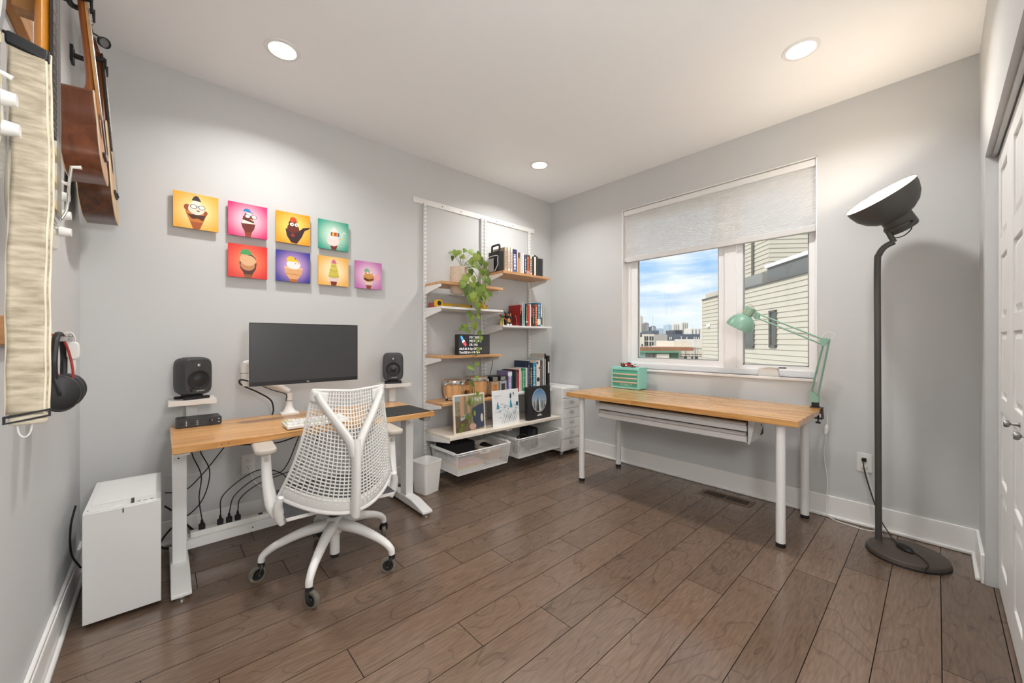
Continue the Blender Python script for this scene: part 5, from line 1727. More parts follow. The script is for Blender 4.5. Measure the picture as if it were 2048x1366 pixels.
# framed photo cover
r1 = record(-1.395, 'framed photo record cover in brown and blue tones behind the vine', 0.016, 4, 'e6ddcf')
Fz = -0.0082
def circ(cx, cy, rx, ry=None, n=24):
    return ellipse(rx, ry or rx, n, cx, cy)
k0 = 0.0081
art = mat('photo_ground', '8d8266', 0.6, var=0.55, vscale=45)
flat(r1, [('photo_print', [(-0.146, 0.012), (0.146, 0.012), (0.146, 0.303), (-0.146, 0.303)], art)], k0)
flat(r1, [('print_water', [(-0.146, 0.262), (-0.085, 0.262), (-0.085, 0.303), (-0.146, 0.303)], mat('photo_water', '92a6ab', 0.6, var=0.25, vscale=60)),
          ('print_grass', [(0.0, 0.225), (0.146, 0.235), (0.146, 0.303), (-0.02, 0.303)], mat('photo_grass', '8f9464', 0.6, var=0.3, vscale=50)),
          ('print_earth', [(-0.146, 0.012), (0.0, 0.012), (-0.03, 0.13), (-0.146, 0.15)], mat('photo_earth', '6b5a44', 0.6, var=0.6, vscale=60))], k0 + 0.0004)
flat(r1, [('print_shape', [(-0.10, 0.303), (-0.06, 0.303), (-0.06, 0.13), (-0.095, 0.13)], mat('photo_tan', 'c39a7c', 0.6, var=0.1)),
          ('print_shape', [(-0.04, 0.303), (-0.018, 0.303), (0.005, 0.165), (-0.018, 0.16)], mat('photo_tan', 'c39a7c', 0.6)),
          ('print_cloth', [(0.02, 0.190), (0.085, 0.215), (0.146, 0.225), (0.146, 0.03), (0.06, 0.02), (0.03, 0.09)], mat('photo_denim', '3d4658', 0.6, var=0.3, vscale=60)),
          ('print_pale', [(-0.10, 0.13), (-0.03, 0.155), (-0.02, 0.13), (-0.09, 0.10)], mat('photo_pale', 'b9bfc2', 0.6))], k0 + 0.0008)
flat(r1, [('print_oval', circ(0.122, 0.105, 0.014, 0.035), mat('photo_cream', 'd9cfc4', 0.6)),
          ('print_rose', circ(0.025, 0.045, 0.034, 0.024), mat('photo_rose', 'c9a090', 0.6, var=0.3, vscale=80))], k0 + 0.0012)
text_obj('lettering', '1969', 0.052, PRINT, r1, Matrix.Translation((0.075, -k0 - 0.0014, 0.262)) @ Matrix.Rotation(PI / 2, 4, 'X'), 0.0002)
# white cover with blue strokes: a plain abstract stand-in
r2 = record(-0.990, 'white record cover with loose blue and black strokes', 0.006, 4, 'eef0f1')
rnd = random.Random(11)
k1 = 0.0031
inks = [mat('ink_teal', '3f97b5', 0.6), mat('ink_pale', 'a9cfdd', 0.6), mat('ink_dark', '3a4750', 0.6), mat('ink_grey', '9aa7ae', 0.6)]
for i in range(46):
    a = rnd.uniform(-0.5, 0.9)
    cx, cy = rnd.uniform(-0.125, 0.125), rnd.gauss(0.135, 0.035)
    l_, w_ = rnd.uniform(0.012, 0.045), rnd.uniform(0.0015, 0.007)
    c, s_ = math.cos(a), math.sin(a)
    poly = [(cx + p * l_ * c - q * w_ * s_, cy + p * l_ * s_ + q * w_ * c) for p, q in ((-.5, -.5), (.5, -.3), (.5, .5), (-.5, .3))]
    poly = [(max(-0.15, min(0.15, x)), max(0.01, min(0.3, y))) for x, y in poly]
    flat(r2, [('ink_stroke', poly, inks[i % 4])], k1 + 0.00004 * i)
for cx, hh in ((-0.10, 0.07), (0.055, 0.085)):
    flat(r2, [('ink_mass', [(cx - 0.014, 0.15), (cx + 0.02, 0.15), (cx + 0.012, 0.15 + hh * 0.5), (cx + 0.001, 0.15 + hh), (cx - 0.008, 0.15 + hh * 0.55)], inks[0])], k1 + 0.002)
flat(r2, [('ink_mass', [(0.045, 0.235), (0.065, 0.235), (0.068, 0.268), (0.058, 0.285), (0.048, 0.27)], inks[2]), ('ink_mass', [(0.085, 0.268), (0.100, 0.262), (0.098, 0.285), (0.09, 0.29)], inks[2]),
          ('ink_mass', [(0.118, 0.165), (0.148, 0.160), (0.150, 0.195), (0.122, 0.198)], mat('ink_navy', '2f5d78', 0.6)),
          ('ink_line', [(-0.135, 0.262), (-0.06, 0.266), (-0.06, 0.2685), (-0.135, 0.2645)], inks[2]), ('ink_line', [(-0.135, 0.246), (-0.09, 0.2485), (-0.09, 0.250), (-0.135, 0.248)], inks[3])], k1 + 0.0022)
for i in range(7):
    x = -0.06 + i * 0.026
    flat(r2, [('ink_curve', [(x, 0.02), (x + 0.004, 0.02), (x + 0.045, 0.10), (x + 0.040, 0.10)], inks[2 if i % 2 else 3])], k1 + 0.0024)
# black box set with a round city picture
r3 = record(-0.580, 'black record box with a round picture of city towers under a blue sky', 0.040, 2, '29282a')
k2 = 0.0201
flat(r3, [('round_rim', circ(0, 0.180, 0.1005, 0.113, 40), PRINT)], k2)
sky_m, st_, sb_ = nodes_of('printed_sky')
tcn, sx_, rr_ = st_.nodes.new('ShaderNodeTexCoord'), st_.nodes.new('ShaderNodeSeparateXYZ'), st_.nodes.new('ShaderNodeValToRGB')
rr_.color_ramp.elements[0].position = 0.14
rr_.color_ramp.elements[0].color = lin('b9c6cf')
rr_.color_ramp.elements[1].position = 0.29
rr_.color_ramp.elements[1].color = lin('3f7fb0')
st_.links.new(tcn.outputs['Object'], sx_.inputs[0])
st_.links.new(sx_.outputs['Z'], rr_.inputs['Fac'])
st_.links.new(rr_.outputs['Color'], sb_.inputs['Base Color'])
flat(r3, [('printed_sky', circ(0, 0.180, 0.098, 0.1105, 40), sky_m)], k2 + 0.0004)
city = [mat('print_city_' + c_, c_, 0.6, var=0.35, vscale=90) for c_ in ('a9a49b', 'd9d6cf', '4d4f55', '7f8f9c')]
rnd = random.Random(5)
for i in range(30):
    x = -0.085 + 0.17 * i / 29
    lim = 0.108 * math.sqrt(max(0.0, 1 - (x / 0.094) ** 2))
    z0 = 0.180 - lim
    z1 = 0.165 + rnd.uniform(-0.025, 0.018)
    if z1 > z0:
        flat(r3, [('printed_tower', [(x - 0.0045, z0), (x + 0.0045, z0), (x + 0.0045, z1), (x - 0.0045, z1)], city[i % 4])], k2 + 0.0008)
flat(r3, [('printed_spire', [(-0.036, 0.085), (-0.006, 0.078), (-0.017, 0.235)], mat('print_spire_dark', '24282d', 0.6)), ('printed_spire', [(-0.008, 0.078), (0.028, 0.080), (-0.010, 0.225)], mat('print_spire_white', 'e3e5e6', 0.6))], k2 + 0.0012)
flat(r3, [('title_print', [(-0.034, 0.032), (0.034, 0.032), (0.034, 0.039), (-0.034, 0.039)], PRINT), ('title_print', [(-0.020, 0.042), (0.020, 0.042), (0.020, 0.049), (-0.020, 0.049)], PRINT)], k2 + 0.0002)

# ------------------------------------------------------------------ potted trailing plant
LEAVES = [(-1.502, -0.229, 1.901, 0.045, 180), (-1.477, -0.265, 1.895, 0.06, 250), (-1.498, -0.244, 1.854, 0.041, 280), (-1.442, -0.272, 1.912, 0.045, 30), (-1.388, -0.275, 1.932, 0.041, 10), (-1.276, -0.208, 1.953, 0.06, 60), (-1.182, -0.202, 1.932, 0.068, -20), (-1.296, -0.3, 1.874, 0.075, 250), (-1.188, -0.231, 1.869, 0.068, -60), (-1.274, -0.228, 1.844, 0.083, -40), (-1.294, -0.319, 1.802, 0.075, -30), (-1.405, -0.256, 1.878, 0.045, 200), (-1.192, -0.3, 1.831, 0.053, -100), (-1.192, -0.257, 1.771, 0.068, -80), (-1.151, -0.277, 1.76, 0.06, -60), (-1.44, -0.343, 1.669, 0.075, 250), (-1.487, -0.367, 1.621, 0.068, 240), (-1.375, -0.378, 1.672, 0.053, -60), (-1.429, -0.361, 1.578, 0.083, 250), (-1.386, -0.372, 1.547, 0.083, 260), (-1.316, -0.369, 1.574, 0.09, -90), (-1.238, -0.338, 1.613, 0.083, -60), (-1.217, -0.373, 1.676, 0.06, -70), (-1.354, -0.365, 1.5, 0.068, -90), (-1.28, -0.35, 1.549, 0.075, -60), (-1.199, -0.337, 1.556, 0.083, -45), (-1.199, -0.378, 1.57, 0.053, -30), (-1.249, -0.359, 1.516, 0.06, -70), (-1.42, -0.371, 1.511, 0.06, 260), (-1.339, -0.379, 1.458, 0.053, -90), (-1.338, -0.286, 1.75, 0.053, -80), (-1.387, -0.311, 1.712, 0.045, 230), (-1.241, -0.355, 1.689, 0.056, -40), (-1.393, -0.375, 1.621, 0.06, -100), (-1.323, -0.357, 1.629, 0.056, -60), (-1.398, -0.34, 1.395, 0.055, 190), (-1.372, -0.34, 1.354, 0.052, -90), (-1.294, -0.34, 1.421, 0.037, -80), (-1.299, -0.34, 1.37, 0.052, -40), (-1.464, -0.34, 1.273, 0.059, 200), (-1.434, -0.34, 1.29, 0.048, 160), (-1.408, -0.34, 1.249, 0.052, -20), (-1.336, -0.34, 1.288, 0.066, -60), (-1.283, -0.34, 1.23, 0.044, -50), (-1.278, -0.34, 1.183, 0.052, 250), (-1.32, -0.34, 1.162, 0.044, -70), (-1.299, -0.34, 1.089, 0.041, -80), (-1.326, -0.34, 1.052, 0.03, -80), (-1.304, -0.34, 0.966, 0.037, -80), (-1.383, -0.34, 0.944, 0.059, 170), (-1.315, -0.34, 0.848, 0.037, -90), (-1.362, -0.34, 0.805, 0.052, -40), (-1.359, -0.405, 0.728, 0.033, -90), (-1.44, -0.405, 0.662, 0.052, -45), (-1.385, -0.405, 0.565, 0.044, -50), (-1.455, -0.405, 0.546, 0.044, -40), (-1.509, -0.405, 0.485, 0.037, -90), (-1.523, -0.405, 0.447, 0.03, -90)]
STEM = [(-1.354, -0.22, 1.843), (-1.359, -0.3, 1.788), (-1.343, -0.335, 1.68), (-1.34, -0.345, 1.511), (-1.32, -0.34, 1.343), (-1.346, -0.34, 1.237), (-1.352, -0.34, 1.132), (-1.357, -0.34, 1.006), (-1.352, -0.34, 0.901), (-1.364, -0.35, 0.84), (-1.379, -0.39, 0.782), (-1.4, -0.405, 0.682), (-1.41, -0.405, 0.601), (-1.43, -0.405, 0.502), (-1.455, -0.405, 0.445)]
pl = thing('potted_pothos', 'trailing green pothos in a speckled stone pot hanging down past the shelves', 'potted plant', (-1.400, -0.190, 1.650))
P0 = Vector((-1.400, -0.190, 1.650))
tm, tt, tb_ = nodes_of('terrazzo')
tcn, vn, rmp = tt.nodes.new('ShaderNodeTexCoord'), tt.nodes.new('ShaderNodeTexVoronoi'), tt.nodes.new('ShaderNodeValToRGB')
vn.inputs['Scale'].default_value = 85
rmp.color_ramp.elements[0].position = 0.16
rmp.color_ramp.elements[0].color = lin('8d6e58')
rmp.color_ramp.elements[1].position = 0.27
rmp.color_ramp.elements[1].color = lin('d9c6b2')
tt.links.new(tcn.outputs['Object'], vn.inputs['Vector'])
tt.links.new(vn.outputs['Distance'], rmp.inputs['Fac'])
tt.links.new(rmp.outputs['Color'], tb_.inputs['Base Color'])
tb_.inputs['Roughness'].default_value = 0.6
MB().lathe([(0.0001, -0.085), (0.045, -0.083), (0.066, -0.066), (0.073, -0.040), (0.074, 0.02), (0.074, 0.150), (0.066, 0.150), (0.066, 0.13)], 36).build('pot', tm, pl)
MB().lathe([(0.0001, 0.133), (0.067, 0.131)], 24).build('soil', mat('soil', '3b2e25', 0.95, var=0.4, vscale=80), pl)
LEAF = []
for i, c_ in enumerate(('66802a', '7a9133', '556e22', '8a9c3e')):
    m_ = mat('pothos_leaf_' + c_, c_, 0.55, var=0.18, vscale=30)
    LEAF.append(m_)
def leaf_mesh(i):
    """heart-shaped leaf, base at origin, tip along +y, with a folded midrib"""
    out = [(0, 0), (0.16, -0.10), (0.34, -0.06), (0.44, 0.12), (0.42, 0.36), (0.28, 0.64), (0.12, 0.86), (0, 1.0)]
    vs_, fs = [], []
    n = len(out)
    mid = [(0, y) for y in (0, 0.02, 0.08, 0.2, 0.4, 0.64, 0.86, 1.0)]
    for s_ in (-1, 1):
        b = len(vs_)
        for (x, y), (mx_, my) in zip(out, mid):
            vs_.append((0, my, -0.10 * my * my))
            vs_.append((s_ * x, y, 0.16 * abs(x) - 0.16 * y * y))
        for j in range(n - 1):
            fs.append((b + 2 * j, b + 2 * j + 1, b + 2 * j + 3, b + 2 * j + 2))
    me = MB().add(vs_, fs).mesh('leaf', 60)
    me.materials.append(LEAF[i])
    return me
LM = [leaf_mesh(i) for i in range(4)]
st = MB()
st.tube([Vector(q) - P0 for q in STEM], 0.0024, 6, 5)
st.build('main_vine', mat('vine_brown', '5a6a35', 0.6), pl)
rnd = random.Random(4)
stem_pts = catmull([Vector(q) for q in STEM], 5)
petm = mat('petiole_green', '6d7d38', 0.6)
for i, (x, y, z, s_, a) in enumerate(LEAVES):
    o = bpy.data.objects.new('leaf', LM[i % 4 if z > 1.45 else (i * 3 + 1) % 4])
    COL.objects.link(o)
    o.parent = pl
    # tip direction a lies in the x-z plane; the blade looks out of the wall towards -y
    d = Vector((math.cos(R(a)), rnd.uniform(-0.35, 0.15), math.sin(R(a)))).normalized()
    nrm = Vector((rnd.uniform(-0.5, 0.2), -1.0, rnd.uniform(0.1, 0.8)))
    xx = d.cross(nrm).normalized()
    nn = xx.cross(d).normalized()
    M_ = Matrix((xx, d, nn)).transposed().to_4x4()
    c_ = Vector((x, y, z)) - d * s_ * 0.5
    o.matrix_local = Matrix.Translation(c_ - P0) @ M_ @ Matrix.Scale(s_ * 1.12, 4)
    # petiole to the nearest stem point (upper leaves spring from the pot)
    if z > 1.70:
        src = Vector((-1.385, -0.215, 1.785))
    else:
        src = min(stem_pts, key=lambda q: (q - c_).length)
    mid = (src + c_) / 2 + Vector((0, -0.01, 0.02 if z > 1.7 else 0.008))
    if z > 1.45 or (src - c_).length > 0.012:
        MB().tube([src - P0, mid - P0, c_ - P0], 0.0014, 5, 4).build('petiole', petm, pl)
for q in (((-1.38, -0.22, 1.79), (-1.33, -0.29, 1.78), (-1.30, -0.34, 1.68), (-1.28, -0.355, 1.56)), ((-1.39, -0.22, 1.79), (-1.38, -0.30, 1.77), (-1.40, -0.345, 1.66), (-1.42, -0.36, 1.57)), ((-1.37, -0.21, 1.79), (-1.29, -0.28, 1.80), (-1.24, -0.345, 1.70), (-1.23, -0.355, 1.58))):
    MB().tube([Vector(p) - P0 for p in q], 0.0022, 6, 5).build('side_vine', petm, pl)
# ================================================================== WINDOW TABLE
tb = thing('work_table', 'long butcher-block table on four white tube legs below the window', 'table', (-0.435, -1.6575, 0))
MB().box(-0.330, 0.330, -0.8025, 0.8025, 0.700, 0.735).build('table_top', BUTCHER_Y, tb, bevel=0.002)
for x, y in ((-0.250, 0.699), (0.317, 0.692), (-0.250, -0.704), (0.313, -0.715)):
    x = max(-0.25, min(0.29, x))
    lg = MB().cyl((x, y, 0.022), (x, y, 0.700), 0.0235, n=28).build('leg', WHITE, tb)
    MB().cyl((x, y, 0), (x, y, 0.022), 0.0245, 0.0235, n=28).build('foot_cap', RUBBER, lg)
    MB().cyl((x, y, 0.690), (x, y, 0.700), 0.045, n=28).build('mount_plate', WHITE, lg)
# under-table drawer unit
du = thing('under_table_drawers', 'white metal two-drawer unit hung under the window table', 'drawer unit', (-0.43, -1.6175, 0.530))
WM = mat('drawer_white', 'dfdfde', 0.4)
MB().box(-0.150, 0.18, -0.545, 0.545, 0.004, 0.140).build('drawer_housing', mat('drawer_inside', '3c3c3d', 0.6), du)
MB().box(-0.150, 0.18, -0.545, 0.545, 0.0, 0.004).box(0.176, 0.18, -0.545, 0.545, 0.0, 0.150).build('housing_shell', WM, du)
for i, (z0, z1) in enumerate(((0.006, 0.060), (0.072, 0.126))):
    fr_ = MB().box(-0.168, -0.152, -0.545, 0.545, z0, z1 - 0.014).build('drawer_front', WM, du, bevel=0.001)
    hp = MB().prism(ellipse(0.020, 0.0125, 18, 0, 0, 80, 280) + [(0.004, -0.0122), (0.004, 0.0122)], -0.545, 0.545, Matrix.Translation((-0.168, 0, z1 - 0.006)) @ Matrix(((1, 0, 0, 0), (0, 0, 1, 0), (0, 1, 0, 0), (0, 0, 0, 1))))
    hp.build('full_width_pull', mat('pull_steel', 'e2e2e1', 0.28, 0.5), fr_)
for s_ in (-1, 1):
    y = s_ * 0.552
    br = MB()
    br.prism([(-0.160, -0.006), (-0.160, 0.170), (0.215, 0.170), (0.215, 0.120), (0.06, 0.0)], y - 0.0015, y + 0.0015, Matrix(((1, 0, 0, 0), (0, 0, 1, 0), (0, 1, 0, 0), (0, 0, 0, 1))))
    br.prism([(y, 0.170), (y + s_ * 0.044, 0.170), (y + s_ * 0.010, -0.006), (y, -0.006)], -0.162, -0.159, YZ)
    b_ = br.build('side_bracket', WM, du)
    for q in ((0.10, 0.075), (0.15, 0.105)):
        MB().cyl((q[0], y + s_ * 0.0015, q[1]), (q[0], y + s_ * 0.004, q[1]), 0.007, n=12).build('bolt', BLACK, b_)

# toolbox with the toy car
TEAL = mat('toolbox_teal', '8fd2c6', 0.35, var=0.03)
TEALD = mat('toolbox_teal_drawer', '5fb39c', 0.4, var=0.03)
PULL = mat('toolbox_pull', 'cdb9a4', 0.4)
bx = thing('toolbox', 'small teal metal tool chest with three beige-handled drawers on the window table', 'toolbox', (-0.140, -1.073, 0.735))
MB().box(-0.060, 0.075, -0.139, 0.139, 0.004, 0.190).build('chest_body', TEAL, bx, bevel=0.003)
MB().ring([(-0.139, 0.004), (0.139, 0.004), (0.139, 0.190), (-0.139, 0.190)], [(-0.123, 0.020), (0.123, 0.020), (0.123, 0.168), (-0.123, 0.168)], -0.072, -0.060, YZ).build('front_frame', TEAL, bx, bevel=0.001)
for z0, z1 in ((0.128, 0.164), (0.092, 0.125), (0.056, 0.089), (0.022, 0.053)):
    d_ = MB().box(-0.068, -0.061, -0.121, 0.121, z0, z1).build('drawer', TEALD, bx, bevel=0.001)
    if z0 > 0.03:
        MB().box(-0.079, -0.068, -0.121, 0.121, z0 - 0.003, z0 + 0.010).build('drawer_pull', PULL, d_, bevel=0.003)
text_obj('lettering', 'KOBALT', 0.030, mat('raised_letters', 'c4e6de', 0.4), bx, Matrix.Translation((-0.0685, -0.012, 0.036)) @ Matrix(((0, 0, -1, 0), (-1, 0, 0, 0), (0, 1, 0, 0), (0, 0, 0, 1))), 0.0012, spacing=1.1)
MB().box(-0.062, 0.077, -0.141, 0.141, 0.189, 0.194).build('lid_lip', TEAL, bx, bevel=0.001)
for x in (-0.04, 0.055):
    for y in (-0.12, 0.12):
        MB().cyl((x, y, 0), (x, y, 0.004), 0.008, n=10).build('foot', RUBBER, bx)
car = thing('toy_race_car', 'red toy race car with a white number roundel on the teal tool chest', 'toy car', (-0.155, -1.085, 0.929), R(-90 + 4))
CR = mat('car_red', 'b5202a', 0.25, coat=0.5)
# car local: +x nose
prof = [(-0.072, 0.012), (-0.070, 0.026), (-0.045, 0.030), (-0.020, 0.036), (0.0, 0.034), (0.020, 0.024), (0.055, 0.016), (0.078, 0.010), (0.078, 0.006), (-0.068, 0.006)]
MB().prism(prof, -0.026, 0.026, XZ).build('car_body', CR, car, bevel=0.003)
MB().prism([(-0.020, 0.034), (-0.012, 0.043), (0.004, 0.043), (0.016, 0.027)], -0.014, 0.014, XZ).build('canopy', mat('car_canopy', '2a2b30', 0.15), car, bevel=0.002)
MB().box(-0.078, -0.064, -0.032, 0.032, 0.032, 0.035).box(-0.072, -0.068, -0.024, -0.020, 0.02, 0.033).box(-0.072, -0.068, 0.020, 0.024, 0.02, 0.033).build('rear_wing', BLACK, car)
MB().prism([(0.022, 0.0235), (0.056, 0.0165), (0.074, 0.0118), (0.074, 0.0112), (0.022, 0.0228)], -0.020, 0.020, Matrix.Translation((0, 0, 0.0004)) @ XZ).build('nose_stripe', PRINT, car)
MB().cyl((-0.018, -0.026, 0.018), (-0.018, -0.0268, 0.018), 0.0095, n=20).build('roundel', PRINT, car)
text_obj('lettering', '1', 0.014, BLACK, car, Matrix.Translation((-0.018, -0.0270, 0.018)) @ Matrix.Rotation(PI / 2, 4, 'X'), 0.0002)
for x, r_ in ((-0.046, 0.0145), (0.038, 0.0125)):
    for s_ in (-1, 1):
        w_ = MB().cyl((x, s_ * 0.020, r_), (x, s_ * 0.031, r_), r_, n=20).build('wheel', RUBBER, car)
        MB().cyl((x, s_ * 0.0308, r_), (x, s_ * 0.0316, r_), r_ * 0.62, n=16).build('wheel_hub', mat('hub_gold', '9c7a3e', 0.4, 0.6), w_)

# clamp-on desk lamp: built in the y-z plane, x = -0.15
LG = mat('lamp_green', '86ad9a', 0.35, var=0.03)
dl = thing('desk_lamp', 'mint green spring-arm desk lamp clamped to the window table', 'desk lamp', (-0.150, -2.425, 0.735))
def L(y, z, x=0.0):
    return Vector((x, y + 2.425, z - 0.735))
MB().box(-0.025, 0.025, -0.030, 0.022, 0.0, 0.006).box(-0.017, 0.017, -0.022, 0.014, 0.006, 0.034).box(-0.020, 0.020, -0.042, -0.0365, -0.07, 0.006).box(-0.020, 0.020, -0.042, 0.0, -0.070, -0.064).build('clamp', BLACK, dl, bevel=0.002)
MB().cyl(L(-2.443, 0.672), L(-2.443, 0.698), 0.006, n=10).cyl(L(-2.443, 0.635), L(-2.443, 0.645), 0.014, n=14).cyl(L(-2.443, 0.645), L(-2.443, 0.672), 0.004, n=8).build('clamp_screw', BLACK, dl)
for sx in (-1, 1):
    MB().prism([(0.006 + 0.0, 0.034), (-0.022, 0.036), (-0.026, 0.070), (-0.006, 0.085), (0.012, 0.105), (0.026, 0.100), (0.020, 0.040)], sx * 0.012 - 0.0015, sx * 0.012 + 0.0015, YZ).build('base_plate', LG, dl)
E1a, E1b = L(-2.470, 1.150), L(-2.497, 1.182)
def bar(a, b, m_=LG, w_=0.0045, name='arm_bar'):
    for sx in (-1, 1):
        q = Vector((sx * 0.009, 0, 0))
        MB().tube([a + q, b + q], w_, 4, 1).build(name, m_, dl, smooth=0)
bar(L(-2.405, 0.825), L(-2.468, 1.140))
bar(L(-2.440, 0.805), L(-2.500, 1.175))
for sx in (-1, 1):
    MB().prism([(p.y, p.z) for p in (L(-2.455, 1.188), L(-2.508, 1.180), L(-2.476, 1.132), L(-2.455, 1.140))], sx * 0.012 - 0.0012, sx * 0.012 + 0.0012, YZ).build('elbow_plate', LG, dl)
bar(L(-2.465, 1.180), L(-2.100, 1.362))
bar(L(-2.470, 1.142), L(-2.110, 1.325))
MB().prism([(p.y, p.z) for p in (L(-2.075, 1.340), L(-2.086, 1.380), L(-2.115, 1.362), L(-2.112, 1.322), L(-2.085, 1.322))], -0.013, 0.013, YZ).build('head_bracket', LG, dl, bevel=0.003)
sp_ = MB()
for a, b in ((L(-2.412, 0.835, 0.004), L(-2.442, 0.985, 0.004)), (L(-2.455, 1.185, 0.0), L(-2.29, 1.235, 0.0))):
    n = 90
    pts = []
    ax = (b - a).normalized()
    x_ = ax.orthogonal().normalized()
    y_ = ax.cross(x_)
    for i in range(n + 1):
        t = i / n
        ang = 2 * PI * 15 * t
        pts.append(a.lerp(b, t) + x_ * 0.0045 * math.cos(ang) + y_ * 0.0045 * math.sin(ang))
    sp_.tube(pts, 0.0011, 4, 1)
sp_.build('spring', STEEL, dl)
# head: axis points down towards the table's left
axd = Vector((0, 0.485, -0.875)).normalized()
if True:
    rc = L(-1.980, 1.262)
    Mh = Matrix.Translation(rc) @ frame_z(-axd)            # z goes from rim back to socket
    MB().lathe([(0.092, 0.0), (0.0915, 0.010), (0.086, 0.040), (0.074, 0.068), (0.056, 0.090), (0.036, 0.102), (0.033, 0.104), (0.032, 0.101), (0.054, 0.087), (0.072, 0.066), (0.084, 0.039), (0.0895, 0.010), (0.090, 0.0)], 36, Mh, closed=True).build('lamp_shade', LG, dl)
    sk = MB().lathe([(0.0335, 0.098), (0.0345, 0.160), (0.033, 0.164), (0.0001, 0.165)], 28, Mh).build('socket_cover', LG, dl)
    for i in range(14):
        a = 2 * PI * i / 14
        MB().box(0.0338, 0.0352, -0.0022, 0.0022, 0.112, 0.150, Mh @ Matrix.Rotation(a, 4, 'Z')).build('vent_slot', mat('slot_cream', 'c9c49a', 0.5), sk)
    MB().ball((0, 0, 0.02), 0.028, 0.028, 0.034, 16, 10, M=Mh).cyl(Mh @ Vector((0, 0, 0.045)), Mh @ Vector((0, 0, 0.10)), 0.014, n=14).build('bulb', mat('bulb_glass', 'e8e6df', 0.2), dl)
    MB().tube([Mh @ Vector((0.0, 0.034, 0.12)), L(-2.045, 1.352), L(-2.078, 1.340)], 0.003, 6, 4).build('head_hinge', STEEL, dl)
MB().tube([L(-2.02, 1.41), L(-2.06, 1.428), L(-2.085, 1.39), L(-2.11, 1.355)], 0.002, 6, 5).build('head_wire', mat('wire_tan', 'b49a84', 0.5), dl)
MB().tube([L(-2.455, 1.19, 0.012), L(-2.49, 1.225, 0.012), L(-2.525, 1.205, 0.012), L(-2.51, 1.18, 0.012)], 0.0025, 6, 5).build('elbow_wire', WPLAST, dl)
cd = cable('white lamp cord with inline switch hanging past the window table edge', c3((-0.135, -2.455, 0.80), (-0.09, -2.475, 0.74), (-0.07, -2.478, 0.66), (-0.065, -2.470, 0.52), (-0.055, -2.458, 0.42), (-0.06, -2.478, 0.25), (-0.05, -2.47, 0.08), (-0.055, -2.49, 0.012), (-0.08, -2.60, 0.005), (-0.07, -2.70, 0.006), (-0.045, -2.735, 0.07), (-0.035, -2.70, 0.20), (-0.022, -2.66, 0.36), (-0.016, -2.651, 0.39)), 0.0028, WPLAST, 'lamp cord')
MB().tube([(-0.068, -2.475, 0.620), (-0.067, -2.473, 0.600), (-0.066, -2.470, 0.560), (-0.065, -2.468, 0.545)], [0.005, 0.012, 0.012, 0.005], 10, 4).build('inline_switch', WPLAST, cd)
MB().box(-0.030, -0.0085, -2.663, -2.639, 0.363, 0.386).build('plug', WPLAST, cd, bevel=0.004)

# ================================================================== FLOOR LAMP
BZ = mat('lamp_bronze', '4a413a', 0.5, 0.1, var=0.03)
LGY = mat('lamp_dark_grey', '4d4b49', 0.5, 0.1, var=0.03)
fl = thing('floor_lamp', 'dark grey floor lamp with a bowl shade turned up to the wall', 'floor lamp', (-0.310, -2.850, 0))
F0 = Vector((-0.310, -2.850, 0))
MB().lathe([(0.0001, 0.034), (0.150, 0.032), (0.160, 0.026), (0.165, 0.010), (0.162, 0.007)], 56).build('base_disc', BZ, fl)
MB().lathe([(0.0001, 0.0), (0.164, 0.0), (0.166, 0.003), (0.164, 0.007)], 56).build('base_rim', RUBBER, fl)
pole = [(-0.252, -2.735, 0.03), (-0.268, -2.734, 0.6), (-0.284, -2.733, 1.2), (-0.291, -2.733, 1.60), (-0.293, -2.740, 1.655), (-0.296, -2.762, 1.693), (-0.292, -2.800, 1.716)]
MB().tube([Vector(p) - F0 for p in pole], 0.0150, 14, 5).build('pole', LGY, fl)
rcn = Vector((-0.362, -2.747, 1.967)) - F0
nrm = Vector((-0.4126, 0.4149, 0.8113)).normalized()
Ms = Matrix.Translation(rcn) @ frame_z(nrm)
SH = [(0.158, 0.0), (0.160, 0.003), (0.157, 0.0), (0.154, -0.030), (0.143, -0.070), (0.120, -0.108), (0.088, -0.135), (0.066, -0.146)]
MB().lathe(SH, 56, Ms).build('shade', LGY, fl)
MB().lathe([(0.1565, 0.0), (0.152, -0.030), (0.141, -0.069), (0.118, -0.106), (0.086, -0.132), (0.0001, -0.140)], 56, Ms).build('shade_lining', mat('shade_inside', 'f6f1e8', 0.5), fl)
MB().lathe([(0.066, -0.140), (0.066, -0.212), (0.062, -0.222), (0.0001, -0.224)], 40, Ms).build('shade_neck', LGY, fl)
# yoke: a flat band around the neck that joins the pole
yk = MB()
jt = Vector(pole[-1]) - F0
for a0_, a1_ in ((0, 1),):
    pts = []
    # direction from neck axis to the pole joint, in the plane of the band
    band_c = Ms @ Vector((0, 0, -0.190))
    loc = Ms.inverted() @ jt
    ang0 = math.atan2(loc.y, loc.x)
    for i in range(25):
        a = ang0 - R(88) + R(176) * i / 24
        pts.append(Ms @ Vector((0.071 * math.cos(a), 0.071 * math.sin(a), -0.190)))
    yk.tube(pts, 0.004, 8, 1, flat=2.8, up=nrm)
    yk.tube([jt, (jt + pts[12]) / 2, pts[12]], [0.013, 0.013, 0.012], 10, 3)
yk.build('yoke', LGY, fl)
for i in (0, 24):
    p_ = pts[i]
    d_ = (p_ - band_c).normalized()
    MB().cyl(p_, p_ + d_ * 0.007, 0.007, n=12).build('yoke_screw', RUBBER, fl)
MB().tube([Ms @ (Matrix.Rotation(ang0, 4, 'Z') @ Vector(q)) for q in ((0.066, 0.0, -0.205), (0.070, 0.004, -0.232), (0.030, 0.008, -0.252), (-0.020, 0.006, -0.244), (-0.035, 0.0, -0.222))], 0.0028, 6, 5).build('shade_wire', RUBBER, fl)
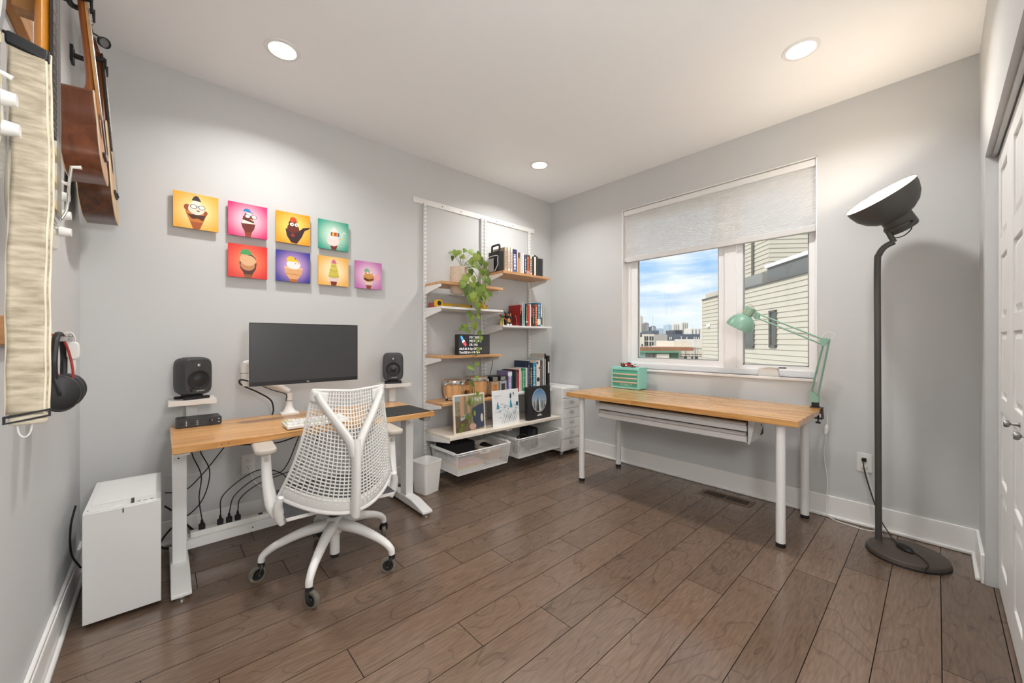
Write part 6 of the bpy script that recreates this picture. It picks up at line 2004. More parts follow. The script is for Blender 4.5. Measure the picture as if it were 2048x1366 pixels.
MB().ball((0, 0, -0.075), 0.040, 0.040, 0.048, 20, 12, M=Ms).build('bulb', emit('warm_bulb', 'ffe3bd', 10.0), fl)
point_light('floor_lamp_light', tuple(Ms @ Vector((0, 0, -0.020))), 0.04, FLOORLAMP_W, (1.0, 0.89, 0.76), fl)
cdl = cable('black floor lamp cord with a foot switch lying on the lamp base', c3((-0.016, -2.651, 0.418), (-0.06, -2.652, 0.40), (-0.075, -2.665, 0.33), (-0.09, -2.70, 0.20), (-0.12, -2.735, 0.10), (-0.165, -2.775, 0.046), (-0.235, -2.80, 0.040), (-0.300, -2.845, 0.040), (-0.355, -2.90, 0.040), (-0.430, -2.93, 0.040), (-0.470, -2.925, 0.032), (-0.484, -2.915, 0.012)), 0.003, RUBBER, 'lamp cord')
fs_ = MB().lathe([(0.0001, 0.0), (0.036, 0.0), (0.038, 0.006), (0.030, 0.016), (0.0001, 0.019)], 28, Matrix.Translation((-0.300, -2.843, 0.0345)) @ Matrix.Rotation(R(40), 4, 'Z') @ Matrix.Diagonal((1.25, 0.72, 1, 1))).build('foot_switch', RUBBER, cdl)
MB().box(-0.030, -0.0085, -2.662, -2.640, 0.408, 0.430).build('plug', RUBBER, cdl, bevel=0.004)

# ================================================================== ICE-CREAM PICTURES
def C(h):
    return mat('ink_' + h, h, 0.4, var=0.05, vscale=60)
PSZ = 0.2065
def picture(xc, zc, inner, outer, label, shapes):
    t_ = thing('picture_panel', label, 'picture', (xc, -0.026, zc), 0, 'square ice cream pictures above the standing desk')
    MB().box(-PSZ / 2, PSZ / 2, -0.006, 0.004, -PSZ / 2, PSZ / 2).build('panel', radial('print_' + inner + outer, inner, outer), t_)
    MB().box(-0.06, 0.06, 0.004, 0.026, -0.06, 0.06).build('wall_cleat', mat('cleat', '8c8a86', 0.7), t_)
    for i, (nm, poly, col) in enumerate(shapes):
        MB().prism([(x / 1000, z / 1000) for x, z in poly], 0.0060, 0.0063 + 0.00012 * i, XZ).build(nm, C(col), t_)
def ov(cx, cy, rx, ry=None, n=20, a0=0, a1=360):
    return ellipse(rx, ry if ry is not None else rx, n, cx, cy, a0, a1)
def cone_(w1, z1, w0=12, z0=-103, cx=0):
    return [(cx - w0, z0), (cx + w0, z0), (cx + w1, z1), (cx - w1, z1)]
def glasses(cx, cy, r, gap, fr='2a2a2c', lens='efe9e4'):
    out = []
    for s_ in (-1, 1):
        out += [('glasses_rim', ov(cx + s_ * gap, cy, r, r * 0.82), fr), ('glasses_lens', ov(cx + s_ * gap, cy, r * 0.82, r * 0.66), lens)]
    out.append(('glasses_bridge', [(cx - gap + r * .9, cy + 1.5), (cx + gap - r * .9, cy + 1.5), (cx + gap - r * .9, cy + 4), (cx - gap + r * .9, cy + 4)], fr))
    return out
def eyes(cx, cy, r, gap):
    out = []
    for s_ in (-1, 1):
        out += [('eye_white', ov(cx + s_ * gap, cy, r), 'efece8'), ('eye_dot', ov(cx + s_ * gap + 2, cy, r * 0.32), '1c1c1c')]
    return out
def cap(cx, cy, w_, h_, col, side=1):
    return [('cap_crown', ov(cx, cy, w_, h_, 20, 0, 180) , col), ('cap_brim', [(cx, cy - 3), (cx + side * w_ * 1.7, cy - 4), (cx + side * w_ * 1.7, cy - 1), (cx, cy + 3)], col)]
ZA, ZB = 1.928, 1.6695
X1, X2, X3, X4, X5 = -3.1415, -2.888, -2.632, -2.373, -2.118
picture(X1, ZA, 'f8e09a', 'e8a92e', 'yellow picture of a vanilla cone with beanie and round glasses',
        [('cone', cone_(52, 0, 16), 'c8772c'), ('cone_shade', cone_(30, -62, 13), 'a4521f'), ('chocolate_drip', [(-44, -18), (-20, -46), (8, -40), (30, -52), (46, -8), (30, -20), (0, -14), (-24, -22)], '4a2413'),
         ('nut_cluster', ov(-42, 18, 15, 18), '9c4a26'), ('nut_cluster', ov(42, -2, 10, 12), '9c4a26'), ('scoop', ov(0, 14, 38, 34), 'ece2cf'), ('scoop', ov(0, 44, 22, 20), 'efe7da'),
         ('beanie', [(-22, 62), (-12, 84), (0, 92), (10, 86), (22, 60)], '3b2d30')] + glasses(6, 26, 16, 19) + [('moustache', [(-2, 4), (8, 7), (20, 3), (10, 0)], '2a1a14')])
picture(X2, ZA, 'f6bfd0', 'd81f6e', 'magenta picture of a chocolate swirl cone in a blue cap',
        [('cone', cone_(20, -70, 14), '8e3a1c'), ('cup', [(-38, -18), (-30, -50), (-16, -74), (18, -74), (32, -50), (38, -18)], '6e2414'), ('swirl', [(-34, -22), (34, -18), (26, 14), (-22, 10)], 'eedfd2'), ('swirl', [(-30, 2), (30, -12), (32, -2), (-26, 26)], '5d2113'),
         ('swirl', [(-24, 16), (26, 6), (20, 44), (-16, 46)], '7d2b1a'), ('swirl', [(-12, 34), (20, 30), (16, 52), (-6, 54)], 'efe0d6')] + cap(-6, 54, 20, 20, '1f78b4') + glasses(14, 26, 15, 17) + [('beak', [(8, 12), (22, 12), (15, 4)], 'e8a33c')])
picture(X3, ZA, 'f9d46a', 'ef9812', 'orange picture of chocolate ice cream in a dark bowl with a spout',
        [('bowl', [(-48, -8), (-40, -56), (-14, -96), (20, -100), (50, -52), (68, -6), (100, 16), (100, 24), (60, 14), (40, -6)], '3c2026'), ('bowl_rim', [(-48, -6), (42, -14), (42, -18), (-46, -12)], '6b4038'),
         ('scoop', ov(-2, 0, 36, 30), '6a2a1a'), ('scoop', ov(-4, 30, 26, 26), '5c2417'), ('cap_crown', ov(-2, 58, 20, 18), 'd84a26'), ('cap_brim', [(0, 50), (26, 46), (26, 50), (2, 58)], 'c23c1e')] + eyes(4, 26, 12, 14) + [('cherry', ov(-4, -46, 12), '8f3428')])
picture(X4, ZA, 'c9ead6', '2f9f86', 'sea-green picture of white soft ice cream in rainbow sunglasses',
        [('cone', cone_(26, -70, 15), '7a2f22'), ('soft_ice', ov(-4, -42, 42, 36), 'efdcd8'), ('soft_ice', ov(-2, -8, 36, 30), 'f0e2de'), ('soft_ice', ov(0, 22, 28, 22), 'f2e8e4'), ('soft_ice', ov(2, 40, 18, 14), 'f2e8e4'), ('soft_ice', [(-8, 46), (4, 64), (12, 46)], 'f4ece8'),
         ('sunglasses', [(-20, -4), (38, -4), (38, 22), (-20, 22)], '1f5fa0'), ('sunglasses', [(-12, -3), (2, -3), (2, 21), (-12, 21)], 'e8c23a'), ('sunglasses', [(2, -3), (18, -3), (18, 21), (2, 21)], 'd8402c'), ('sunglasses', [(18, -3), (30, -3), (30, 21), (18, 21)], 'e89a2c'),
         ('straw', [(52, -10), (57, -10), (70, 34), (65, 34)], 'dcebe2'), ('straw', [(64, 30), (84, 18), (86, 23), (68, 38)], 'dcebe2'), ('tumbler', ov(54, -16, 9), 'd9d6a0')])
picture(X2, ZB, 'f97a52', 'd81818', 'red picture of a peach scoop wearing a green cap',
        [('cone', cone_(26, -72, 18), '8a4a1e'), ('cup', [(-46, -6), (-40, -48), (-18, -82), (20, -82), (40, -48), (46, -6)], '4a1c14'), ('scoop', ov(-2, -24, 38, 34), 'c08352'), ('scoop', ov(0, 12, 44, 40), 'dfb084'), ('cap_crown', ov(-12, 42, 30, 34, 20, 0, 180), '3f9a58'), ('cap_brim', [(-8, 38), (22, 44), (40, 26), (44, 6), (36, 22), (18, 36)], '5a2418')])
picture(X3, ZB, 'c79fd0', '2c2f92', 'violet picture of a white scoop in a wafer bowl with a yellow cap',
        [('stem', cone_(26, -78, 24), 'b5682e'), ('wafer', [(-54, -12), (-48, -52), (-24, -84), (24, -84), (48, -52), (54, -12)], 'e0a873'), ('wafer_rim', [(-56, -2), (56, -6), (54, -18), (-54, -16)], 'edc193'), ('wafer_line', [(-48, -48), (46, -54), (46, -57), (-48, -51)], 'b5682e'),
         ('scoop', ov(0, 14, 42, 32), 'ece8e6'), ('cap_crown', ov(-16, 42, 26, 26, 20, -20, 200), 'ecc232'), ('cap_brim', [(-4, 40), (34, 28), (38, 33), (0, 60)], 'ecc232'), ('button', ov(10, 54, 4), '26211c'), ('dot', ov(12, 22, 3), '4a4a4a'), ('dot', ov(30, 24, 3), '4a4a4a')])
picture(X4, ZB, 'f9e8ba', 'eeb04e', 'cream picture of a tall lime swirl cone with a pink top',
        [('cone', cone_(26, -62, 16), '7a2f1c'), ('cup', cone_(38, -40, 24, -74), 'e6cfd2'), ('swirl', ov(0, -34, 38, 16), 'c9b94a'), ('swirl', ov(0, -14, 34, 16), 'd3c456'), ('swirl', ov(0, 6, 30, 15), 'c9b94a'), ('swirl', ov(0, 24, 25, 14), 'd8c95e'), ('swirl', ov(0, 40, 19, 12), 'c9b94a'), ('swirl', ov(0, 52, 13, 10), 'd8c95e'),
         ('top', [(-18, 56), (-10, 78), (0, 86), (10, 78), (20, 56)], 'd4668e')])
picture(X5, ZB, 'ecc6dc', 'bd6bae', 'lilac picture of a caramel scoop blowing a pink bubble',
        [('cone', cone_(24, -72, 14), '8a3c20'), ('cup', cone_(34, -40, 22, -76), 'e3c9c0'), ('scoop', ov(0, -20, 42, 32), 'c8893e'), ('drip', [(-40, -34), (-10, -46), (14, -40), (42, -34), (34, -24), (0, -32), (-30, -22)], '4a2413'), ('scoop', ov(0, 6, 32, 26), 'd29a52'), ('cap_crown', ov(-14, 30, 20, 20, 20, 0, 200), '6fb08c')] + eyes(4, 18, 9, 12) + [('bubble', ov(64, -14, 24, 22), 'eca3b4')])
# ================================================================== GUITAR WALL (left wall, things hang facing +x)
PINEW = wood('pine_rail', 'a56f35', 'c98f4e', 'Y', 0.5)
o = MB().box(-0.012, 0.012, -0.42, 0.42, -0.05, 0.05).build('hanger_rail', PINEW, bevel=0.002)
o.location = (XL + 0.012, -1.55, 2.105)
tag(o, 'pine board fixed high on the guitar wall behind the electric guitars', 'rail')
for y in (-1.345,):
    o = MB().box(-0.022, 0.022, -0.024, 0.024, -0.055, 0.055).build('hanger_block', wood('block_wood', '8a6236', 'ab7d49', 'Z', 0.5), bevel=0.003)
    o.location = (XL + 0.024 + 0.022, y, 2.085)
    tag(o, 'wooden hanger block screwed to the high pine board', 'hanger')
    MB().tube([(0.015, 0.0, 0.03), (0.045, 0.0, 0.03)], 0.006, 8, 1).build('peg', BLACK, o)

# ---- guitar helper: outlines in (width y, length z), z = 0 at the bottom of the body
def mirror(half):
    """half outline listed bottom to top for +y; returns the closed outline"""
    return half + [(-y, z) for y, z in reversed(half)]
def smooth_outline(ctrl, k=5):
    return [(p.x, p.y) for p in catmull([Vector((a, b, 0)) for a, b in ctrl], k, closed=True)]

def acoustic(name, label, loc, tilt, BL, BW, D, side_c, top_c, NL, neck_c, board_c):
    t_ = thing(name, label, 'guitar', loc, 0, 'acoustic guitars hanging on the guitar wall')
    t_.rotation_euler = (0, R(-tilt), 0)
    hw = BW / 2
    ctrl = [(0.0, 0.0), (0.55 * hw, 0.015 * BL), (0.93 * hw, 0.14 * BL), (1.0 * hw, 0.28 * BL), (0.86 * hw, 0.46 * BL), (0.68 * hw, 0.60 * BL), (0.72 * hw, 0.78 * BL), (0.66 * hw, 0.92 * BL), (0.40 * hw, 0.99 * BL), (0.0, 1.0 * BL),
            (-0.40 * hw, 0.99 * BL), (-0.66 * hw, 0.92 * BL), (-0.72 * hw, 0.78 * BL), (-0.68 * hw, 0.60 * BL), (-0.86 * hw, 0.46 * BL), (-1.0 * hw, 0.28 * BL), (-0.93 * hw, 0.14 * BL), (-0.55 * hw, 0.015 * BL)]
    ol = smooth_outline(ctrl, 5)
    MB().prism(ol, 0, D - 0.004, YZ).build('body_sides', side_c, t_, smooth=30)
    MB().prism(ol, D - 0.0039, D, YZ).build('soundboard', top_c, t_, smooth=30)
    big = [(y * 1.0, z) for y, z in ol]
    bnd = MB()
    bnd.tube([(D - 0.002, y, z) for y, z in big], 0.0022, 6, 1, closed=True)
    bnd.tube([(0.001, y, z) for y, z in big], 0.0016, 6, 1, closed=True)
    bnd.build('binding', mat('binding_cream', 'd9c6a4', 0.5), t_)
    MB().lathe([(0.0001, 0.0), (0.115 * BL, 0.0)], 28, Matrix.Translation((D + 0.0004, 0, 0.64 * BL)) @ Matrix.Rotation(PI / 2, 4, 'Y')).build('sound_hole', mat('hole_dark', '1b130d', 0.9), t_)
    MB().ring(ellipse(0.135 * BL, 0.135 * BL, 28), ellipse(0.115 * BL, 0.115 * BL, 28), D, D + 0.0006, Matrix.Translation((0, 0, 0.64 * BL)) @ YZ).build('rosette', mat('rosette', '8a5a34', 0.5), t_)
    br = MB().box(D, D + 0.008, -0.16 * BW, 0.16 * BW, 0.27 * BL, 0.31 * BL).build('bridge', mat('ebony', '241b17', 0.45), t_, bevel=0.002)
    for i in range(4):
        MB().cyl((D + 0.008, (-0.09 + 0.06 * i) * BW, 0.285 * BL), (D + 0.013, (-0.09 + 0.06 * i) * BW, 0.285 * BL), 0.003, n=8).build('bridge_pin', PRINT if 'brown' in label else BLACK, br)
    zt = BL + NL
    # neck: flat front, rounded back; with heel
    MB().tube([(D - 0.022, 0, BL * 0.97), (D - 0.009, 0, BL + 0.07), (D - 0.007, 0, zt)], [0.030, 0.023, 0.020], 12, 4, flat=0.6, up=(1, 0, 0)).build('neck', neck_c, t_)
    fb_ = MB().box(D + 0.0005, D + 0.0065, -0.025, 0.025, 0.76 * BL, zt).build('fretboard', board_c, t_)
    fm = MB()
    for i in range(15):
        zf = zt - (NL + 0.24 * BL) * (1 - 2 ** (-(i + 1) / 9.5)) / (1 - 2 ** (-16 / 9.5))
        fm.box(D + 0.0065, D + 0.0075, -0.024, 0.024, zf - 0.0008, zf + 0.0008)
    fm.build('frets', STEEL, fb_)['kind'] = 'stuff'
    hd = MB().prism([(-0.024, 0), (0.024, 0), (0.034, 0.06), (0.034, 0.15), (0.0, 0.158), (-0.034, 0.15), (-0.034, 0.06)], -0.012, 0.002, Matrix.Translation((D - 0.004, 0, zt)) @ Matrix.Rotation(R(-10), 4, 'Y') @ YZ).build('headstock', neck_c, t_, bevel=0.002)
    for s_ in (-1, 1):
        for j in range(2):
            zc = zt + 0.055 + j * 0.055
            MB().cyl((D - 0.018, s_ * 0.034, zc), (D - 0.018, s_ * 0.050, zc), 0.003, n=8).ball((D - 0.018, s_ * 0.056, zc), 0.008, 0.009, 0.010, 10, 6).build('tuner', STEEL, hd)
    sm = MB()
    for i in range(4):
        y = (-0.09 + 0.06 * i) * BW * 0.55
        sm.tube([(D + 0.010, y * 1.5, 0.29 * BL), (D + 0.0095, y, zt)], 0.0007, 4, 1)
    sm.build('strings', STEEL, t_)
    return t_
MAHO = wood('mahogany_side', '5d2f19', '7d4526', 'Z', 0.35, coat=0.2)
ROSE = wood('rosewood_side', '3f2416', '63391f', 'Z', 0.35, coat=0.2)
CEDAR = wood('cedar_top', 'b0703c', 'c98c56', 'Z', 0.35, coat=0.2)
SPRUCE = wood('spruce_top', 'b9905f', 'd0ab7b', 'Z', 0.35, coat=0.2)
NECKW = wood('neck_mahogany', '8a4a1e', 'aa6630', 'Z', 0.35, coat=0.2)
EBON = mat('fretboard_dark', '2a201b', 0.5)
acoustic('acoustic_guitar', 'small brown mahogany-sided guitar hanging in front of the darker guitar', (-3.553, -0.765, 1.785), 5.0, 0.325, 0.255, 0.100, MAHO, CEDAR, 0.36, NECKW, wood('light_board', 'b98a55', 'd2a66f', 'Z', 0.4))
acoustic('acoustic_guitar', 'dark rosewood-sided guitar hanging nearest the corner of the desk wall', (-3.560, -0.270, 1.738), 4.0, 0.460, 0.355, 0.108, ROSE, SPRUCE, 0.33, wood('neck_dark', '5d3018', '7d4a28', 'Z', 0.4), EBON)

def wall_hanger(label, y, z, out, group='guitar hangers on the guitar wall'):
    t_ = thing('guitar_hanger', label, 'hanger', (XL, y, z), 0, group)
    pl_ = MB().prism(rrect(0.062, 0.075, 0.008), 0, 0.010, YZ).build('wall_plate', BLACK, t_)
    for dy in (-0.018, 0.018):
        for dz_ in (-0.022, 0.022):
            MB().cyl((0.010, dy, dz_), (0.0115, dy, dz_), 0.0045, n=10).build('plate_screw', STEEL, pl_)
    MB().tube([(0.008, 0, 0), (out * 0.6, 0, -0.002), (out - 0.010, 0, 0)], [0.012, 0.011, 0.013], 10, 3).build('stem', BLACK, t_)
    for s_ in (-1, 1):
        MB().tube([(out - 0.012, 0, 0), (out - 0.004, s_ * 0.034, 0.0), (out + 0.030, s_ * 0.037, 0.002), (out + 0.052, s_ * 0.034, 0.010)], [0.010, 0.010, 0.009, 0.009], 8, 4).build('prong', RUBBER, t_)
        MB().tube([(out + 0.050, s_ * 0.034, 0.014), (out + 0.052, s_ * 0.034, -0.034)], [0.006, 0.004], 6, 1).build('safety_gate', BLACK, t_)
wall_hanger('black wall hanger holding the small mahogany guitar', -0.765, 2.455, 0.062)
wall_hanger('black wall hanger holding the rosewood guitar', -0.270, 2.492, 0.062)
# clip-on light at the head of the far guitar
t_ = thing('clip_light', 'small round black clip light on a bent neck beside the guitar hangers', 'clip light', (-3.540, -0.345, 2.560))
MB().box(-0.012, 0.012, -0.010, 0.010, -0.014, 0.014).build('clip', BLACK, t_, bevel=0.003)
MB().tube([(0.0, 0, 0.010), (0.012, -0.012, 0.018), (0.026, -0.016, 0.014), (0.040, -0.018, 0.002)], 0.003, 6, 4).build('gooseneck', BLACK, t_)
hdM = Matrix.Translation((0.046, -0.024, -0.012)) @ frame_z((0.55, -0.72, -0.42))
MB().lathe([(0.0001, -0.016), (0.015, -0.014), (0.022, -0.002), (0.023, 0.014), (0.019, 0.014), (0.0185, 0.009)], 24, hdM).build('light_head', BLACK, t_)
MB().lathe([(0.0001, 0.008), (0.019, 0.008)], 24, hdM).build('light_lens', mat('clip_lens', '6e6f70', 0.15), t_)

# ---- electric guitars
def electric(label, loc, body_c, guard_c, neck_c, arm=True):
    t_ = thing('electric_guitar', label, 'guitar', loc, 0, 'electric guitars hanging on the guitar wall')
    out = [(0.02, 0.0), (0.11, 0.012), (0.158, 0.075), (0.150, 0.150), (0.118, 0.215), (0.122, 0.275), (0.150, 0.345), (0.148, 0.395), (0.120, 0.405), (0.070, 0.365), (0.030, 0.350),
           (-0.030, 0.350), (-0.055, 0.360), (-0.095, 0.385), (-0.125, 0.380), (-0.140, 0.335), (-0.116, 0.265), (-0.120, 0.205), (-0.152, 0.135), (-0.155, 0.06), (-0.11, 0.008)]
    ol = smooth_outline(out, 4)
    MB().prism(ol, 0, 0.044, YZ).build('guitar_body', body_c, t_, bevel=0.006, smooth=50)
    gd = [(y * 0.72, 0.055 + z * 0.80) for y, z in out]
    MB().prism(smooth_outline(gd, 4), 0.0442, 0.0465, YZ).build('pickguard', guard_c, t_, smooth=50)
    for z_ in (0.100, 0.165, 0.235):
        MB().prism(rrect(0.086, 0.020, 0.009), 0.0465, 0.058, Matrix.Translation((0, 0, z_)) @ YZ).build('pickup', mat('pickup_cream', 'dccfa0', 0.4), t_)
    bdg = MB().box(0.0465, 0.057, -0.040, 0.040, 0.060, 0.085).build('bridge', CHROME, t_, bevel=0.003)
    if arm:
      MB().tube([(0.056, 0.030, 0.075), (0.068, 0.032, 0.110), (0.072, 0.034, 0.180), (0.076, 0.034, 0.225)], 0.003, 8, 5).build('tremolo_arm', CHROME, bdg)
    if arm:
      MB().tube([(0.076, 0.034, 0.222), (0.094, 0.034, 0.226)], [0.0035, 0.005], 8, 1).build('arm_tip', PRINT, bdg)
    for j, (y, z_) in enumerate(((0.075, 0.150), (0.095, 0.105), (0.100, 0.060))[:3 if arm else 2]):
        kn = MB().lathe([(0.0001, 0.022), (0.0105, 0.022), (0.0125, 0.010), (0.0135, 0.004), (0.0135, 0.0), (0.0001, 0.0)], 20, Matrix.Translation((0.0465, y, z_)) @ Matrix.Rotation(PI / 2, 4, 'Y')).build('control_knob', PRINT, t_)
    MB().tube([(0.0465, 0.060, 0.190), (0.066, 0.063, 0.182)], [0.003, 0.0045], 8, 1).build('selector_switch', PRINT, t_)
    MB().tube([(0.022, 0, 0.33), (0.032, 0, 0.42), (0.034, 0, 0.86)], [0.028, 0.026, 0.022], 12, 4, flat=0.62, up=(1, 0, 0)).build('neck', neck_c, t_)
    fb_ = MB().box(0.0465, 0.0525, -0.026, 0.026, 0.280, 0.86).build('fretboard', EBON, t_)
    fm = MB()
    for i in range(21):
        zf = 0.86 - 0.58 * (1 - 2 ** (-(i + 1) / 12)) / (1 - 2 ** (-22 / 12))
        fm.box(0.0525, 0.0535, -0.025, 0.025, zf - 0.0009, zf + 0.0009)
    fm.build('frets', STEEL, fb_)['kind'] = 'stuff'
    hd = MB().prism([(-0.022, 0), (0.022, 0), (0.048, 0.03), (0.046, 0.16), (0.0, 0.19), (-0.026, 0.12)], 0.026, 0.040, Matrix.Translation((0, 0, 0.86)) @ YZ).build('headstock', neck_c, t_, bevel=0.002)
    for j in range(6):
        MB().cyl((0.030, 0.040, 0.900 + 0.021 * j), (0.030, 0.062, 0.900 + 0.021 * j), 0.004, n=8).build('tuner', CHROME, hd)
    sm = MB()
    for i in range(6):
        y = -0.020 + 0.008 * i
        sm.tube([(0.0595, y * 1.3, 0.075), (0.0565, y, 0.86)], 0.0006, 4, 1)
    sm.build('strings', STEEL, t_)
    return t_
CREAMB = mat('guitar_cream', 'e6dfcc', 0.2, coat=0.6)
electric('cream electric guitar with an amber neck hanging behind the canvas strap', (-3.5465, -1.450, 1.408), CREAMB, mat('guard_white', 'e9e8e2', 0.3), wood('amber_neck', 'b8701c', 'd08c2e', 'Z', 0.25, coat=0.6))
electric('pale blue-grey electric guitar hanging in front of the canvas strap', (-3.550, -1.950, 1.440), mat('guitar_silver', 'a9b0b8', 0.2, 0.4, coat=0.6), mat('guard_white', 'e9e8e2', 0.3), wood('amber_neck', 'b8701c', 'd08c2e', 'Z', 0.25), arm=False)
wall_hanger('black wall hanger holding the cream electric guitar', -1.450, 2.298, 0.045)
wall_hanger('black wall hanger holding the pale blue-grey electric guitar', -1.950, 2.328, 0.040)

# ---- canvas strap hanging in a long fold
stp = thing('guitar_strap', 'long beige canvas guitar strap with black ends hanging on the guitar wall', 'strap', (-3.483, -1.790, 1.735))
cm, ct, cb = nodes_of('strap_canvas')
tcn, mp, wv = ct.nodes.new('ShaderNodeTexCoord'), ct.nodes.new('ShaderNodeMapping'), ct.nodes.new('ShaderNodeTexNoise')
mp.inputs['Scale'].default_value = (14, 14, 60)
wv.inputs['Scale'].default_value = 1.6
wv.inputs['Detail'].default_value = 4
rmp = ct.nodes.new('ShaderNodeValToRGB')
rmp.color_ramp.elements[0].position = 0.3
rmp.color_ramp.elements[0].color = lin('978c78')
rmp.color_ramp.elements[1].position = 0.68
rmp.color_ramp.elements[1].color = lin('c6bca7')
ct.links.new(tcn.outputs['Object'], mp.inputs['Vector'])
ct.links.new(mp.outputs['Vector'], wv.inputs['Vector'])
ct.links.new(wv.outputs['Fac'], rmp.inputs['Fac'])
ct.links.new(rmp.outputs['Color'], cb.inputs['Base Color'])
cb.inputs['Roughness'].default_value = 0.95
bpn = ct.nodes.new('ShaderNodeBump')
bpn.inputs['Strength'].default_value = 0.5
bpn.inputs['Distance'].default_value = 0.004
ct.links.new(wv.outputs['Fac'], bpn.inputs['Height'])
ct.links.new(bpn.outputs[0], cb.inputs['Normal'])
EDGE = mat('strap_edge', 'd9cfba', 0.95, bump=0.3, bscale=800)
def strap_layer(yo, x0, x1, z0, z1):
    mb = MB()
    def f(u, v):
        z = z1 + (z0 - z1) * v
        sway = 0.002 * math.sin(v * 5.0) - 0.001 * math.sin(v * 13)
        return (x0 + (x1 - x0) * u + sway, yo + 0.0025 * math.sin(v * 40 + 3 * u) + 0.004 * math.sin(v * 6), z)
    mb.grid(f, 8, 80)
    return mb, f
mb, f1 = strap_layer(0.0, -0.0235, 0.022, -0.705, 0.0)
ob = mb.build('canvas_band', cm, stp)
so = ob.modifiers.new('thick', 'SOLIDIFY')
so.thickness = 0.004
mb, f2 = strap_layer(0.012, -0.020, 0.026, -0.705, 0.0)
ob = mb.build('canvas_band', cm, stp)
so = ob.modifiers.new('thick', 'SOLIDIFY')
so.thickness = 0.004
for f_ in (f1, f2):
    for u in (0.0, 1.0):
        MB().tube([Vector(f_(u, i / 40)) for i in range(41)], 0.0028, 6, 1).build('edge_piping', EDGE, stp)
st_ = MB()
for u in (0.12, 0.88):
    for i in range(110):
        a, b_ = Vector(f1(u, i / 110)), Vector(f1(u, (i + 0.55) / 110))
        st_.tube([a + Vector((0, -0.0026, 0)), b_ + Vector((0, -0.0026, 0))], 0.0006, 4, 1)
st_.build('stitching', mat('thread_brown', '8b6a44', 0.8), stp)['kind'] = 'stuff'
MB().prism([(-0.027, -0.010), (0.026, -0.022), (0.027, 0.000), (-0.022, 0.015), (-0.028, 0.012)], -0.018, 0.006, XZ).build('leather_end', BLACK, stp, bevel=0.004)
MB().ring([(-0.029, -0.722), (0.029, -0.712), (0.029, -0.697), (-0.029, -0.707)], [(-0.026, -0.719), (0.026, -0.709), (0.026, -0.701), (-0.026, -0.711)], 0.003, 0.008, XZ).build('slider_buckle', BLACK, stp)
MB().box(-0.025, 0.024, -0.0025, 0.014, -0.726, -0.704).build('folded_end', EDGE, stp, bevel=0.006)
MB().tube([(-0.01, 0, 0.0), (-0.030, 0.0, 0.012), (-0.050, 0.0, 0.012)], 0.003, 6, 4).build('tie_cord', RUBBER, stp)

# ---- low peg rack with headphones
rk = thing('peg_rack', 'pine wall board with square steel pegs below the guitars', 'rack', (XL, -1.36, 1.195))
MB().box(0, 0.024, -0.40, 0.40, -0.036, 0.036).build('board', PINEW, rk, bevel=0.003)
MB().box(-0.0, 0.0265, -0.044, -0.030, -0.037, 0.037).build('steel_clip', STEEL, rk)
for y in (0.30, 0.375):
    pg = MB().box(0.024, 0.086, y - 0.008, y + 0.008, -0.028, -0.012).box(0.080, 0.086, y - 0.008, y + 0.008, -0.012, -0.004).build('steel_peg', STEEL, rk, bevel=0.001)
hp = thing('headphones', 'black studio headphones hanging from a steel peg on the guitar wall', 'headphones', (XL + 0.066, -1.060, 1.170))
HB = mat('headphone_black', '1b1c1e', 0.5)
HB2 = mat('headphone_pad', '2a2e33', 0.55, bump=0.2, bscale=500)
MB().tube([(0.0, -0.078, -0.125), (0.0, -0.082, -0.05), (0.0, -0.045, 0.008), (0.0, 0.0, 0.022), (0.0, 0.045, 0.008), (0.0, 0.082, -0.05), (0.0, 0.078, -0.125)], 0.007, 8, 6, flat=1.2).build('headband', HB, hp)
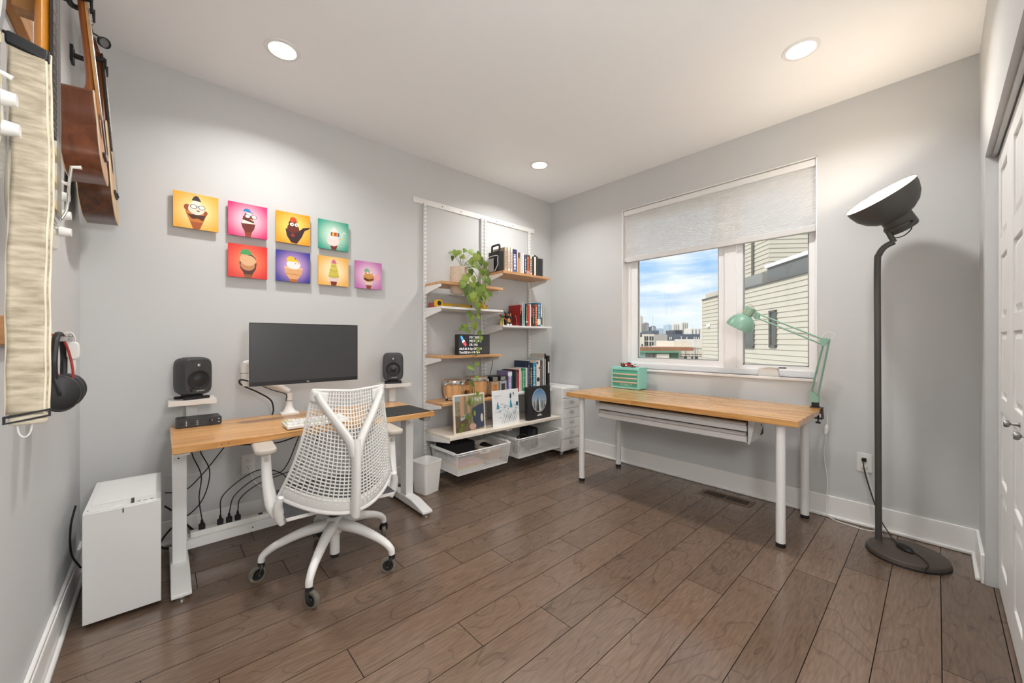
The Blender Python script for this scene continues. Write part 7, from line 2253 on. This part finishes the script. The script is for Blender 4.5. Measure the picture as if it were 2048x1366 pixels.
for s_ in (-1, 1):
    Mc = Matrix.Translation((0.012, s_ * 0.066, -0.165)) @ frame_z((0.25, s_ * 1.0, 0.1))
    cup = MB().lathe([(0.0001, 0.026), (0.030, 0.025), (0.044, 0.016), (0.048, 0.0), (0.046, -0.004)], 28, Mc @ Matrix.Diagonal((0.9, 1.15, 1, 1))).build('ear_cup', HB, hp)
    MB().lathe([(0.046, -0.003), (0.050, -0.010), (0.048, -0.024), (0.036, -0.028), (0.026, -0.022), (0.0001, -0.016)], 28, Mc @ Matrix.Diagonal((0.9, 1.15, 1, 1))).build('ear_pad', HB2, cup)
    MB().tube([(0.0, s_ * 0.080, -0.115), (0.012, s_ * 0.098, -0.150), (0.014, s_ * 0.096, -0.168)], 0.005, 6, 4).build('cup_fork', HB, hp)
cable('red coiled cable hanging from a steel peg beside the headphones', c3((XL + 0.045, -1.05, 1.192), (XL + 0.075, -1.052, 1.170), (XL + 0.090, -1.040, 1.10), (XL + 0.092, -1.035, 1.04), (XL + 0.070, -1.03, 1.03), (XL + 0.050, -1.04, 1.10), (XL + 0.045, -1.05, 1.188)), 0.0035, mat('cable_red', 'a8382c', 0.5))
wg = thing('white_adapter', 'white cable adapter hanging from the last steel peg on the guitar wall', 'adapter', (XL + 0.080, -0.985, 1.185))
MB().prism(sup(0, 0.030, 0.060, 3.5, 24), -0.009, 0.009, Matrix.Translation((0.008, 0, -0.050)) @ XZ).build('adapter_body', WPLAST, wg, bevel=0.003)
MB().tube([(0.006, 0, -0.022), (-0.008, -0.010, 0.0), (-0.010, -0.012, 0.008), (0.004, -0.011, 0.012), (0.012, -0.006, -0.004), (0.012, 0, -0.024)], 0.0025, 6, 5).build('hang_loop', WPLAST, wg)
MB().tube([(0.009, 0, -0.080), (0.010, 0.002, -0.105), (0.006, 0.004, -0.125)], [0.005, 0.0045, 0.005], 8, 3).build('cord_stub', WPLAST, wg)
# thin white cord loop under the strap
cable('thin white cord loop hanging below the canvas strap', c3((-3.500, -1.772, 1.018), (-3.497, -1.772, 0.992), (-3.490, -1.772, 0.983), (-3.483, -1.772, 0.992), (-3.480, -1.772, 1.015)), 0.0015, WPLAST)
